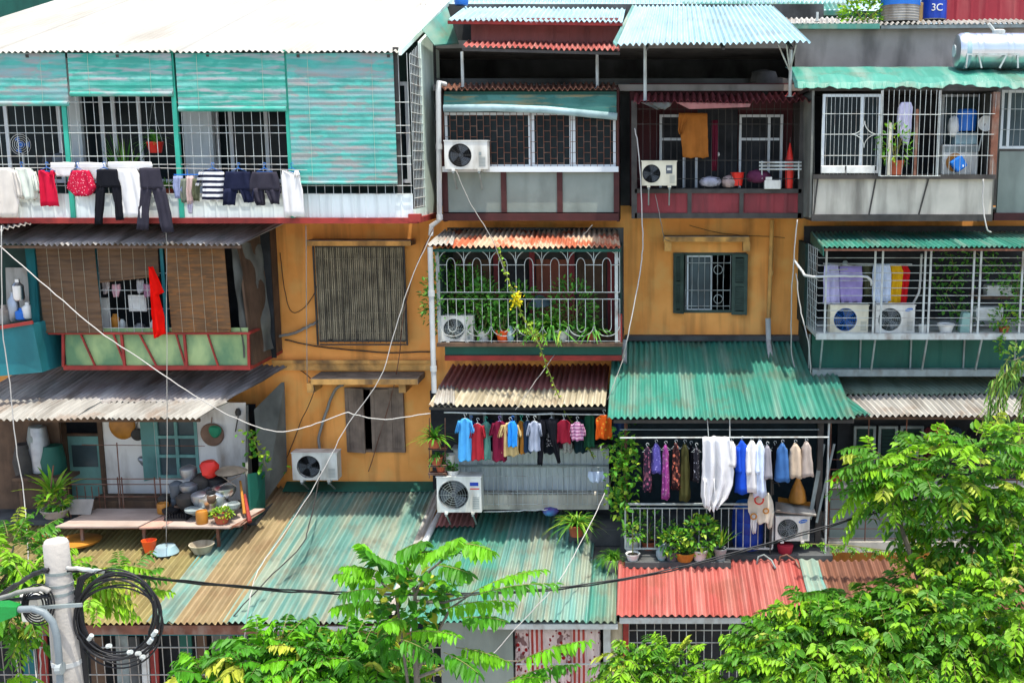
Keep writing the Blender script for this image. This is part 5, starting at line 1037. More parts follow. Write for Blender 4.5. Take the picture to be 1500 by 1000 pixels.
for i, x in enumerate(xs): mb.tube([(x, Yg, zm1), (x, Yg, za + (.0 if i % 3 else .32))], .007, 5); mb.tube([(x, Yg, zl if i % 3 else zf), (x, Yg, zm2)], .007, 5)
for i in range(0, 21, 3):
    x0, x1 = xs[i], xs[min(i + 3, 21)]; xm = (x0 + x1) / 2; r = (x1 - x0) / 2
    mb.tube([(xm + r * .98 * cos(t_), Yg + .01, za + .02 + r * 1.05 * sin(t_)) for t_ in np.linspace(0, pi, 11)], .008, 5)
    r2 = (x1 - x0) / 6; mb.tube([(xm + r2 * cos(t_), Yg, za + r2 * 1.6 * sin(t_)) for t_ in np.linspace(0, pi, 9)], .007, 5)
    mb.tube([(x0, Yg, za), (xm - r2, Yg, za)], .007, 5); mb.tube([(xm + r2, Yg, za), (x1, Yg, za)], .007, 5)
    mb.tube([(xm + r * .95 * cos(t_), Yg - .02, zl - r * .75 * sin(t_)) for t_ in np.linspace(0, pi, 11)], .008, 5)
    mb.tube([(xm + r2 * cos(t_), Yg, zl - r2 * 1.3 * sin(t_)) for t_ in np.linspace(0, pi, 9)], .007, 5)
mb.build('grille', m_wsteel, enc)
for x, m_ in ((642, m_wsteel), (903, m_wsteel)):
    q = P(x, 430, .3); mb = MB(); mb.box(q.x - .03, q.x + .03, .3, .36, zf, zt); mb.build('post', m_, enc)
mb = MB(); q = P(908, 480, .3); mb.box(q.x - .05, q.x + .04, .36, .6, zf, zf + .5); mb.build('post', m_redst, enc)
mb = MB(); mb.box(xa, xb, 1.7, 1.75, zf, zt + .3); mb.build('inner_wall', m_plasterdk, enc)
mb = MB(); mb.box(xa + .06, xa + .1, .4, 1.7, zf, zt); mb.build('side_wall', m_dkgreen, enc); mb = MB(); mb.box(xb - .06, xb - .02, .62, 1.7, zf, zt); mb.build('side_wall', m_dkgreen, enc)
m_door = mat('red_brown_door', H('#7a4434'), var=.15, sc=2, dirt=H('#51392f'), damt=.5, dsc=(4, 4, .6))
for x0, x1, m_ in ((724, 731, m_maroon), (776, 784, m_maroon), (834, 842, m_maroon), (890, 900, m_maroon)):
    a = R(x0, 370, x1, 500, 1.62); mb = MB(); mb.box(a[0], a[1], 1.6, 1.69, zf, zt); mb.build('door_frame', m_, enc)
for x0, x1, m_ in ((786, 833, m_door), (846, 888, m_wood), (735, 774, m_dark), (655, 722, m_wood)):
    a = R(x0, 380, x1, 500, 1.65); mb = MB(); mb.box(a[0], a[1], 1.66, 1.69, zf, a[3]); mb.box(a[0] + .08, a[1] - .08, 1.645, 1.659, a[3] - .5, a[3] - .08); mb.build('door', m_, enc)
rf = T('corrugated_roof', 'rust patched corrugated canopy above the plant balcony', 'roof', P(770, 362, .15))
mb = MB(); A = P(626, 362, .1); B = P(909, 361, .1); B.z = A.z; mb.sheet(A, B, P(905, 337, 1.7), P(650, 337, 1.7), pitch=.1, amp=.018, rows=5, sag=.02); mb.build('roof_sheet', m_redor, rf)
mb = MB(); mb.sheet(A + Vector((-.02, -.01, .03)), P(664, 360, .09) + Vector((0, 0, .03)), P(668, 340, 1.3), P(648, 340, 1.3), pitch=.1, amp=.015, rows=3); mb.build('roof_patch', m_greyl, rf)
mb = MB(); mb.bar(A + Vector((.05, .12, -.07)), B + Vector((0, .12, -.07)), .05); mb.build('batten', m_dkteal, rf)
ac('air conditioner with a visible spinning fan at the left of the plant balcony', 646, 464, 693, 500, .34, fx=.4, badge=badge_plain(m_gsteel, .84, .9, .1, .2))
GPB = 'potted plants on the arched grille balcony'
PB = [('dark leafy plant in a white pot right of the balcony air conditioner', 709, 500, .5, m_ceram, 'bush', .36, 200, LV_dark, 1), ('tall dark shrub behind the balcony air conditioner', 665, 498, .9, m_terra, 'bush', .5, 320, LV_dark, 2),
      ('small plant in a bright orange pot', 737, 500, .4, m_orpl, 'bush', .2, 60, LV_dark, 3), ('plant with arching leaves in a dark bowl below the yellow blossom', 762, 498, .6, m_fan, 'bush', .34, 180, LV_dark, 4),
      ('fern in a terracotta pot under the blue tarp', 789, 500, .55, m_terra, 'frond', .5, 16, LV_pot, 5), ('large fan leaved plant in a teal pot', 808, 499, .55, m_tpanel, 'tuft', .75, 40, LV_dark, 6),
      ('bright banana like leaf in a white pot', 823, 500, .42, m_ceram, 'tuft', .6, 10, LV_pot, 7), ('bushy plant in a grey pot near the right end', 838, 500, .6, m_conc, 'bush', .38, 200, LV_dark, 8), ('spiky plant in a terracotta pot by the right post', 868, 500, .5, m_terra, 'tuft', .45, 40, LV_dark, 9),
      ('shrub in a dark pot filling the left corner of the balcony', 690, 499, .8, m_fan, 'bush', .45, 260, LV_dark, 10)]
for lab, x, y, Yk, m_, kd, sz, n, lm, sd in PB:
    plant(lab, x, y, Yk, ph=.22, pr=.14, m=m_, kind=kd, size=sz * 1.3, n=int(n * 2.2), lm=lm, seed=sd, group=GPB, hk=1.2 if kd == 'bush' else 1, w=.05 if kd != 'tuft' else .05, L=.11, mis=(0, 1) if lm is LV_dark else (0, 1, 2))
c = P(748, 500, .36); mb = MB(); mb.lathe(c, [(.05, 0), (.08, .1), (.07, .2), (.035, .27), (.045, .3)], 14); mb.build('vase', m_sky, smooth='auto', label='pale blue vase between the orange pot and dark bowl', cat='vase')
t = T('umbrella', 'folded grey blue parasol cloth over the plants', 'umbrella', P(795, 450, .7)); mb = MB(); mb.lathe(P(790, 448, .7), [(.22, 0), (.17, .1), (.06, .2), (0, .22)], 12, wob=.2); mb.build('canopy', mat('slate_cloth', H('#3d4f55'), var=.2), t, smooth='auto'); mb = MB(); mb.tube([P(790, 448, .7), P(790, 499, .7)], .012, 6); mb.build('pole', m_dsteel, t)
vine('vine tuft hanging from the left post of the plant balcony', [(640, 365), (642, 420), (640, 470)], .35, 120, .1, .05, (.08, .08, .1), LV_dark, seed=14)
# yellow spotted vine hanging through both balconies
vp = [(730, 362), (736, 385), (744, 408), (752, 430), (757, 445), (768, 468), (780, 490), (790, 505), (800, 535), (814, 570), (826, 600), (845, 630), (862, 655), (870, 672)]
rng = np.random.default_rng(77); pp = [P(x, y, -.15) for x, y in vp]; t = T('climbing_plant', 'long string of yellow green leaves hanging with a yellow blossom', 'climber', pp[-1])
mb = MB(); mb.tube(pp, .011, 5); mb.build('stem', LV_pot[3], t); mb = MB()
for i in range(len(pp) - 1):
    for k in range(5):
        q = np.array(pp[i].lerp(pp[i + 1], k / 5)); mb.mi = int(rng.choice((0, 2, 2)))
        for s_ in (0, 1): leafset(rng, mb, q, rng.normal(0, 1, 3), .075, .045)
mb.build('foliage', LV_pot, t); mb = MB(); m_yel = mat('yellow_petal', H('#e3d324'), var=.15, trans=.3)
for _ in range(60): leafset(rng, mb, np.array(P(757, 440, -.18)) + rng.normal(0, 1, 3) * (.05, .05, .075), rng.normal(0, 1, 3), .07, .045)
mb.build('blossom', m_yel, t)
# ================================================================== column 2, first floor
rf = T('corrugated_roof', 'pink and cream corrugated awning above the crowded clothes line', 'roof', P(755, 595, -.5))
A = P(627, 594, -.5); B = P(887, 592, -.5); B.z = A.z; C_ = P(893, 536, 2.1); D_ = P(662, 536, 2.1); m1 = A.lerp(D_, .42); m2 = B.lerp(C_, .42)
mb = MB(); mb.sheet(A, B, m2, m1, pitch=.11, amp=.02, rows=4); mb.build('roof_sheet', m_creamold, rf); mb = MB(); up = Vector((0, 0, .022)); e = (A - D_).normalized() * .1; mb.sheet(m1 + up + e, m2 + up + e, C_ + up, D_ + up, pitch=.11, amp=.02, rows=4); mb.build('roof_sheet', m_pink, rf)
mb = MB(); mb.sheet(A + Vector((.1, -.02, .04)), A + Vector((.5, -.02, .04)), m1 + Vector((.3, 0, .04)), m1 + Vector((.0, 0, .04)), pitch=.1, amp=.016, rows=3); mb.build('roof_patch', m_greyl, rf); mb = MB(); mb.bar(A + Vector((0, .1, -.07)), B + Vector((0, .1, -.07)), .05); mb.build('batten', m_dsteel, rf)
enc = T('balcony_enclosure', 'narrow grey white panelled balcony with barred ledge under the pink awning', 'balcony', P(775, 745, .4), G_ENC)
a = R(665, 655, 892, 720, .4); zl = P(775, 722, .2).z; zfl = P(775, 742, .2).z
mb = MB(); mb.sheet((a[0], .4, zl), (a[1], .4, zl), (a[1], .4, a[3]), (a[0], .4, a[3]), pitch=.11, amp=.008, rows=3, box=True); mb.build('apron_panel', m_whitegrey, enc)
mb = MB(); q = P(775, 682, .37).z; mb.box(a[0], a[1], .36, .388, q - .02, q + .02); mb.box(a[0], a[1], .2, .5, a[3], a[3] + .03); mb.build('rail', m_gsteel, enc)
mb = MB(); mb.box(a[0] - .3, a[1], .1, 2.18, zfl - .02, zl - .002); mb.build('floor', m_concl, enc)
mb = MB(); grille(mb, 700, 683, 890, 741, .06, 26, (684, 697, 722, 738), .006); mb.build('grille', m_wsteel, enc)
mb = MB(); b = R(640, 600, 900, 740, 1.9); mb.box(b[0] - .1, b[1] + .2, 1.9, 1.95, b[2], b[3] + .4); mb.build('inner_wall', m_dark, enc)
for x in (700, 745, 800): b = R(x - 12, 610, x + 12, 650, 1.6); mb = MB(); frame(mb, x - 12, 604, x + 12, 660, 1.7, .05, .05); mb.build('window', m_gsteel, enc)
wire('clothes_line', 'rod under the pink awning crowded with shirts', [(650, 604, -.42), (760, 606, -.42), (885, 607, -.42)], .014, m_wsteel, 'clothes rod')
GC = 'clothes under the pink awning'
def shirt(label, x0, x1, y0, y1, Yk, m_, hm=None, sl=1, cat='shirt', grp=GC, kf=4):
    x0 -= 2; x1 += 3; y1 += 2; w_ = x1 - x0; xm = (x0 + x1) / 2
    st = [[(y0, xm - w_ * .16, xm + w_ * .16), (y0 + 5, x0 + w_ * .12, x1 - w_ * .12), (y0 + 16, x0 + w_ * .14, x1 - w_ * .12), (y1 - 4, x0 + w_ * .1, x1 - w_ * .1), (y1, x0 + w_ * .12, x1 - w_ * .08)]]
    if sl: st += [[(y0 + 3, x0 + w_ * .1, x0 + w_ * .3), (y0 + 12, x0, x0 + w_ * .22), (y0 + 20, x0 - w_ * .06, x0 + w_ * .14)], [(y0 + 3, x1 - w_ * .3, x1 - w_ * .1), (y0 + 12, x1 - w_ * .2, x1), (y0 + 20, x1 - w_ * .12, x1 + w_ * .05)]]
    return garment(label, cat, st, Yk, m_, hanger=((xm, y0 - 6, w_ * .35) if hm else None), hm=hm, group=grp, kf=kf)
shirt('light blue T-shirt at the left end under the pink awning', 670, 691, 613, 672, -0.47, fab('light_blue', '#4fa3dc'), m_wsteel)
shirt('navy blue shirt behind the light blue T-shirt', 683, 696, 617, 670, -0.37, fab('navy_blue', '#1c2d5c'), m_blue, 0)
shirt('brick red polo between navy and green shirts', 690, 708, 620, 671, -0.44, fab('brick', '#a02a34'), m_wsteel)
shirt('grey green shirt hanging behind the brick red polo', 704, 718, 618, 670, -0.37, fab('sage', '#4f7d72'), m_tpost)
shirt('burgundy top with a diagonal hem', 720, 742, 617, 672, -0.45, fab('burgundy', '#6d1a33'), mat('lilac_hanger', H('#7d6a9a')))
shirt('dark dotted blouse behind the burgundy top', 724, 736, 618, 660, -0.33, fab('dark_dots', '#1d1a22', pat='dots', pc=H('#b9a9b4'), pf=30), None, 0)
shirt('beige polo shirt with open collar', 733, 760, 619, 665, -0.47, fab('beige', '#c0a772'), m_wsteel)
shirt('bright blue camisole in front of the beige polo', 743, 757, 617, 651, -0.55, fab('sky_blue', '#2e8fe0'), m_blue, 0, 'camisole')
shirt('ochre brown shirt right of the bright blue camisole', 758, 768, 616, 662, -0.39, fab('ochre', '#8a5e25'), m_tpost, 0)
shirt('dark slate shirt beside the ochre brown one', 766, 778, 616, 660, -0.41, fab('slate', '#22344a'), m_wsteel, 0)
shirt('silver grey blouse left of the black leggings', 774, 791, 617, 658, -0.47, fab('silver', '#9aa3b4'), m_wsteel)
garment('black leggings hanging lowest under the pink awning', 'leggings', [[(614, 788, 798), (640, 789, 800)], [(638, 788, 797), (660, 787, 796), (680, 787, 795)], [(614, 798, 818), (640, 804, 816), (660, 811, 820), (678, 816, 821)]], -0.43, f_black, group=GC, fold=.012)
shirt('black and white patterned blouse right of the leggings', 800, 814, 612, 650, -0.35, fab('mono_print', '#1a1a1f', pat='floral', pc=H('#c9c6c6'), pf=26), m_wsteel, 0)
shirt('dark crimson shirt hanging on a black hanger', 815, 836, 615, 646, -0.45, fab('crimson', '#7d1a2c'), m_wsteel, 0)
shirt('grey printed shorts under the crimson shirt', 824, 838, 644, 660, -0.39, fab('grey_print', '#8b8b80', pat='dots', pc=H('#2a2a2a'), pf=22), None, 0, 'shorts')
shirt('pink striped baby top right of the crimson shirt', 836, 854, 618, 642, -0.45, fab('pink_stripe', '#cba2b8', pat='stripe', pc=H('#9b5f86'), pf=5), m_wsteel)
shirt('dark green cloth behind the pink baby top', 856, 870, 606, 652, -0.32, fab('deep_green', '#1c4a34'), None, 0, 'cloth')
shirt('orange patterned shirt at the right end under the awning', 871, 897, 608, 640, -0.45, fab('orange_print', '#c4551a', pat='dots', pc=H('#dca23a'), pf=12, var=.15), m_wsteel, 0)
shirt('dark blue cloth at the end of the clothes rod', 898, 914, 612, 636, -0.32, fab('dusk_blue', '#27385a'), None, 0, 'cloth')
for k_, (x_, c_, n_) in enumerate(((700, '#2a1c2c', 'aubergine'), (716, '#16232c', 'ink'), (745, '#3a1a1e', 'oxblood'), (772, '#3c3a22', 'moss'), (806, '#20242c', 'graphite'), (826, '#3a2030', 'wine'), (850, '#1c3338', 'petrol'))): shirt(n_ + ' coloured shirt crowded behind the front row under the pink awning', x_ - 10, x_ + 10, 614, 650 + (k_ * 7) % 16, -.24 + .02 * k_, fab('back_' + n_, c_), None, 0)
def badge_red(t, X0, X1, Z0, Z1, Y):
    w, h = X1 - X0, Z1 - Z0; mb = MB(); mb.box(X0 + w * .75, X0 + w * .94, Y - .006, Y - .001, Z0 + h * .76, Z0 + h * .86); mb.build('badge', m_blued, t); mb = MB(); mb.box(X0 + w * .75, X0 + w * .96, Y - .006, Y - .001, Z0 + h * .66, Z0 + h * .69); mb.build('badge_stripe', m_redpl, t)
ac('large white air conditioner with red and blue badge beside the clothes under the pink awning', 640, 699, 705, 750, -.35, badge=badge_red, fx=.37, bracket=.4)
GL2 = 'pots stacked at the left of the pink awning'
plant('spiky leaved plant in a terracotta pot at the left end of the pink awning', 637, 655, -.3, ph=.18, pr=.14, kind='tuft', size=.55, n=70, w=.035, seed=41, group=GL2, mis=(0, 1), lm=LV_pot, curl=.8)
plant('drooping plant in a terracotta pot below the spiky leaved one', 640, 680, -.3, ph=.16, pr=.12, kind='tuft', size=.3, n=40, w=.03, seed=42, group=GL2, lm=LV_dark, mis=(0, 1), curl=1.3)
plant('small leafy pot resting on the plant rack lowest shelf', 646, 690, -.25, ph=.12, pr=.1, m=m_terra, kind='bush', size=.14, n=50, seed=43, group=GL2, lm=LV_dark, mis=(0, 1), L=.08)
t = T('plant_rack', 'thin metal rack holding terracotta pots by the pink awning', 'rack', P(640, 692, -.3)); mb = MB()
for x in (629, 652):
    mb.tube([P(x, 612, -.3), P(x, 700, -.3)], .01, 5)
for y in (656, 681, 693): mb.tube([P(627, y, -.36), P(654, y, -.36)], .01, 5); a = R(627, y, 654, y + 2, -.36); mb.box(a[0], a[1], -.36, -.1, a[2] - .01, a[2])
mb.build('frame', m_rsteel, t)
c = P(664, 694, -.2); plant('low moss like plant in a white bowl on the air conditioner', 664, 697, -.2, ph=.12, pr=.12, m=m_ceram, kind='bush', size=.1, n=60, seed=44, L=.06, w=.035, group=GL2, lm=LV_dark, mis=(0, 1), hk=.6)
c = P(659, 680, -.1); mb = MB(); mb.lathe(c, [(.09, 0), (.11, .2), (.1, .2), (.08, .02)], 14); mb.build('bucket', m_ceram, smooth='auto', label='white bucket on the ledge behind the moss bowl', cat='bucket')
a = R(856, 690, 884, 706, .0); mb = MB(); mb.cloth([(690, 862, 884), (698, 861, 886), (706, 864, 882)], .0, dep=.02); mb.build('cloth', f_pb, smooth=True, label='pale blue cloth drying on the barred ledge near the creeper', cat='cloth')
pillow('purple and blue bundle on the dark ledge above the teal roof', 806, 748, .1, .16, .08, .12, mat('purple_cloth', H('#6b3a94'), var=.3, sc=6, col2=H('#3a7fa8')), 'cloth_bundle', 'bundle')
wire('drain_pipe', 'thin white pipe along the foot of the barred ledge', [(708, 749, .0), (760, 748, .0), (802, 746, .0)], .012, m_pvc, 'pipe')
vine('bright creeper covering the post between the clothes line and green awning', [(912, 640), (910, 665), (915, 690), (908, 720), (912, 745)], -1.2, 420, .13, .075, (.13, .14, .13), LV_pot, seed=51)
mb = MB(); a = P(917, 750, -1.15); b = P(917, 616, -1.15); mb.tube([a, (a.x, a.y, b.z)], .03, 8); mb.build('post', m_rsteel, label='rusty post wrapped in bright creeper', cat='post')
plant('spider plant with pale arching leaves at the corner of the teal roof', 845, 784, -.4, ph=.22, pr=.17, kind='tuft', size=.75, n=110, w=.03, seed=52, m=m_terra, curl=1.1, spread=(.3, 1.4))
plant('fine leaved plant in a grey pot beside the dark step', 899, 836, -1.25, ph=.25, pr=.19, kind='tuft', size=.5, n=160, w=.018, seed=53, m=m_conc, curl=1.0, mis=(0, 1))
mb = MB(); a = R(848, 770, 915, 835, -.6); mb.box(a[0], a[1], -.9, .3, a[2] + .1, a[2] + .35); mb.box(a[0] - .2, a[1], -.3, .6, a[2] + .351, a[2] + .7); mb.build('step', m_plasterdk, bevel=.02, label='dark concrete steps between the teal roof and the railing', cat='step')
# ================================================================== ground floor shop roofs (one plane rising to the wall)
YF, YB = -3.0, 2.18
zF, zBk = P(300, 914, YF).z, P(520, 713, YB).z
def rz(Y): return zF + (zBk - zF) * (Y - YF) / (YB - YF)
def fx(px, py=912): return P(px, py, YF).x
def rsheet(mb, x0, x1, Y0=YF, Y1=YB, up=0, pitch=.1, sd=0): mb.sheet((x0, Y0, rz(Y0) + up), (x1, Y0, rz(Y0) + up), (x1, Y1, rz(Y1) + up), (x0, Y1, rz(Y1) + up), pitch=pitch, amp=.018, rows=8, sag=.018, seed=sd)
rf = T('corrugated_roof', 'broad shop roof of olive, tan and teal sheets in front of the terrace', 'roof', ((fx(-100) + fx(560)) / 2, YF, zF))
xs = [fx(-170), fx(218), fx(250), fx(330), fx(560)]
for i, (m_, up) in enumerate(((m_olive, 0), (m_teal2, .02), (m_tan, .0), (m_teal2, .02))):
    mb = MB(); rsheet(mb, xs[i] - .06, xs[i + 1] + .06, up=up, sd=i * 3); mb.build('roof_sheet', m_, rf)
mb = MB(); x = fx(560); mb.sheet((x - .02, YF + .2, rz(YF + .2) + .06), (x + .16, YF + .2, rz(YF + .2) + .06), (x + .16, YB, rz(YB) + .06), (x - .02, YB, rz(YB) + .06), pitch=.06, amp=.01, rows=5); mb.build('verge_flashing', m_greyl, rf)
mb = MB(); mb.tube([(x + .3, 1.1, rz(1.1) + .1), (x + .24, .2, rz(.2) + .1), (x + .18, -.9, rz(-.9) + .09)], .06, 10); mb.build('drain_pipe', m_pvc, smooth=True, label='white pipe lying along the edge of the broad teal roof', cat='pipe')
mb = MB(); mb.box(fx(-170), fx(602), YF + .05, YF + .17, zF - .2, zF - .04); mb.build('gutter', m_rsteel, rf); mb = MB(); mb.box(fx(365), fx(605), YF + .03, YF + .048, zF - .13, zF - .05); mb.build('gutter_lip', m_pvc, rf)
mb = MB(); a = R(420, 695, 640, 714, 2.15); mb.slab([(a[0], 2.15, rz(2.15) + .12), (a[1], 2.15, rz(2.15) + .12), (a[1], 1.85, rz(1.85) + .05), (a[0], 1.85, rz(1.85) + .05)], (0, 0, .015)); mb.build('wall_flashing', m_dkteal, rf)
rf = T('corrugated_roof', 'teal shop roof between the white pipe and the faded red roof', 'roof', ((fx(560) + fx(905)) / 2, YF, zF))
x0, x1 = fx(560) + .2, fx(905); xm = x0 + .42 * (x1 - x0)
mb = MB(); rsheet(mb, x0, xm + .05, YF, .95, .03, sd=21); mb.build('roof_sheet', m_teal, rf); mb = MB(); rsheet(mb, xm - .05, x1 - .5, YF, .95, .045, sd=25); mb.build('roof_sheet', m_teal2, rf); mb = MB(); rsheet(mb, x1 - .6, x1 - .02, YF, -.9, .03, sd=28); mb.build('roof_sheet', m_teal, rf)
mb = MB(); mb.box(fx(700), fx(905), YF + .03, YF + .14, zF - .1, zF - .01); mb.build('gutter', m_wsteel, rf); mb = MB(); mb.box(x0, x1, .95, 1.0, rz(.95) - .3, rz(.95) + .25); mb.build('wall_flashing', m_plasterdk, rf)
mb = MB(); a = P(662, 772, .6); mb.sheet((a.x - .3, .2, rz(.2) + .1), (a.x + .5, .2, rz(.2) + .1), (a.x + .5, .8, rz(.8) + .12), (a.x - .3, .8, rz(.8) + .12), pitch=.1, amp=.015, rows=3, sag=.05); mb.build('roof_patch', m_pink, rf)
rf = T('corrugated_roof', 'faded red shop roof below the white railing', 'roof', ((fx(905) + fx(1270)) / 2, YF, zF))
zr0 = P(1000, 904, YF).z; zr1 = P(1000, 832, -1.4).z + .12
def red(mb, x0, x1, up=0, sd=0): mb.sheet((x0, YF, zr0 + up), (x1, YF, zr0 + up), (x1, -1.38, zr1 + up), (x0, -1.38, zr1 + up), pitch=.125, amp=.018, rows=6, sag=.014, seed=sd)
xa, xb, xc, xd = fx(903), fx(1195, 850), fx(1222, 850), fx(1620, 850)
mb = MB(); red(mb, xa, xb, .02, 3); mb.build('roof_sheet', m_redsh, rf); mb = MB(); red(mb, xb - .04, xc + .03, .04, 5); mb.build('roof_sheet', m_teal2, rf); mb = MB(); red(mb, xc, xd, .02, 8); mb.build('roof_sheet', m_rustsh, rf)
mb = MB(); mb.box(xa + .05, xd, YF + .03, YF + .14, zr0 - .12, zr0 - .02); mb.build('gutter', m_wsteel, rf)
mb = MB(); mb.box(fx(908), xd, YF + .4, YF + .45, 1.2, zr0 - .1); mb.build('inner_wall', m_dark, rf)
# shop fronts below
sh = T('shop_front', 'barred ground floor shop front with junk behind the bars, below the olive roof', 'shop front', (fx(300), YF + .3, 0))
yS = YF + .3; zt = zF - .22
mb = MB(); mb.box(fx(-170), fx(640), yS + .75, yS + .8, .14, zt); mb.build('inner_wall', m_dark, sh)
mb = MB(); mb.box(fx(-170), fx(640), yS - .02, yS + .06, zt - .1, zt); mb.build('lintel', m_tpanel, sh)
mb = MB(); n = 64
for i in range(n + 1):
    x = fx(-170) + (fx(640) - fx(-170)) * i / n; mb.tube([(x, yS, .14), (x, yS, zt - .1)], .009, 5)
for y in (947, 987): z = P(200, y, yS).z; mb.tube([(fx(-170), yS - .015, z), (fx(640), yS - .015, z)], .012, 5)
mb.build('grille', m_greyl, sh)
for i, (x0, x1, y0, m_, lab) in enumerate(((52, 66, 925, m_redst, 'red brown board'), (130, 150, 940, m_wood, 'dark plank'), (168, 186, 938, m_gsteel, 'grey metal board'), (188, 203, 940, m_plasterdk, 'sooty board'), (205, 216, 958, m_ceram, 'pale board'), (218, 230, 955, m_redst, 'red board'), (262, 280, 935, m_dkteal, 'dark teal board'), (288, 302, 935, m_wood, 'brown plank'), (310, 340, 930, m_tarp, 'grey tarpaulin sheet'), (350, 380, 935, m_plasterdk, 'blackened board'), (390, 440, 930, m_wood, 'wide brown board'), (30, 48, 930, m_tpanel, 'teal board'))):
    a = R(x0, y0, x1, 1010, yS + .3); mb = MB(); mb.slab([(a[0], yS + .28, .14), (a[1], yS + .28, .14), (a[1] - .05, yS + .5, a[3]), (a[0] - .05, yS + .5, a[3])], (0, .03, 0)); mb.build('board', m_, label=lab + ' leaning behind the bars under the olive roof', cat='board', group='boards leaning behind the shop bars')
sh = T('shop_front', 'grey sheet shop front beside a red curtain under the teal roof', 'shop front', (fx(770), YF + .3, 0))
a = R(640, 912, 752, 1010, yS); mb = MB(); mb.sheet((fx(640), yS, .14), (a[1], yS, .14), (a[1], yS, zF - .1), (fx(640), yS, zF - .1), pitch=.34, amp=.008, rows=3, box=True); mb.build('sheet_wall', m_ggrey, sh)
a = R(884, 912, 892, 1010, yS); mb = MB(); mb.box(a[0], a[1] + .03, yS - .02, yS + .06, .14, zF - .1); mb.build('post', m_wsteel, sh); a = R(893, 912, 912, 1010, yS); mb = MB(); mb.box(a[0], a[1], yS + .02, yS + .08, .14, zF - .1); mb.build('door_board', m_creamold, sh); a = R(913, 905, 921, 1010, yS); mb = MB(); mb.box(a[0], a[1], yS - .05, yS + .08, .14, zF - .05); mb.build('post', m_redst, sh)
mb = MB(); q = P(800, 972, yS - .05); mb.tube([(fx(752), yS - .05, q.z), (fx(910), yS - .05, q.z)], .015, 6); mb.build('rail', m_wsteel, sh); mb = MB(); mb.box(fx(740), fx(912), yS + .7, yS + .75, .14, zF - .1); mb.build('inner_wall', m_dark, sh)
t = T('curtain', 'white curtain with red flowers and stripes hanging in the shop opening', 'curtain', P(815, 1010, yS + .1))
for i in range(6):
    x0 = 752 + i * 21; mb = MB(); mb.cloth([(918, x0, x0 + 22), (950, x0 + 1, x0 + 23), (1015, x0, x0 + 23)], yS + .12, dep=.05, fold=.03, kf=5); mb.build('panel', fab('curtain%d' % (i % 3), ('#cdb9b4', '#a8483f', '#d2c2bc')[i % 3], pat=('floral', 'vstripe', 'dots')[i % 3], pc=H(('#8e1f22', '#d3bfba', '#7a1d22')[i % 3]), pf=(10, 4, 12)[i % 3], trans=.1), t, smooth=True)
mb = MB(); grille(mb, 921, 912, 1080, 1010, yS, 13, (922, 940), .01); q = mb.build('window_grille', m_wsteel, label='white bars across the dark shop opening under the red roof', cat='grille')
mb = MB(); mb.box(fx(640), fx(752), yS + .1, yS + .15, .14, zF - .3); mb.box(fx(-170), fx(1400), yS + .85, yS + .9, .14, zF - .35); mb.build('shop_rear_wall', m_dark, label='dark rear wall of the ground floor shops', cat='wall')
# ================================================================== column 1, first floor terrace
rf = T('corrugated_roof', 'weathered grey asbestos awning with a pale front edge above the terrace', 'roof', P(150, 612, -1.0))
A = P(-80, 614, -.6); B = P(286, 610, -.6); B.z = A.z; C_ = P(424, 545, 2.15); D_ = Vector((A.x, 2.15, C_.z)); zb_ = C_.z + .14; C_.z = D_.z = zb_
m1 = A.lerp(D_, .27); m2 = B.lerp(C_, .27)
mb = MB(); mb.sheet(m1, m2, C_, D_, pitch=.12, amp=.016, rows=6, sag=.03); mb.build('roof_sheet', m_grey, rf)
up = Vector((0, -.03, .02)); mb = MB()
for k in range(6):
    t0, t1 = k / 6, (k + 1) / 6 + .012; mb.sheet(A.lerp(B, t0) + up, A.lerp(B, t1) + up, m1.lerp(m2, t1) + up + Vector((.05, .1, .02)), m1.lerp(m2, t0) + up + Vector((.05, .1, .02)), pitch=.12, amp=.018, rows=3, sag=.04, seed=k * 5)
mb.build('front_sheets', m_greyl, rf)
mb = MB(); mb.bar(A + Vector((0, .2, -.06)), B + Vector((0, .2, -.06)), .06); mb.build('batten', m_wood, rf)
ter = T('terrace_room', 'whitewashed terrace room with teal door, window and rusty railing', 'room', P(250, 765, 1.5))
Yt = 1.5; zf = rz(.5) + .12; zt = P(250, 600, Yt).z
hD = R(98, 617, 152, 765, Yt); hD = (hD[0], hD[1], zf, hD[3]); hW = R(228, 612, 290, 700, Yt)
mb = MB(); wallholes(mb, P(90, 690, Yt).x, P(366, 690, Yt).x, zf, zt + .15, Yt, .12, [hD, hW]); mb.build('wall', mat('whitewash', H('#dcd8d0'), var=.06, sc=1.5, rough=.9, dirt=H('#7d6a56'), damt=.8, dsc=(2.5, 2, .8), dlo=.5, dhi=.74), ter)
mb = MB(); mb.box(P(-80, 690, Yt).x, P(366, 690, Yt).x, Yt + .5, Yt + .55, zf, zt); mb.build('inner_wall', m_dark, ter)
mb = MB(); mb.box(P(-80, 690, Yt).x, P(372, 720, .4).x, .4, Yt + .5, zf - .1, zf); mb.build('floor', m_plasterdk, ter)
m_tdoor = mat('pale_teal_paint', H('#6f9c93'), var=.12, sc=2, dirt=H('#3f5a54'), damt=.6, dsc=(3, 3, 1.2))
mb = MB(); X0, X1, Z0, Z1 = hD; mb.box(X0 + .05, X1 - .05, Yt + .04, Yt + .08, Z0, Z1 - .32); d = mb.build('door', m_tdoor, ter); mb = MB(); mb.box(X0 + .12, X1 - .12, Yt + .03, Yt + .039, Z0 + .75, Z1 - .5); mb.build('door_panel', m_glassb, d)
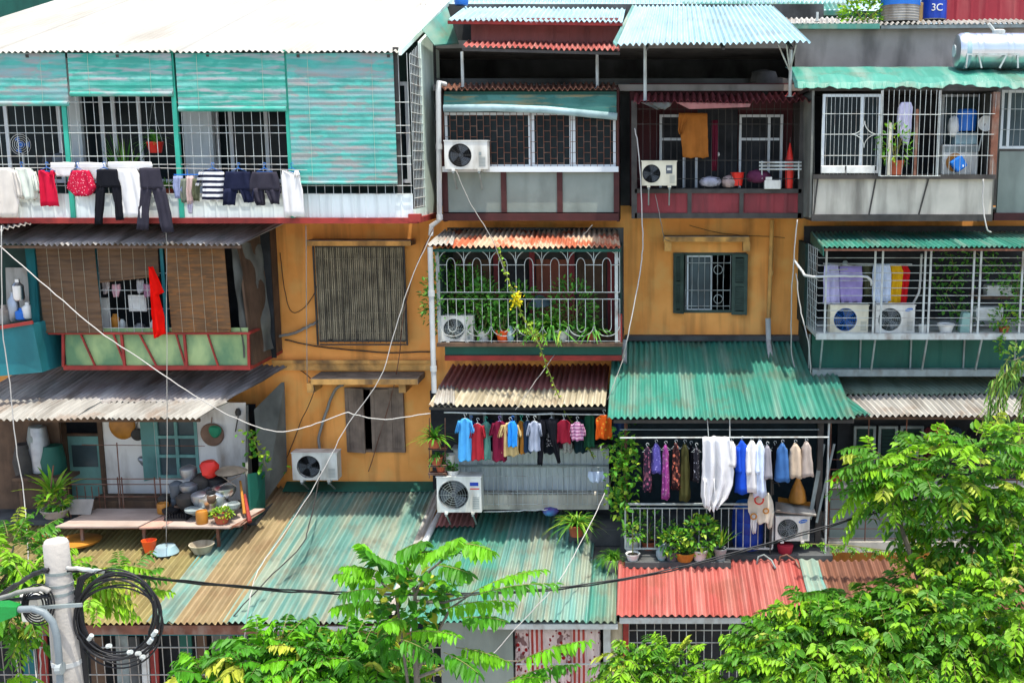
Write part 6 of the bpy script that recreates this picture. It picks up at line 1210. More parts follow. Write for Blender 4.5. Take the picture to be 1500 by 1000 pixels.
mb = MB(); mb.box(X0 - .03, X0 + .045, Yt - .03, Yt + .05, Z0, Z1); mb.box(X1 - .045, X1 + .05, Yt - .03, Yt + .05, Z0, Z1); mb.box(X0 + .046, X1 - .046, Yt - .02, Yt + .05, Z1 - .3, Z1 - .25); mb.build('door_frame', m_wood, ter)
X0, X1, Z0, Z1 = hW; wm = (X0 + X1) / 2
mb = MB(); frame(mb, 228, 612, 290, 700, Yt - .02, .06, .07, (259,), (640, 668)); o = mb.build('window', m_tdoor, ter); mb = MB(); mb.box(X0 + .05, X1 - .05, Yt + .03, Yt + .035, Z0 + .05, Z1 - .05); mb.build('pane', m_glassb, o)
mb = MB(); mb.slab([(X0 - .02, Yt - .01, Z0), (X0 - .18, Yt - .22, Z0), (X0 - .18, Yt - .22, Z1), (X0 - .02, Yt - .01, Z1)], (.02, .02, 0)); mb.build('shutter', m_tdoor, o)
mb = MB(); a = P(366, 690, Yt).x; mb.slab([(a, Yt, zf), (a + .35, .3, zf), (a + .35, .3, zf + .9), (a, Yt, zt + .1)], (.05, 0, 0)); mb.slab([P(372, 600, 1.4), P(412, 560, 1.9), P(416, 690, 1.9), P(384, 735, 1.2)], (.05, .05, 0)); mb.build('side_wall', m_tarp, ter)
mb = MB()
Yr = .55; zrl = P(200, 702, Yr).z
for y in (701, 709, 727, 748): z = P(200, y, Yr).z; mb.tube([P(100, y, Yr), (P(300, y, Yr).x, Yr, z)], .011, 5)
for x in (172, 178, 226, 234, 300): q = P(x, 700, Yr); mb.tube([(q.x, Yr, zf), (q.x, Yr, q.z + .02)], .013, 5)
for x in (100, 112, 124, 134, 144, 152): q = P(x, 712, Yr); mb.tube([(q.x, Yr, zf), (q.x, Yr, q.z)], .01, 5)
mb.tube([P(120, 651, .8), P(300, 653, .8)], .008, 5); mb.tube([P(171, 648, .8), P(178, 740, .7)], .012, 5); mb.build('railing', m_rsteel, ter)
mb = MB(); mb.box(P(140, 750, .9).x, P(300, 750, .9).x, .7, 1.2, zf + .002, zf + .3); mb.build('step', m_wood, bevel=.02, label='low dark step behind the rusty terrace railing', cat='step')
# left shed dark side
mb = MB(); mb.box(-15, P(96, 690, 1.2).x, 1.1, 1.16, zf, zt + .1); mb.build('shed_wall', m_wood, label='dark boarded shed wall left of the teal door', cat='wall')
t = T('drum', 'grey junk heap of pots left of the teal door', 'junk', P(70, 700, .8))
for i, (x, y, r, h, m_) in enumerate(((40, 700, .2, .7, m_dsteel), (62, 690, .18, .9, m_alum), (80, 695, .22, .6, m_dkteal), (55, 660, .15, .5, m_gsteel))):
    mb = MB(); mb.lathe(P(x, y, .9), [(r, 0), (r * 1.1, h * .5), (r * .8, h), (.02, h)], 12, wob=.06); mb.build(('bin', 'churn', 'tub', 'can')[i], m_, t, smooth='auto')
mb = MB(); a = R(24, 655, 104, 700, .7); mb.box(a[0], a[1], .5, 1.0, a[2], a[2] + .06); mb.bar((a[0] + .1, .6, zf), (a[0] + .1, .6, a[2]), .06); mb.bar((a[1] - .1, .6, zf), (a[1] - .1, .6, a[2]), .06); mb.build('bench', m_wood, label='dark bench carrying junk left of the teal door', cat='bench')
for x, y, r, m_, lab in ((179, 624, .27, m_amber, 'orange brown basket lid hanging above the terrace railing'), (201, 636, .13, m_dsteel, 'black pan hanging right of the basket lid'), (311, 636, .24, mat('wicker', H('#7d6250'), var=.2), 'round brown wicker tray on the white wall'), (210, 674, .1, m_alum, 'dented aluminium ladle bundle hanging low on the white wall')):
    c = P(x, y, Yt - .03); mb = MB(); mb.lathe(c, [(0, -.06), (r * .6, -.055), (r * .92, -.03), (r, .0), (r * .9, .005), (0, .01)], 22, 'y', wob=.02 if r > .12 else .2); mb.tube([c + Vector((0, 0, r)), c + Vector((.02, -.01, r + .12))], .01, 5); mb.build('hanging_pan', m_, smooth='auto', label=lab, cat='pan', group='pans on the terrace wall')
c = P(314, 632, Yt - .12); mb = MB(); mb.lathe(c, [(.02, -.04), (.1, -.02), (.13, .03), (.1, .06)], 14, 'y', wob=.1); mb.build('colander', mat('green_plastic', H('#2f8a63'), var=.15), smooth='auto', label='green plastic colander hanging on the wicker tray', cat='colander')
mb = MB(); q = P(349, 608, Yt - .05); mb.lathe(q, [(.05, 0), (.06, .08), (.03, .14)], 12); mb.tube([q, P(345, 632, Yt - .05)], .012, 5); mb.build('wall_lamp', m_dsteel, smooth='auto', label='small dark lamp on the white wall under the awning', cat='lamp')
# shelf over the roof
zs = rz(-.2) + .42
sf = T('terrace_shelf', 'sun bleached plank shelf standing over the olive roof', 'shelf', (P(225, 775, -.6).x, -.2, zs))
xa, x2, xb = P(82, 775, -.6).x, P(205, 775, -.6).x, P(338, 775, -.6).x; xe = P(368, 735, .3).x
for i, (a0, a1, m_, dz) in enumerate(((xa, x2 - .02, m_woodl, 0), (x2, x2 + .42, mat('pinkish_board', H('#b08a78'), var=.12, dirt=H('#7f6452'), damt=.5), .02), (x2 + .44, xb, m_woodl, .0))):
    mb = MB(); sk2 = .3; mb.slab([(a0, -.62, zs - dz), (a1, -.62 - .02 * i, zs), (a1 + sk2, .35, zs + .03), (a0 + sk2, .35, zs + .03)], (0, 0, .03)); mb.build('plank', m_, sf)
mb = MB(); mb.slab([(xb + .02, -.6, zs), (xb + .15, -.55, zs), (xe + .1, .35, zs + .03), (xb + .32, .35, zs + .03)], (0, 0, .03)); mb.build('plank', m_rsteel, sf)
mb = MB()
for x in (xa + .4, x2, xb - .3):
    mb.bar((x, -.45, rz(-.45) + .03), (x, -.45, zs), .05); mb.bar((x + .25, .25, rz(.25) + .03), (x + .25, .25, zs), .05)
mb.bar((xa + .1, -.5, zs - .03), (xb, -.5, zs - .03), .045); mb.build('frame', m_rsteel, sf)
def onshelf(x, y, Yk, dz=.032): q = P(x, y, Yk); return Vector((q.x, Yk, zs + .03 * (Yk + .62) + dz))
def can(label, x, Yk, r, h, m_, cat='can', name='can', grp=None, wob=0):
    c = onshelf(x, 760, Yk); mb = MB(); mb.lathe(c, [(r * .93, 0), (r, h * .15), (r, h * .85), (r * .9, h), (r * .85, h), (r * .8, h * .9), (0, h * .9)], 18, wob=wob); return mb.build(name, m_, smooth='auto', label=label, cat=cat, group=grp)
can('amber glazed jar at the back of the terrace shelf', 240, .1, .11, .2, m_amber, 'jar', 'jar'); can('amber glazed jar at the front edge of the terrace shelf beside the mossy pot', 296, -.45, .11, .24, m_amber, 'jar', 'jar')
def put(label, x, Yk, ph, pr, m_, **k):
    c = onshelf(x, 760, Yk); rng = np.random.default_rng(k.get('seed', 1)); t = T('potted_plant', label, 'plant', c, 'potted plants on the terrace shelf'); pot(t, c, pr, ph, m_); mb = MB(); top = np.array(c) + (0, 0, ph)
    k['f'](rng, mb, top); mb.build('foliage', k.get('lm', LV_pot), t); return t
put('low mossy yellow green plant in a terracotta pot on the shelf corner', 325, -.45, .17, .15, m_terra, f=lambda r_, mb, top: bushleaves(r_, mb, top + (0, 0, .02), (.2, .16, .1), 190, .07, .04, mis=(0, 2, 2)), seed=3)
def shrub(r_, mb, top):
    for q in (0, 2): mb.mi = q; tuft(r_, mb, top + (0, 0, .3), 9, .75, .1, (.2, 1.3), .5)
    bushleaves(r_, mb, top + (0, 0, .15), (.3, .25, .22), 170, .14, .06, mis=(0, 1, 2))
t = put('leafy plant with broad blades in a grey trough at the left end of the shelf', 82, -.1, .16, .26, m_conc, f=shrub, seed=4)
mb = MB(); q = onshelf(70, 760, -.1); mb.tube([q, q + Vector((.2, 0, 1.0))], .014, 6); mb.build('cane', m_rsteel, label='bamboo cane stuck in the grey trough', cat='cane')
c = onshelf(118, 760, .0); mb = MB(); mb.slab([c + Vector((-.2, 0, 0)), c + Vector((.2, 0, 0)), c + Vector((.22, .12, .26)), c + Vector((-.3, .12, .26))], (0, .03, .01)); mb.build('slate_board', m_conc, bevel=.01, label='grey slab leaning behind the broad bladed plant', cat='slab')
c = onshelf(262, 760, -.15); t = T('dish_rack', 'black plastic dish rack on the terrace shelf', 'rack', c); mb = MB(); mb.box(c.x - .2, c.x + .22, -.35, .1, c.z, c.z + .03); mb.build('tray', m_black, t); mb = MB()
for k in range(9): x = c.x - .19 + k * .05; mb.tube([(x, -.33, c.z + .03), (x, -.33, c.z + .12), (x, .08, c.z + .12), (x, .08, c.z + .03)], .006, 4)
mb.build('wire_frame', m_black, t)
GK = 'kitchenware on the terrace shelf'
for lab, x, Yk, dz, r, h, m_, nm in (('big aluminium basin leaning on the kitchenware heap', 312, .0, .1, .22, .3, m_chrome, 'basin'), ('shiny pot with a rounded lid on the kitchenware heap', 330, .1, .28, .17, .2, m_chrome, 'pot'), ('dark kettle on top of the dish rack', 276, .0, .12, .15, .24, m_dsteel, 'kettle'), ('aluminium saucepan stacked over the dark kettle', 280, .1, .36, .13, .16, m_alum, 'saucepan'),
                             ('grey enamel bowl by the dish rack', 290, -.15, .06, .12, .12, m_gsteel, 'bowl'), ('black wok at the back of the kitchenware heap', 270, .25, .25, .14, .14, m_black, 'wok'), ('small dark pot left of the dish rack', 243, .3, .06, .09, .18, m_dsteel, 'pot'), ('striped grey tin on top of the heap', 281, .2, .56, .12, .22, m_alum, 'tin'), ('dull metal tub behind the mossy plant', 318, .25, .12, .2, .3, m_alum, 'tub'), ('blackened pan lying on the shelf boards left of the heap', 252, .0, .02, .13, .1, m_black, 'pan'), ('stacked grey pans at the back of the heap', 300, .3, .3, .16, .3, m_dsteel, 'pan'), ('black bucket behind the aluminium basin', 322, .3, .3, .14, .3, m_black, 'bucket'), ('dented kettle leaning on the big basin', 296, -.1, .2, .13, .22, m_alum, 'kettle'), ('grey lid propped in the heap', 286, -.25, .12, .14, .08, m_gsteel, 'lid'), ('dark jar between the kettle and the tub', 262, .15, .3, .1, .22, m_fan, 'jar'), ('white plastic bowl in the heap', 335, -.1, .1, .13, .12, m_ceram, 'bowl')):
    r *= 1.3; h *= 1.25; c = onshelf(x, 760, Yk, .032 + dz * 1.15); mb = MB(); mb.lathe(c, [(r * .7, 0), (r, h * .35), (r * 1.03, h * .75), (r * .85, h * .85), (r * .3, h), (0, h)], 16, wob=.03); mb.build(nm, m_, smooth='auto', label=lab, cat=nm, group=GK)
rng = np.random.default_rng(88); KN = ('saucepan', 'bowl', 'tin', 'mug', 'jar', 'lid'); KA = ('sooty', 'dull grey', 'blackened', 'dented', 'scratched', 'greasy')
for k in range(24):
    m_ = (m_dsteel, m_alum, m_black, m_gsteel, m_fan, m_wood)[k % 6]; r = rng.uniform(.06, .12); h = rng.uniform(.08, .2); x = rng.uniform(258, 345); Yk = rng.uniform(-.25, .35); dz = rng.uniform(.03, .5) * (1 - abs(x - 300) / 70); nm = KN[(k * 5 + k // 6) % 6]
    c = onshelf(x, 760, Yk, .04 + dz); mb = MB(); mb.lathe(c, [(r * .7, 0), (r, h * .3), (r * 1.02, h * .8), (r * .8, h), (r * .75, h), (r * .6, h * .4), (0, h * .35)], 14, wob=.05); mb.build(nm, m_, smooth='auto', label='%s %s wedged in the kitchenware heap at the terrace shelf end' % (KA[k % 6], nm), cat=nm, group=KA[k % 6] + ' ' + nm + ' pieces in the kitchenware heap')
c = onshelf(308, 700, .15, .72); mb = MB(); mb.lathe(c, [(.08, 0), (.16, .08), (.17, .25), (.12, .32), (.02, .34)], 12, wob=.14); mb.build('red_cloth', m_redpl, smooth='auto', label='red bundle on top of the kitchenware heap', cat='cloth')
c = onshelf(338, 700, .1, .82); mb = MB(); mb.lathe(c, [(.26, 0), (.3, .03), (.2, .09), (.04, .13), (0, .13)], 16, wob=.08); mb.build('tray', m_dsteel, smooth='auto', label='dark round tray topping the kitchenware heap', cat='tray')
for lab, p, q, r, m_ in (('yellow painted stick propped at the shelf end', (352, 704, .2), (358, 752, -.2), .03, m_amber), ('red paddle leaning at the shelf end', (358, 724, .15), (366, 764, -.3), .04, m_redst), ('pale stick lying across the top of the heap', (322, 712, .0), (352, 696, .25), .015, m_woodl), ('second pale stick crossing the heap', (326, 698, .0), (346, 712, .1), .013, m_woodl)):
    mb = MB(); mb.tube([P(*p), P(*q)], [r * .7, r], 8); mb.build('stick', m_, smooth='auto', label=lab, cat='stick')
a = P(362, 700, .3); mb = MB(); mb.slab([P(362, 694, .3), P(385, 690, .8), P(386, 748, .8), P(366, 765, .2)], (.03, .03, 0)); mb.build('board', m_dkteal, label='dark green board closing the right end of the terrace shelf', cat='board')
for lab, x, y, Yk, r, h, m_, nm in (('orange flowerpot hanging under the shelf edge', 219, 802, -.66, .13, .24, m_orpl, 'flower_pot'), ('white basin turned upside down on the olive roof', 243, 806, -.66, .22, .13, m_sky, 'basin'), ('cream bowl on the olive roof under the shelf corner', 296, 805, -.66, .22, .17, m_creamold, 'bowl')):
    q = P(x, y, Yk); c = Vector((q.x, Yk, rz(Yk) + .03)); mb = MB()
    pr = [(r * .65, 0), (r, h * .9), (r * 1.05, h), (r * .95, h), (r * .6, .03)] if nm != 'basin' else [(r * 1.05, 0), (r, .03), (r * .75, h), (0, h)]
    mb.lathe(c, pr, 20); mb.build(nm, m_, smooth='auto', label=lab, cat=nm.replace('_', ' '))
q = P(112, 805, -.4); mb = MB(); mb.lathe((q.x, -.35, rz(-.35) + .05), [(0, .0), (.4, .02), (.42, .06), (.3, .09), (0, .1)], 20, wob=.03); mb.build('tray', m_amber, smooth='auto', label='amber round tray on the olive roof under the plank shelf', cat='tray')
c = P(62, 800, -.6); t = T('flower_pot', 'terracotta pot at the left end under the shelf behind the concrete pole', 'pot', (c.x, -.6, rz(-.6) + .03)); pot(t, (c.x, -.6, rz(-.6) + .03), .15, .28, m_terra)
ac('grey white air conditioner on the ochre wall above the shaded teal roof', 428, 664, 494, 703, 1.5, fx=.36, guard=m_fandk, bracket=.5)
vine('yellowing creeper with dry twigs at the terrace corner', [(368, 632), (376, 655), (386, 675), (392, 690)], .6, 60, .13, .09, (.14, .1, .12), LV_pot, seed=61)
# ================================================================== column 3, first floor
rf = T('corrugated_roof', 'wide bright green corrugated awning below the green shuttered window', 'roof', P(1070, 612, -1.5))
A = P(890, 613, -1.5); B = P(1253, 611, -1.5); B.z = A.z; zq = P(1040, 497, 2.18).z
mb = MB(); mb.sheet(A, B, (B.x, 2.18, zq), (A.x, 2.18, zq), pitch=.105, amp=.018, rows=8, sag=.02); mb.build('roof_sheet', m_tealb, rf)
mb = MB(); mb.box(P(916, 495, 2.1).x, B.x, 1.98, 2.18, zq + .0, zq + .1); mb.build('wall_flashing', m_plasterdk, rf)
mb = MB(); mb.bar(A + Vector((.1, .15, -.08)), B + Vector((0, .15, -.08)), .06); mb.bar((A.x + .1, 1.0, zq - .35), (B.x, 1.0, zq - .35), .06); mb.build('batten', m_dsteel, rf)
mb = MB(); mb.tube([P(914, 500, 1.4), P(914, 532, .9)], .06, 10); mb.build('drain_pipe', m_pvcg, smooth='auto', label='short pipe end at the left corner of the bright green awning', cat='pipe')
zf = P(1020, 812, -1.3).z; xa, xb = P(916, 780, -1.3).x, P(1212, 780, -1.3).x
enc = T('balcony_enclosure', 'open balcony with white railing under the bright green awning', 'balcony', ((xa + xb) / 2, -1.3, zf), G_ENC)
mb = MB(); mb.box(xa - .1, xb + .1, -1.35, 2.18, zf - .14, zf); mb.build('floor', m_plasterdk, enc)
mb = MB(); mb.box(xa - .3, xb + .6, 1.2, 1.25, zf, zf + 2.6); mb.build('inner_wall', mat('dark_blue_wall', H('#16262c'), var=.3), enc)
mb = MB(); z1, z2, z0 = P(1000, 738, -1.28).z, P(1000, 744, -1.28).z, P(1000, 803, -1.28).z; xr_ = P(1132, 770, -1.28).x
mb.tube([(xa, -1.28, z1), (xr_, -1.28, z1)], .022, 8); mb.tube([(xa, -1.28, z2), (xr_, -1.28, z2)], .012, 6); mb.bar((xa, -1.28, z0), (xr_, -1.28, z0), .03)
for i in range(21): x = xa + (xr_ - xa) * i / 20; mb.tube([(x, -1.28, z0), (x, -1.28, z2)], .009 if i % 20 else .016, 6)
mb.build('railing', m_wsteel, enc)
mb = MB(); q = P(1130, 700, -1.28).x; mb.tube([(q, -1.28, zf - .1), (q, -1.28, z1 + .5)], .018, 6); mb.build('post', m_dsteel, enc)
mb = MB(); q = P(1200, 700, -.9).x; mb.box(q - .05, q + .05, -.95, -.85, zf, A.z); mb.build('post', m_dsteel, enc); mb = MB(); q = P(1212, 700, -1.25).x; mb.tube([(q, -1.25, zf), (q, -1.25, A.z)], .018, 6); mb.build('post', m_wsteel, enc)
mb = MB(); mb.bar(P(1186, 760, -1.0), P(1206, 650, -.9), .07, .03); mb.bar(P(1196, 765, -1.0), P(1222, 650, -.9), .04, .03); mb.build('leaning_plank', m_gsteel, label='grey planks leaning at the right post of the railing balcony', cat='plank')
mb = MB(); mb.tube([P(908, 641, -1.5), P(1214, 640, -1.5)], .014, 6); mb.build('clothes_line', m_wsteel, label='white rod carrying white and dark clothes over the railing', cat='clothes rod')
mb = MB(); mb.tube([P(908, 629, -1.3), P(1200, 629, -1.3)], .008, 6); mb.build('clothes_line', m_gsteel, label='thin upper rod behind the rod with the white sheet', cat='clothes rod')
mb = MB(); mb.tube([P(1069, 613, -1.45), P(1069, 641, -1.5)], .01, 5); mb.tube([P(1036, 613, -1.45), P(1038, 641, -1.5)], .007, 5); mb.build('hanging_rod', m_wsteel, label='short hangers holding the clothes rod under the green awning', cat='rod')
GD = 'clothes over the white railing'; m_hw = m_wsteel
def narrow(label, xc, w_, y0, y1, m_, sl=0, w2=None, Yk=-1.5, cat='shirt', hm=m_hw):
    w2 = (w2 or w_ * 1.25) * 1.25; w_ *= 1.3; st = [[(y0, xc - 2, xc + 2), (y0 + 8, xc - w_ * .4, xc + w_ * .4), (y0 + (y1 - y0) * .5, xc - w_ * .5, xc + w_ * .5), (y1, xc - w2 / 2, xc + w2 / 2)]]
    if sl: st.append([(y0 + 8, xc - w_ * .45, xc - w_ * .1), (y0 + 30, xc - w_ * .55, xc), (y0 + 44, xc - w_ * .6, xc + w_ * .1)])
    return garment(label, cat, st, Yk, m_, hanger=(xc, y0 - 4, 7), hm=hm, group=GD, dep=.16, fold=.02, kf=3)
f1 = fab('dark_floral', '#2a2030', pat='floral', pc=H('#a35a72'), pf=16); f2 = fab('violet', '#4f4a8e', pat='dots', pc=H('#8a85c4'), pf=18); f3 = fab('magenta_print', '#8c3a7e', pat='floral', pc=H('#c47ab0'), pf=18); f4 = fab('red_floral', '#2b191b', pat='floral', pc=H('#c06a52'), pf=13); f5 = fab('olive_drab', '#4a4a2a'); f6 = fab('mono_dots', '#26262c', pat='dots', pc=H('#a0a0a6'), pf=22)
narrow('dark floral dress hanging sideways at the far left above the railing', 948, 9, 655, 716, f1); narrow('violet dotted top beside the dark floral dress', 961, 12, 650, 690, f2, Yk=-1.4); narrow('long magenta printed dress', 975, 8, 652, 728, f3); narrow('black dress with red flowers', 990, 9, 650, 714, f4); narrow('long olive dress behind the red flowered one', 1003, 11, 650, 730, f5, Yk=-1.35); narrow('dark dotted top just left of the white sheet', 1020, 7, 655, 702, f6)
narrow('black garment between the olive dress and dotted top', 1012, 8, 652, 700, f_black, Yk=-1.2)
f_sheet = fab('sheet_white', '#e8e8e8', var=.02, trans=.25)
garment('large white bed sheet bunched over the rod', 'bed sheet', [[(640, 1029, 1068), (665, 1029, 1072), (690, 1028, 1075), (710, 1027, 1073), (728, 1027, 1066), (738, 1029, 1056), (745, 1035, 1050)], [(700, 1028, 1046), (722, 1027, 1048), (740, 1030, 1046)]], -1.6, f_sheet, group=GD, dep=.1, fold=.065, kf=5.2, n=54)
narrow('white T-shirt sleeve showing right of the bed sheet', 1072, 11, 646, 680, f_white, w2=14)
narrow('royal blue shirt with a white sleeve stripe', 1087, 14, 645, 720, fab('royal_blue', '#1e4ab8'), 1); q = P(1089, 682, -1.14); mb = MB()
narrow('long white shirt right of the royal blue one', 1101, 15, 646, 718, f_white, 1); narrow('second long white shirt, narrower, with a drooping sleeve', 1113, 13, 646, 724, f_pb, 1)
narrow('pale grey shirt half hidden behind the robot fan', 1124, 10, 653, 698, f_grey); narrow('denim blue shirt near the right end of the rod', 1146, 15, 650, 702, fab('denim', '#3c659a')); narrow('beige trousers hanging second from the right end', 1165, 15, 650, 697, fab('light_beige', '#b7a58f'), w2=19, cat='trousers'); narrow('taupe trousers hanging at the right end of the rod', 1181, 13, 648, 695, fab('taupe', '#a69a90'), w2=18, cat='trousers')
narrow('black shirt between the pale grey and denim shirts', 1135, 10, 652, 700, f_black, Yk=-1.25)
c = P(1167, 733, -.8); mb = MB(); mb.lathe(P(1168, 734, -.85), [(.16, 0), (.17, .02), (.13, .2), (.04, .42), (.03, .7)], 12, 'z', wob=.05); mb.build('broom', m_amber, smooth='auto', label='straw broom standing upside down under the beige trousers', cat='broom')
bd = R(1073, 744, 1118, 792, -.9); c = P(1095, 792, -.9); c.z = zf; t = T('water_barrel', 'dark blue plastic barrel behind the railing', 'barrel', c); mb = MB(); pr = [(.24, 0), (.28, .1), (.29, .3), (.28, .32), (.29, .34), (.29, .52), (.28, .54), (.29, .56), (.27, .74), (.22, .8)]; mb.lathe(c, pr, 22); mb.build('body', m_blued, t, smooth='auto'); mb = MB(); mb.lathe(c + Vector((0, 0, .8)), [(.23, 0), (.23, .04), (.05, .06), (0, .06)], 18); mb.build('lid', m_blue, t, smooth='auto')
t = T('toy_bag', 'cream cloth bag with red ring prints hanging on the railing end', 'bag', P(1114, 768, -1.34)); mb = MB(); mb.cloth([(722, 1098, 1126), (734, 1095, 1132), (748, 1096, 1134), (758, 1100, 1130), (764, 1104, 1128)], -1.36, dep=.09, fold=.03); mb.cloth([(750, 1122, 1134), (762, 1122, 1132), (772, 1124, 1130)], -1.36, dep=.05); mb.build('body', fab('cream_bag', '#d8ccb6'), t, smooth=True)
for x, y, r in ((1112, 732, .075), (1104, 756, .05), (1122, 748, .045)):
    c = P(x, y, -1.49); mb = MB(); mb.tube([(c.x + r * cos(a_), c.y, c.z + r * sin(a_)) for a_ in np.linspace(0, 2 * pi, 17)[:-1]], .014, 6, closed=True); mb.build('ring_print', m_redpl if r > .06 else m_amber, t)
mb = MB(); mb.cloth([(752, 1100, 1110), (766, 1099, 1108), (780, 1101, 1107)], -1.45, dep=.03); mb.build('tag', f_white, t, smooth=True)
ac('white air conditioner with a blue oval badge below the grey sheet metal box', 1136, 757, 1186, 792, -1.25, badge=oval(.8, .83, .13, .08, m_blue, 'SAMSUNG'), fx=.36)
t = T('metal_hood', 'grey sheet metal cover with a yellow board above the railing air conditioner', 'cover', P(1160, 752, -1.0)); mb = MB(); mb.slab([P(1136, 734, -.8), P(1192, 742, -.8), P(1196, 754, -1.3), P(1136, 748, -1.3)], (0, .02, -.03)); mb.build('lid', m_greyl, t); mb = MB(); mb.slab([P(1140, 728, -.6), P(1190, 736, -.6), P(1190, 742, -.75), P(1140, 735, -.75)], (0, .03, 0)); mb.build('board', m_amber, t)
c = P(1150, 806, -1.2); mb = MB(); mb.lathe((c.x, c.y, zf), [(.12, 0), (.15, .14), (.14, .16), (.02, .16)], 16); mb.build('basin', mat('crimson_plastic', H('#8c1c2c'), var=.1), smooth='auto', label='crimson basin under the railing air conditioner', cat='basin')
mb = MB()
for k in range(6): a_ = k * 1.05; mb.tube([P(1130, 690 - 12 + 6 * k, -1.2), P(1130, 690 - 12 + 6 * k, -1.2) + Vector((.2 * cos(a_), .1 * sin(a_), .05)), P(1130, 690 - 12 + 6 * k, -1.2) + Vector((.26 * cos(a_), .1 * sin(a_), -.03))], .012, 5)
mb.tube([P(1130, 675, -1.2), P(1132, 724, -1.2)], .022, 6); mb.build('coat_tree', m_dsteel, label='dark pegged clothes tree beside the cream bag', cat='rack')
for k, (x0, x1) in enumerate(((1108, 1130), (1140, 1165))): mb = MB(); mb.tube([P(x0, 828, -1.5), P(x0 + 3, 815, -1.45), P((x0 + x1) / 2, 812, -1.45), P(x1, 820, -1.5), P(x1 + 6, 832, -1.7)], .018, 6); mb.build('bent_pipe', m_gsteel if k == 0 else m_rsteel, smooth=True, label=('grey bent pipe frame', 'rusty bent pipe frame')[k] + ' at the back edge of the faded red roof', cat='pipe')
GRP = 'potted plants in front of the white railing'
zst = zf - .02
mb = MB(); mb.box(xa, P(1070, 830, -1.5).x, -1.62, -1.36, zr1 - .04, zr1 + .08); mb.build('plant_ledge', m_plasterdk, bevel=.01, label='low ledge along the back of the red roof carrying pots', cat='ledge')
for lab, x, Yk, ph, pr, m_, kd, sz, n, lm, sd, w_ in (('tiny topiary with a thin trunk in a white dish left of the blue vase', 927, -1.5, .12, .13, m_ceram, 'bush', .16, 60, LV_pot, 71, .05), ('round green plant in a dark pot right of the blue vase', 985, -1.5, .18, .15, m_fan, 'bush', .24, 200, LV_pot, 72, .06), ('small plant in a wide amber bowl before the railing', 1003, -1.52, .16, .19, m_amber, 'bush', .2, 60, LV_dark, 73, .05), ('bushy bright green plant in a white pot before the railing', 1025, -1.5, .2, .15, m_ceram, 'bush', .36, 340, LV_pot, 74, .07), ('upright spiky plant in a tall grey pot before the railing', 1055, -1.5, .22, .12, m_pvcg, 'tuft', .55, 26, LV_pot, 75, .05)):
    c = P(x, 830, Yk); c.z = zr1 + .08; rng = np.random.default_rng(sd); t = T('potted_plant', lab, 'plant', c, GRP); pot(t, c, pr, ph, m_); mb = MB(); top = np.array(c) + (0, 0, ph)
    if kd == 'bush': bushleaves(rng, mb, top + (0, 0, sz * (.7 if sd != 71 else 2.4)), (sz, sz * .8, sz), n, .1, w_)
    else:
        for q_ in (0, 1, 2): mb.mi = q_; tuft(rng, mb, top, n // 3, sz, w_, (.7, 1.5), .4)
    if sd == 71: mb.mi = 3; mb.tube([tuple(top - (0, 0, .02)), tuple(top + (0, 0, .45))], .012, 5)
    mb.build('foliage', lm, t)
c = P(969, 830, -1.5); c.z = zr1 + .08; mb = MB(); mb.lathe(c, [(.06, 0), (.1, .08), (.1, .16), (.05, .24), (.06, .28)], 16); mb.build('vase', m_sky, smooth='auto', label='pale blue vase between the topiary and the round plant', cat='vase')
for lab, x, y, Yk, ph, pr, m_, sz, n, sd in (('white square pot with a spindly plant inside the railing at the left', 926, 803, -1.1, .3, .15, m_ceram, .3, 60, 81), ('dark leafy plant inside the railing near the left', 950, 803, -1.0, .15, .14, m_terra, .34, 150, 82), ('shallow white bowl plant inside the railing', 985, 800, -1.0, .16, .2, m_ceram, .2, 40, 83)):
    c = P(x, y, Yk); c.z = zf; rng = np.random.default_rng(sd); t = T('potted_plant', lab, 'plant', c, GRP); pot(t, c, pr, ph, m_); mb = MB(); bushleaves(rng, mb, np.array(c) + (0, 0, ph + sz * .8), (sz * .8, sz * .6, sz), n, .1, .05); mb.mi = 3; mb.tube([tuple(c + Vector((0, 0, ph * .8))), tuple(c + Vector((.03, 0, ph + sz)))], .01, 5); mb.build('foliage', LV_dark, t)
# ================================================================== column 4, first floor
rf = T('corrugated_roof', 'grey green awning with a pale grey front strip under the deep green apron', 'roof', P(1380, 609, -.9))
A = P(1252, 609, -.9); B = P(1600, 609, -.9); zq = P(1380, 553, 1.6).z + .1; m1 = A.lerp(Vector((A.x - .3, 1.6, zq)), .45); m2 = B.lerp(Vector((B.x, 1.6, zq)), .45)
mb = MB(); mb.sheet(A, B, m2, m1, pitch=.11, amp=.018, rows=4); mb.build('front_sheets', m_greyl, rf); mb = MB(); u_ = Vector((0, -.05, .03)); mb.sheet(m1 + u_, m2 + u_, (B.x, 1.6, zq + .03), (A.x - .9, 1.6, zq + .03), pitch=.11, amp=.018, rows=4); mb.build('roof_sheet', mat('grey_green_sheet', H('#6d7f70'), var=.15, sc=1, dirt=H('#48543f'), damt=.6, dsc=(4, .5, 1)), rf)
mb = MB(); mb.sheet(A + Vector((-.05, -.02, .03)), A + Vector((.28, -.02, .03)), m1 + Vector((.1, 0, .05)), m1 + Vector((-.35, 0, .05)), pitch=.1, amp=.016, rows=3); mb.build('roof_patch', m_tealb, rf); mb = MB(); mb.bar(A + Vector((0, .15, -.07)), B + Vector((0, .15, -.07)), .05); mb.build('batten', m_wood, rf)
enc = T('balcony_enclosure', 'dim barred room with slatted windows behind the big tree', 'balcony', P(1380, 790, -.5), G_ENC)
x0, x1 = P(1215, 700, -.5).x, P(1600, 700, -.5).x; z0, z1 = P(1300, 792, -.5).z, P(1300, 612, -.5).z; zm = P(1280, 712, -.5).z
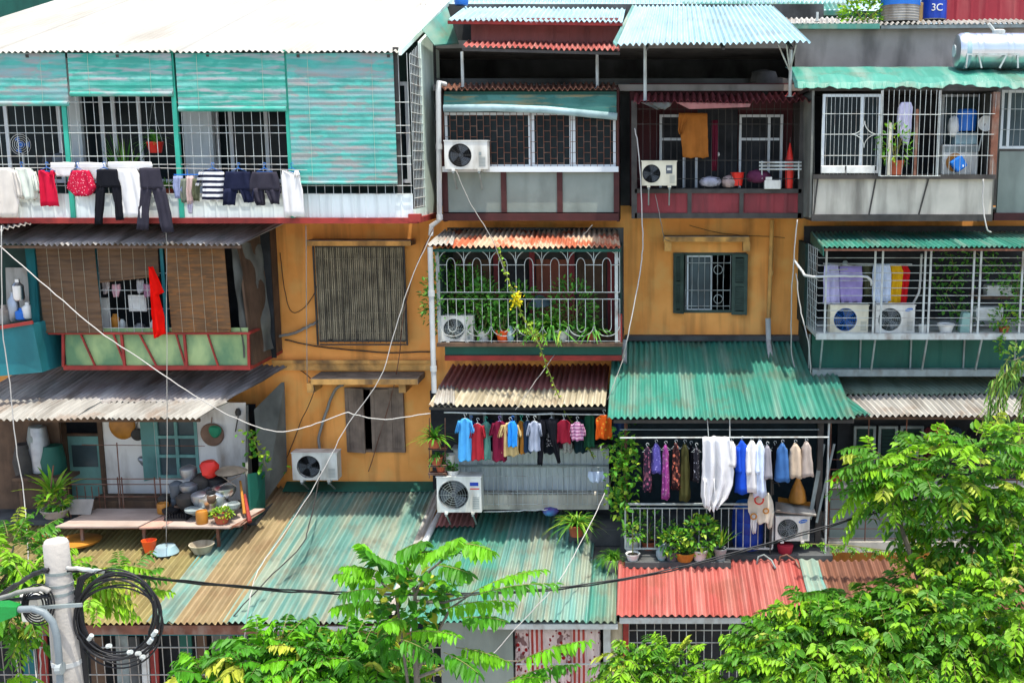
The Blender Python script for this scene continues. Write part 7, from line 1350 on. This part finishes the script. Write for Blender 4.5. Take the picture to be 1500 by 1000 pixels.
mb = MB(); mb.box(x0, x1, -.55, 2.18, z0 - .2, z0); mb.box(x0, x1, -.52, -.2, zm - .03, zm + .02); mb.build('floor', m_concl, enc)
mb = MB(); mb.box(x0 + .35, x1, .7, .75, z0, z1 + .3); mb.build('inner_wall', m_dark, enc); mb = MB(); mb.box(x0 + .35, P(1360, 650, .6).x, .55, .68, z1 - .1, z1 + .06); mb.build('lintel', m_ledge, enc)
for xa_, xb_ in ((1250, 1282), (1286, 1314), (1318, 1352)):
    mb = MB(); frame(mb, xa_, 624, xb_, 705, .56, .05, .06); o = mb.build('window', m_gsteel, enc); a = R(xa_, 624, xb_, 705, .6); mb = MB()
    for k in range(14): z = a[2] + .06 + (a[3] - a[2] - .1) * k / 14; mb.slab([(a[0] + .06, .6, z + .05), (a[1] - .06, .6, z + .05), (a[1] - .06, .57, z), (a[0] + .06, .57, z)], (0, 0, .006))
    mb.build('slats', m_dkgreen, o)
mb = MB(); a = R(1325, 648, 1345, 668, .5); mb.box(a[0], a[1], .5, .54, a[2], a[3]); mb.build('sign_plate', m_sky, label='pale blue plate on the slatted window behind the tree', cat='plate')
mb = MB(); a = R(1216, 716, 1276, 778, -.3); mb.box(a[0], P(1400, 740, -.3).x, -.3, -.25, z0, zm - .04); mb.build('lower_panel', m_ggrey, enc)
mb = MB()
for k in range(9): z = z0 + .05 + k * .19; mb.tube([(x0, -.5, z), (x1, -.5, z)], .008, 5)
for k in range(8): x = x0 + (x1 - x0) * k / 7; mb.tube([(x, -.5, z0), (x, -.5, z1)], .012, 5)
mb.build('grille', m_rsteel, enc)
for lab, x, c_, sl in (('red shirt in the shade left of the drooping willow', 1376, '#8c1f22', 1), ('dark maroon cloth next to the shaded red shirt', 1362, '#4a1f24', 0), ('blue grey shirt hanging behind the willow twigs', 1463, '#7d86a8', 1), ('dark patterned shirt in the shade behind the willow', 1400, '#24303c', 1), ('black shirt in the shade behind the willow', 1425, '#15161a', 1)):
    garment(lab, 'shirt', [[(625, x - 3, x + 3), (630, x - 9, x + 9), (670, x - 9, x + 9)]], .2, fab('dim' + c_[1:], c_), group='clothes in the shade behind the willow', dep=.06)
pillow('red cushion on the sill of the dim barred room', 1224, 703, -.2, .12, .1, .1, m_redpl, 'cushion', 'cushion')
mb = MB(); mb.tube([P(908, 641, .3), P(908, 641, .3) + Vector((3.4, 0, 0))], .01, 5)
mb = MB(); q = P(1213, 720, -.7); mb.tube([P(1216, 612, -.7), P(1210, 700, -.8), P(1208, 830, -1.3)], .012, 5); mb.build('cable', m_wcable, smooth=True, label='white cable running straight down beside the railing balcony', cat='cable')
# ================================================================== utility pole, lamp and cables
Yp = -11.0; c = P(88, 900, Yp); zt = P(80, 791, Yp).z; px = P(82, 795, Yp).x
t = T('utility_pole', 'concrete utility pole with metal straps at the lower left', 'utility pole', (px, Yp, 0))
mb = MB(); w0, w1 = .098, .145
def ring(z, k):
    w_ = (w0 + (w1 - w0) * (zt - z) / zt * 2.4) * k; return [(px + w_ * 1.06 * cos(2 * pi * (j + .5) / 12), Yp + w_ * .95 * sin(2 * pi * (j + .5) / 12), z) for j in range(12)]
lv = [0, zt * .5, zt - .9, zt - .3, zt - .02, zt]
for i, z in enumerate(lv): mb.v += [(x + random.gauss(0, .003), y, z2 + (random.gauss(0, .008) if i == 5 else 0)) for x, y, z2 in ring(z, .9 if i == 5 else 1)]
for i in range(5):
    for j in range(12): mb.f.append((i * 12 + j, i * 12 + (j + 1) % 12, i * 12 + 12 + (j + 1) % 12, i * 12 + 12 + j)); mb.m.append(0)
mb.f.append(tuple(range(60, 72))); mb.m.append(0); mb.build('post', m_pole, t, smooth='auto')
for y in (838, 856, 868, 882, 971):
    z = P(85, y, Yp).z; mb = MB(); q = ring(z, 1.05); mb.slab(q, (0, 0, .025 if y != 971 else .04)); mb.build('strap', m_gsteel if y != 971 else m_pvc, t)
mb = MB(); z = P(85, 880, Yp).z; mb.bar((px - .2, Yp - .15, z), (px + .26, Yp - .15, z + .03), .02, .03); mb.build('bracket', m_gsteel, t)
a = R(34, 868, 62, 908, Yp + .1); mb = MB(); mb.box(a[0], a[1], Yp + .05, Yp + .2, a[2], a[3]); mb.build('junction_box', m_white, bevel=.015, label='white junction box with looped wires beside the concrete pole', cat='junction box')
mb = MB(); mb.tube([P(x, y, Yp + .05) for x, y in ((112, 872), (116, 900), (121, 950), (127, 1060))], .04, 8); mb.build('cable_sleeve', m_black, t, smooth='auto')
t2 = T('street_lamp', 'green headed street lamp on a curved blue grey arm strapped to the pole', 'street lamp', P(86, 1000, Yp - .18))
pts = [P(x, y, Yp - .2) for x, y in ((90, 1060), (88, 1000), (86, 960), (83, 930), (77, 910), (65, 897), (48, 891), (28, 892))]
mb = MB(); mb.tube(pts, .03, 12); mb.build('arm', mat('blue_grey_pipe', H('#8b979a', .6), var=.08, sc=4, rough=.45), t2, smooth='auto')
mb = MB(); q = P(28, 893, Yp - .2); mb.add([q + Vector(v) for v in ((0, -.05, -.03), (0, .05, -.03), (0, .04, .04), (0, -.04, .04), (-.12, -.1, -.07), (-.12, .1, -.07), (-.12, .07, .06), (-.12, -.07, .06), (-.6, -.1, -.09), (-.6, .1, -.09), (-.6, .06, .03), (-.6, -.06, .03))], [(0, 1, 2, 3), (0, 4, 5, 1), (1, 5, 6, 2), (2, 6, 7, 3), (3, 7, 4, 0), (4, 8, 9, 5), (5, 9, 10, 6), (6, 10, 11, 7), (7, 11, 8, 4), (8, 11, 10, 9)]); mb.build('head', mat('green_plastic_lamp', H('#1a7d34', .8), var=.08, rough=.4), t2, smooth='auto')
mb = MB(); mb.tube([P(84, 978, Yp - .2), P(92, 978, Yp - .2)], .055, 12); mb.build('collar', m_pvcg, t2)
def bundle(label, pts, r, m=m_black, n=1, sp=.03):
    for k in range(n): wire('overhead_cable', label if n == 1 else label[k], [(x, y + k * 2.5, Y) for x, y, Y in pts], r, m, 'cable')
bundle(('upper black overhead cable sagging right from the pole', 'lower black overhead cable running close below the first'), [(100, 833, Yp - .1), (130, 834, -10.8), (150, 836, -10.5), (250, 848, -9.5), (390, 861, -8.2), (500, 867, -7.6), (620, 869, -7.2), (720, 867, -6.9), (820, 860, -6.6), (960, 838, -6.2), (1100, 802, -5.9), (1230, 764, -5.6), (1320, 736, -5.4), (1450, 690, -5.2), (1560, 650, -5)], .011, n=2)
wire('overhead_cable', 'pale tension clamp wire between the pole and the black cables', [(98, 831, Yp - .12), (130, 834, Yp - .1), (152, 836, Yp + .2)], .018, m_wsteel, 'cable')
bundle(('upper black cable leaving the pole to the left edge', 'lower black cable leaving the pole to the left edge'), [(70, 833, Yp - .1), (48, 840, Yp), (22, 856, Yp + .2), (-20, 886, Yp + .4), (-60, 920, Yp + .6)], .016, n=2)
wire('overhead_cable', 'grey cable arriving at the pole above the green lamp', [(-60, 892, Yp + .4), (-10, 880, Yp + .1), (25, 868, Yp - .1), (58, 862, Yp - .15), (72, 866, Yp - .15)], .024, m_gcable)
wire('overhead_cable', 'black cable running just above the green lamp to the left edge', [(70, 872, Yp - .15), (40, 876, Yp - .1), (-30, 884, Yp + .2)], .018, m_black)
t = T('cable_coil', 'big hanging coil of black cable beside the concrete pole', 'cable coil', P(172, 968, Yp))
rng = np.random.default_rng(5)
for k in range(8):
    mb = MB(); cx, cy = 172 + rng.normal(0, 4), 906 + rng.normal(0, 3); rx, ry = 61 + rng.normal(0, 5), 62 + rng.normal(0, 4.5); pts = []
    for a_ in np.linspace(0, 2 * pi, 49)[:-1]:
        s_, c_ = sin(a_), cos(a_); k2 = 1 + .05 * sin(2 * a_ + k); pts.append(P(cx + rx * c_ * k2 + (3 if s_ < 0 else -4) * (s_ < -.4), cy - ry * s_ * k2, Yp - .05 + .05 * rng.normal() * 0 + k * .018))
    mb.tube(pts, .008 if k % 3 else .011, 6, closed=True); mb.build('loop', m_black, t, smooth=True)
for k in range(4): mb = MB(); mb.tube([P(142 - 4 * k, 838, Yp - .05), P(124 - 3 * k, 846, Yp - .05), P(117 - 2 * k, 870, Yp - .05), P(116 + k, 905, Yp), P(122 + 3 * k, 935, Yp), P(140 + 5 * k, 955, Yp)], .009, 6); mb.build('hanging_length', m_black, t, smooth=True)
for x, y in ((130, 936), (200, 957), (188, 955), (218, 941), (224, 930), (157, 946), (206, 962)):
    mb = MB(); q = P(x, y, Yp - .1); mb.tube([q, q + Vector((.035, -.01, .045 if y < 945 else .01))], .02, 7); mb.build('tie', m_wsteel, t)
t = T('cable_coil', 'small tangle of thin wires around the white junction box', 'cable coil', P(50, 910, Yp - .1))
for k in range(5):
    mb = MB(); r = 14 + 4 * k; mb.tube([P(52 + k + r * .8 * cos(a_), 885 + r * sin(a_), Yp - .08 - .01 * k) for a_ in np.linspace(0, 2 * pi, 25)[:-1]], .007, 5, closed=True); mb.build('loop', m_black, t, smooth=True)
# long white service wires
wire('service_wire', 'long white wire sagging from the left edge across the bamboo blinds to the pink awning', [(-20, 340, -1.5), (0, 361, -1.5), (70, 421, -1.6), (140, 481, -1.7), (215, 532, -1.7), (283, 578, -1.7), (345, 612, -1.5), (405, 632, -1.3), (455, 623, -1.1), (505, 605, -.9), (520, 607, -.9), (565, 614, -.8), (630, 605, -.6)], .009, m_wcable)
wire('service_wire', 'white wire hanging down along the left edge past the terrace', [(2, 330, -2), (4, 480, -2), (14, 560, -2), (22, 640, -2), (34, 720, -2), (40, 790, -2.2), (46, 900, -2.5), (55, 1010, -3)], .01, m_wcable)
wire('service_wire', 'white wire slanting from the downpipe across the brown shutter to the teal roof', [(634, 340, -.3), (606, 400, -.4), (580, 480, -.6), (556, 555, -.8), (510, 620, -1), (470, 695, -1.3), (420, 775, -1.8), (378, 835, -2.4), (366, 880, -3.1), (356, 945, -3.1)], .008, m_wcable)
wire('service_wire', 'white wire hanging from the dark step down to the curtain', [(886, 722, -1.6), (868, 760, -1.9), (845, 805, -2.4), (815, 855, -3.1), (760, 915, -3.3), (715, 965, -3.4)], .008, m_wcable)
wire('service_wire', 'pale wire hanging behind the coil at the lower left corner', [(18, 915, -9), (22, 950, -9), (30, 1010, -9)], .008, m_wcable); wire('service_wire', 'second pale wire hanging between the first and the pole', [(52, 915, -9), (58, 950, -9), (60, 1010, -9)], .008, m_wcable)
wire('service_wire', 'thin dark wire lying across the teal roof sheets', [(470, 690, 1.0), (455, 760, -.6), (440, 800, -1.2), (390, 850, -2.3), (330, 915, -2.95)], .012, m_dcable)
for i, pts in enumerate((((668, 250, .3), (690, 300, .1), (718, 345, -.2), (740, 400, -.2)), ((868, 330, .2), (850, 350, .3), (840, 372, .2)), ((812, 520, .3), (780, 565, -.2), (755, 600, -.6)), ((915, 520, .2), (900, 560, -.5), (890, 585, -.6)), ((448, 330, 0), (450, 560, .5)), ((244, 325, -.1), (244, 440, -.1), (245, 640, -.8), (243, 800, -.9)))):
    wire('service_wire', ('thin wire falling from the grey cage over the canopy', 'short wire over the rust patched canopy', 'thin wire slanting under the plant balcony', 'pale wire above the short pipe end', 'dark wire dropping past the grey tarpaulin', 'grey wire dropping past the red cloth to the terrace')[i], pts, .007, m_gcable)
# ================================================================== trees
def tree(label, name, base, trunk, limbs, build, lm, cat='tree', group=None, tr=.06):
    t = T(name, label, cat, base, group); mb = MB(); mb.tube(trunk, [tr - tr * .7 * i / max(1, len(trunk) - 1) for i in range(len(trunk))], 9)
    mb.build('trunk', mat('bark', H('#6b6458'), var=.2, sc=5, rough=.95, dirt=H('#3f3a33'), damt=.5, dsc=(6, 6, 2)), t, smooth='auto')
    for l in limbs: mb = MB(); mb.tube(l, [tr * .35 - tr * .22 * i / max(1, len(l) - 1) for i in range(len(l))], 6); mb.build('limb', MATS['bark'], t, smooth='auto')
    mb = MB(); build(mb); mb.build('crown', lm, t); return t
def spray(rng, mb, c, rad, n, L, pairs, ll, lw, droop=(.25, .6), hang=(.2, .6), up=.25, mis=(0,) * 5 + (1,) * 8 + (2,), front=.3):
    c = np.array(c, float); rad = np.array(rad, float)
    for _ in range(n):
        u = rng.normal(0, 1, 3); u[1] -= front; u /= np.linalg.norm(u); q = c + u * rad * rng.uniform(.3, 1) ** .45; L_ = rng.uniform(.7, 1.25); d = u * (1, 1, .7) + (0, 0, up) + rng.normal(0, .3, 3); mb.mi = int(rng.choice(mis))
        frond(rng, mb, q, d, L * L_, pairs, ll * L_ * rng.uniform(.8, 1.15), lw * L_, rng.uniform(*droop), rng.uniform(*hang))
# big tree filling the lower right
def big(mb):
    rng = np.random.default_rng(101)
    for x, y, Yk, rx, rz_, n in ((1300, 705, -5.6, 52, 45, 34), (1365, 690, -5.6, 70, 50, 60), (1440, 690, -5.4, 75, 62, 70), (1500, 730, -5.4, 70, 100, 70), (1395, 775, -5.2, 62, 50, 60), (1430, 800, -5.6, 90, 80, 90), (1365, 880, -6.2, 70, 52, 80), (1290, 915, -6.2, 64, 40, 70), (1190, 925, -6.3, 60, 42, 60), (1150, 955, -6.6, 62, 40, 60), (1110, 985, -6.6, 55, 36, 44), (1200, 960, -6.8, 90, 60, 90), (1290, 950, -6.8, 85, 70, 95), (1390, 930, -6.9, 90, 80, 110), (1480, 900, -6.8, 80, 100, 100), (1460, 990, -7.0, 90, 60, 80), (1340, 1000, -7, 110, 45, 80), (1190, 1020, -6.9, 110, 40, 90)):
        s_ = (Yk + 20) / F; spray(rng, mb, P(x, y, Yk), (rx * s_, .75, rz_ * s_), int(n * 1.35), .4, 6, .16 * (.8 + .4 * ((x * 7 + y) % 10) / 10), .068); bushleaves(rng, mb, P(x, y, Yk), (rx * s_ * 1.05, .7, rz_ * s_ * 1.05), int(n * 2), .15, .07, mis=(0, 1, 1, 1))
    for x, y, a_ in ((1262, 676, pi), (1268, 712, pi * 1.02), (1290, 690, pi * .95), (1185, 885, pi), (1150, 900, pi * 1.05), (1215, 870, pi * .9), (1400, 655, 1.9), (1420, 650, 1.2)):
        for k in range(5): mb.mi = int(rng.choice((0, 1, 1))); frond(rng, mb, np.array(P(x + 25, y, -6.1)) + rng.normal(0, .06, 3), (cos(a_ + rng.normal(0, .3)), -.3, .2 + rng.normal(0, .25)), .6, 9, .19, .06, .35, .25)
bx = P(1400, 900, -5.6)
tree('large bright leaved tree filling the lower right corner', 'broadleaf_tree', (bx.x, -5.6, .14), [(bx.x, -5.6, .14), (bx.x + .05, -5.6, 2), (bx.x - .05, -5.6, 3.6)], [[(bx.x, -5.6, 2.4), (bx.x - 1.2, -6, 3.3), P(1200, 930, -6.2)], [(bx.x, -5.6, 2.8), P(1330, 800, -5.6), P(1300, 720, -5.6)], [(bx.x, -5.6, 3.4), P(1430, 760, -5.6), P(1440, 690, -5.5)], [(bx.x, -5.6, 2.2), (bx.x + .6, -6.2, 3.2), P(1480, 860, -6.4)]], big, LV_tree, tr=.15)
# pinnate tree in the middle with hanging leaflets
def mid(mb):
    rng = np.random.default_rng(202)
    def fr(x, y, x1, y1, Yk, pairs, ll, hang, mi, Y1=None):
        a = np.array(P(x, y, Yk)); b = np.array(P(x1, y1, Yk - .3 if Y1 is None else Y1)); d = b - a; L = np.linalg.norm(d); dr = .18; d[2] += dr * L; mb.mi = mi; frond(rng, mb, a, d, L, pairs, ll, ll * .4, dr, hang)
    for x, y, x1, y1, m_ in ((560, 828, 524, 790, 0), (566, 832, 532, 800, 1), (560, 838, 500, 828, 0), (555, 850, 487, 838, 0), (560, 862, 500, 868, 1), (556, 880, 487, 889, 0), (578, 812, 628, 789, 1), (590, 820, 640, 805, 0), (628, 818, 676, 782, 0), (640, 815, 700, 790, 1), (676, 796, 722, 806, 0), (640, 828, 690, 840, 1), (600, 840, 560, 815, 1), (690, 868, 806, 828, 0), (694, 872, 822, 852, 1), (648, 892, 756, 878, 0), (672, 905, 742, 908, 1), (600, 925, 672, 930, 0), (585, 935, 640, 962, 1), (668, 948, 744, 968, 0), (650, 955, 700, 985, 1), (760, 968, 872, 932, 0), (745, 996, 850, 968, 1), (740, 1000, 800, 990, 0), (575, 925, 545, 950, 1), (590, 905, 560, 915, 0)):
        fr(x, y, x1, y1, -9.2 + rng.normal(0, .2), 12, .175, rng.uniform(.45, .85), m_)
    bushleaves(rng, mb, P(600, 885, -8.9), (.38, .25, .4), 170, .15, .1, mis=(1, 1, 2)); bushleaves(rng, mb, P(625, 850, -8.9), (.35, .25, .28), 70, .14, .09, mis=(0, 1))
mx = P(612, 940, -8.9)
tree('young tree with long drooping pinnate leaves in front of the teal roofs', 'pinnate_tree', (mx.x, -8.9, .14), [(mx.x, -8.9, .14), (mx.x, -8.9, 2.6), (mx.x - .03, -8.9, mx.z), P(608, 865, -8.9)], [[(mx.x, -8.9, 3), P(580, 870, -8.9), P(555, 850, -9)], [(mx.x, -8.9, mx.z - .3), P(660, 890, -9), P(690, 870, -9.1)], [(mx.x, -8.9, mx.z - .4), P(680, 965, -9.1), P(760, 968, -9.2)], [P(608, 870, -8.9), P(600, 840, -9), P(590, 818, -9.1)], [P(608, 870, -8.9), P(630, 835, -9), P(676, 797, -9.1)], [P(608, 880, -8.9), P(650, 882, -9), P(694, 870, -9.1)]], mid, LV_big)
def low(mb):
    rng = np.random.default_rng(303)
    for x, y, rx, rz_, n in ((330, 985, 60, 28, 40), (400, 965, 60, 40, 50), (455, 965, 50, 40, 46), (510, 965, 60, 35, 46), (560, 985, 60, 30, 40), (430, 1010, 140, 30, 70)):
        s_ = (-8.4 + 20) / F; spray(rng, mb, P(x, y, -8.4), (rx * s_, .5, rz_ * s_), int(n * 1.3), .36, 7, .16, .066, (.2, .5), (.3, .8)); bushleaves(rng, mb, P(x, y, -8.4), (rx * s_, .45, rz_ * s_), n * 3, .13, .065, mis=(0, 1, 1))
    bushleaves(rng, mb, P(390, 985, -8.3), (.7, .3, .28), 260, .13, .08, mis=(0, 1, 1))
lx = P(440, 1000, -8.3)
tree('low bushy crown rising along the bottom edge left of the pinnate tree', 'broadleaf_tree', (lx.x, -8.3, .14), [(lx.x, -8.3, .14), (lx.x, -8.3, 2.2), (lx.x, -8.3, lx.z - .1)], [[(lx.x, -8.3, 2), P(400, 990, -8.3), P(370, 975, -8.3)], [(lx.x, -8.3, 2), P(500, 995, -8.3), P(530, 970, -8.3)]], low, LV_big)
def lbush(mb):
    rng = np.random.default_rng(404)
    for x, y, rx, rz_, n in ((930, 985, 42, 30, 46), (985, 975, 48, 30, 50), (1000, 1005, 60, 30, 40), (920, 965, 28, 16, 16)):
        s_ = (-6 + 20) / F; spray(rng, mb, P(x, y, -6), (rx * s_, .4, rz_ * s_), n, .3, 6, .14, .05, (.2, .5), (.2, .6)); bushleaves(rng, mb, P(x, y, -6), (rx * s_, .35, rz_ * s_), n * 4, .12, .06, mis=(0, 1, 1))
fx_ = P(960, 1000, -6)
tree('light green shrub rising below the red roof left of the big tree', 'shrub', (fx_.x, -6, .14), [(fx_.x, -6, .14), (fx_.x, -6, 2), (fx_.x, -6, fx_.z)], [[(fx_.x, -6, 1.8), P(930, 990, -6)], [(fx_.x, -6, 1.8), P(990, 985, -6)]], lbush, LV_tree, 'shrub')
def lefty(mb):
    rng = np.random.default_rng(505)
    for x, y, rx, rz_, n in ((15, 820, 50, 45, 60), (50, 845, 45, 40, 46), (0, 880, 45, 40, 40), (40, 905, 40, 25, 20), (125, 855, 45, 25, 22), (160, 862, 40, 22, 14), (0, 985, 25, 22, 12)):
        s_ = (-9.6 + 20) / F; spray(rng, mb, P(x, y, -9.4), (rx * s_, .4, rz_ * s_), n, .32, 7, .12, .045, (.2, .5), (.3, .7))
    for k in range(10): mb.mi = int(rng.choice((0, 2))); frond(rng, mb, np.array(P(120, 852, -9.4)) + rng.normal(0, .08, 3), (1, -.1, .1 + rng.normal(0, .25)), .55, 9, .13, .05, .3, .8)
qx = P(-40, 930, -9.4)
tree('feathery green tree behind the concrete pole at the left edge', 'pinnate_tree', (qx.x, -9.4, .14), [(qx.x, -9.4, .14), (qx.x, -9.4, 3), P(-20, 880, -9.4)], [[P(-30, 900, -9.4), P(40, 860, -9.4), P(130, 850, -9.4)], [P(-30, 900, -9.4), P(10, 840, -9.4), P(20, 800, -9.4)]], lefty, LV_tree)
def will(mb):
    rng = np.random.default_rng(606)
    for x0, y0, x1, y1 in ((1480, 520, 1442, 640), (1490, 530, 1455, 660), (1500, 530, 1470, 620), (1510, 540, 1490, 690), (1495, 525, 1462, 600), (1510, 560, 1500, 660), (1480, 540, 1448, 612)):
        a, b = P(x0, y0, -3.2), P(x1, y1, -3.4); mb.mi = 3; m_ = a.lerp(b, .5) + Vector((-.1, 0, .15)); mb.tube([a, m_, b], .006, 4)
        for k in range(60):
            t_ = rng.uniform(0, 1); q = a.lerp(m_, t_ * 2) if t_ < .5 else m_.lerp(b, t_ * 2 - 1); mb.mi = int(rng.choice((0, 1, 1, 2))); leafset(rng, mb, np.array(q) + rng.normal(0, .03, 3), np.array((rng.normal(-.1, .35), rng.normal(0, .35), -1)), rng.uniform(.14, .26), .03, curl=.05)
    bushleaves(rng, mb, P(1495, 520, -3.2), (.22, .2, .16), 60, .12, .05)
wx = P(1560, 500, -3.2)
tree('drooping willow like branches hanging at the right edge', 'willow', (wx.x, -3.2, .14), [(wx.x, -3.2, .14), (wx.x, -3.2, 4), P(1540, 540, -3.2), P(1500, 520, -3.2)], [[P(1540, 540, -3.2), P(1500, 522, -3.2), P(1478, 530, -3.2)]], will, LV_will)
def hedge(mb):
    rng = np.random.default_rng(707)
    for k in range(26):
        p = P(1186, 796, -2.0).lerp(P(1300, 806, -2.0), k / 25); mb.mi = int(rng.choice((0, 1))); frond(rng, mb, p, (rng.normal(0, 1), -.6, rng.normal(.1, .3)), .16, 5, .06, .03, .3, .4)
t = T('climbing_plant', 'thin green creeper strand running along the top of the rusty roof', 'climber', P(1240, 806, -2.0)); mb = MB(); mb.tube([P(1186, 796, -2.0), P(1240, 798, -2.0), P(1300, 806, -2.0), P(1340, 830, -3.5)], .01, 5); mb.build('stem', LV_tree[3], t); mb = MB(); hedge(mb); mb.build('foliage', LV_tree, t)
print('objects', len(SC.objects))
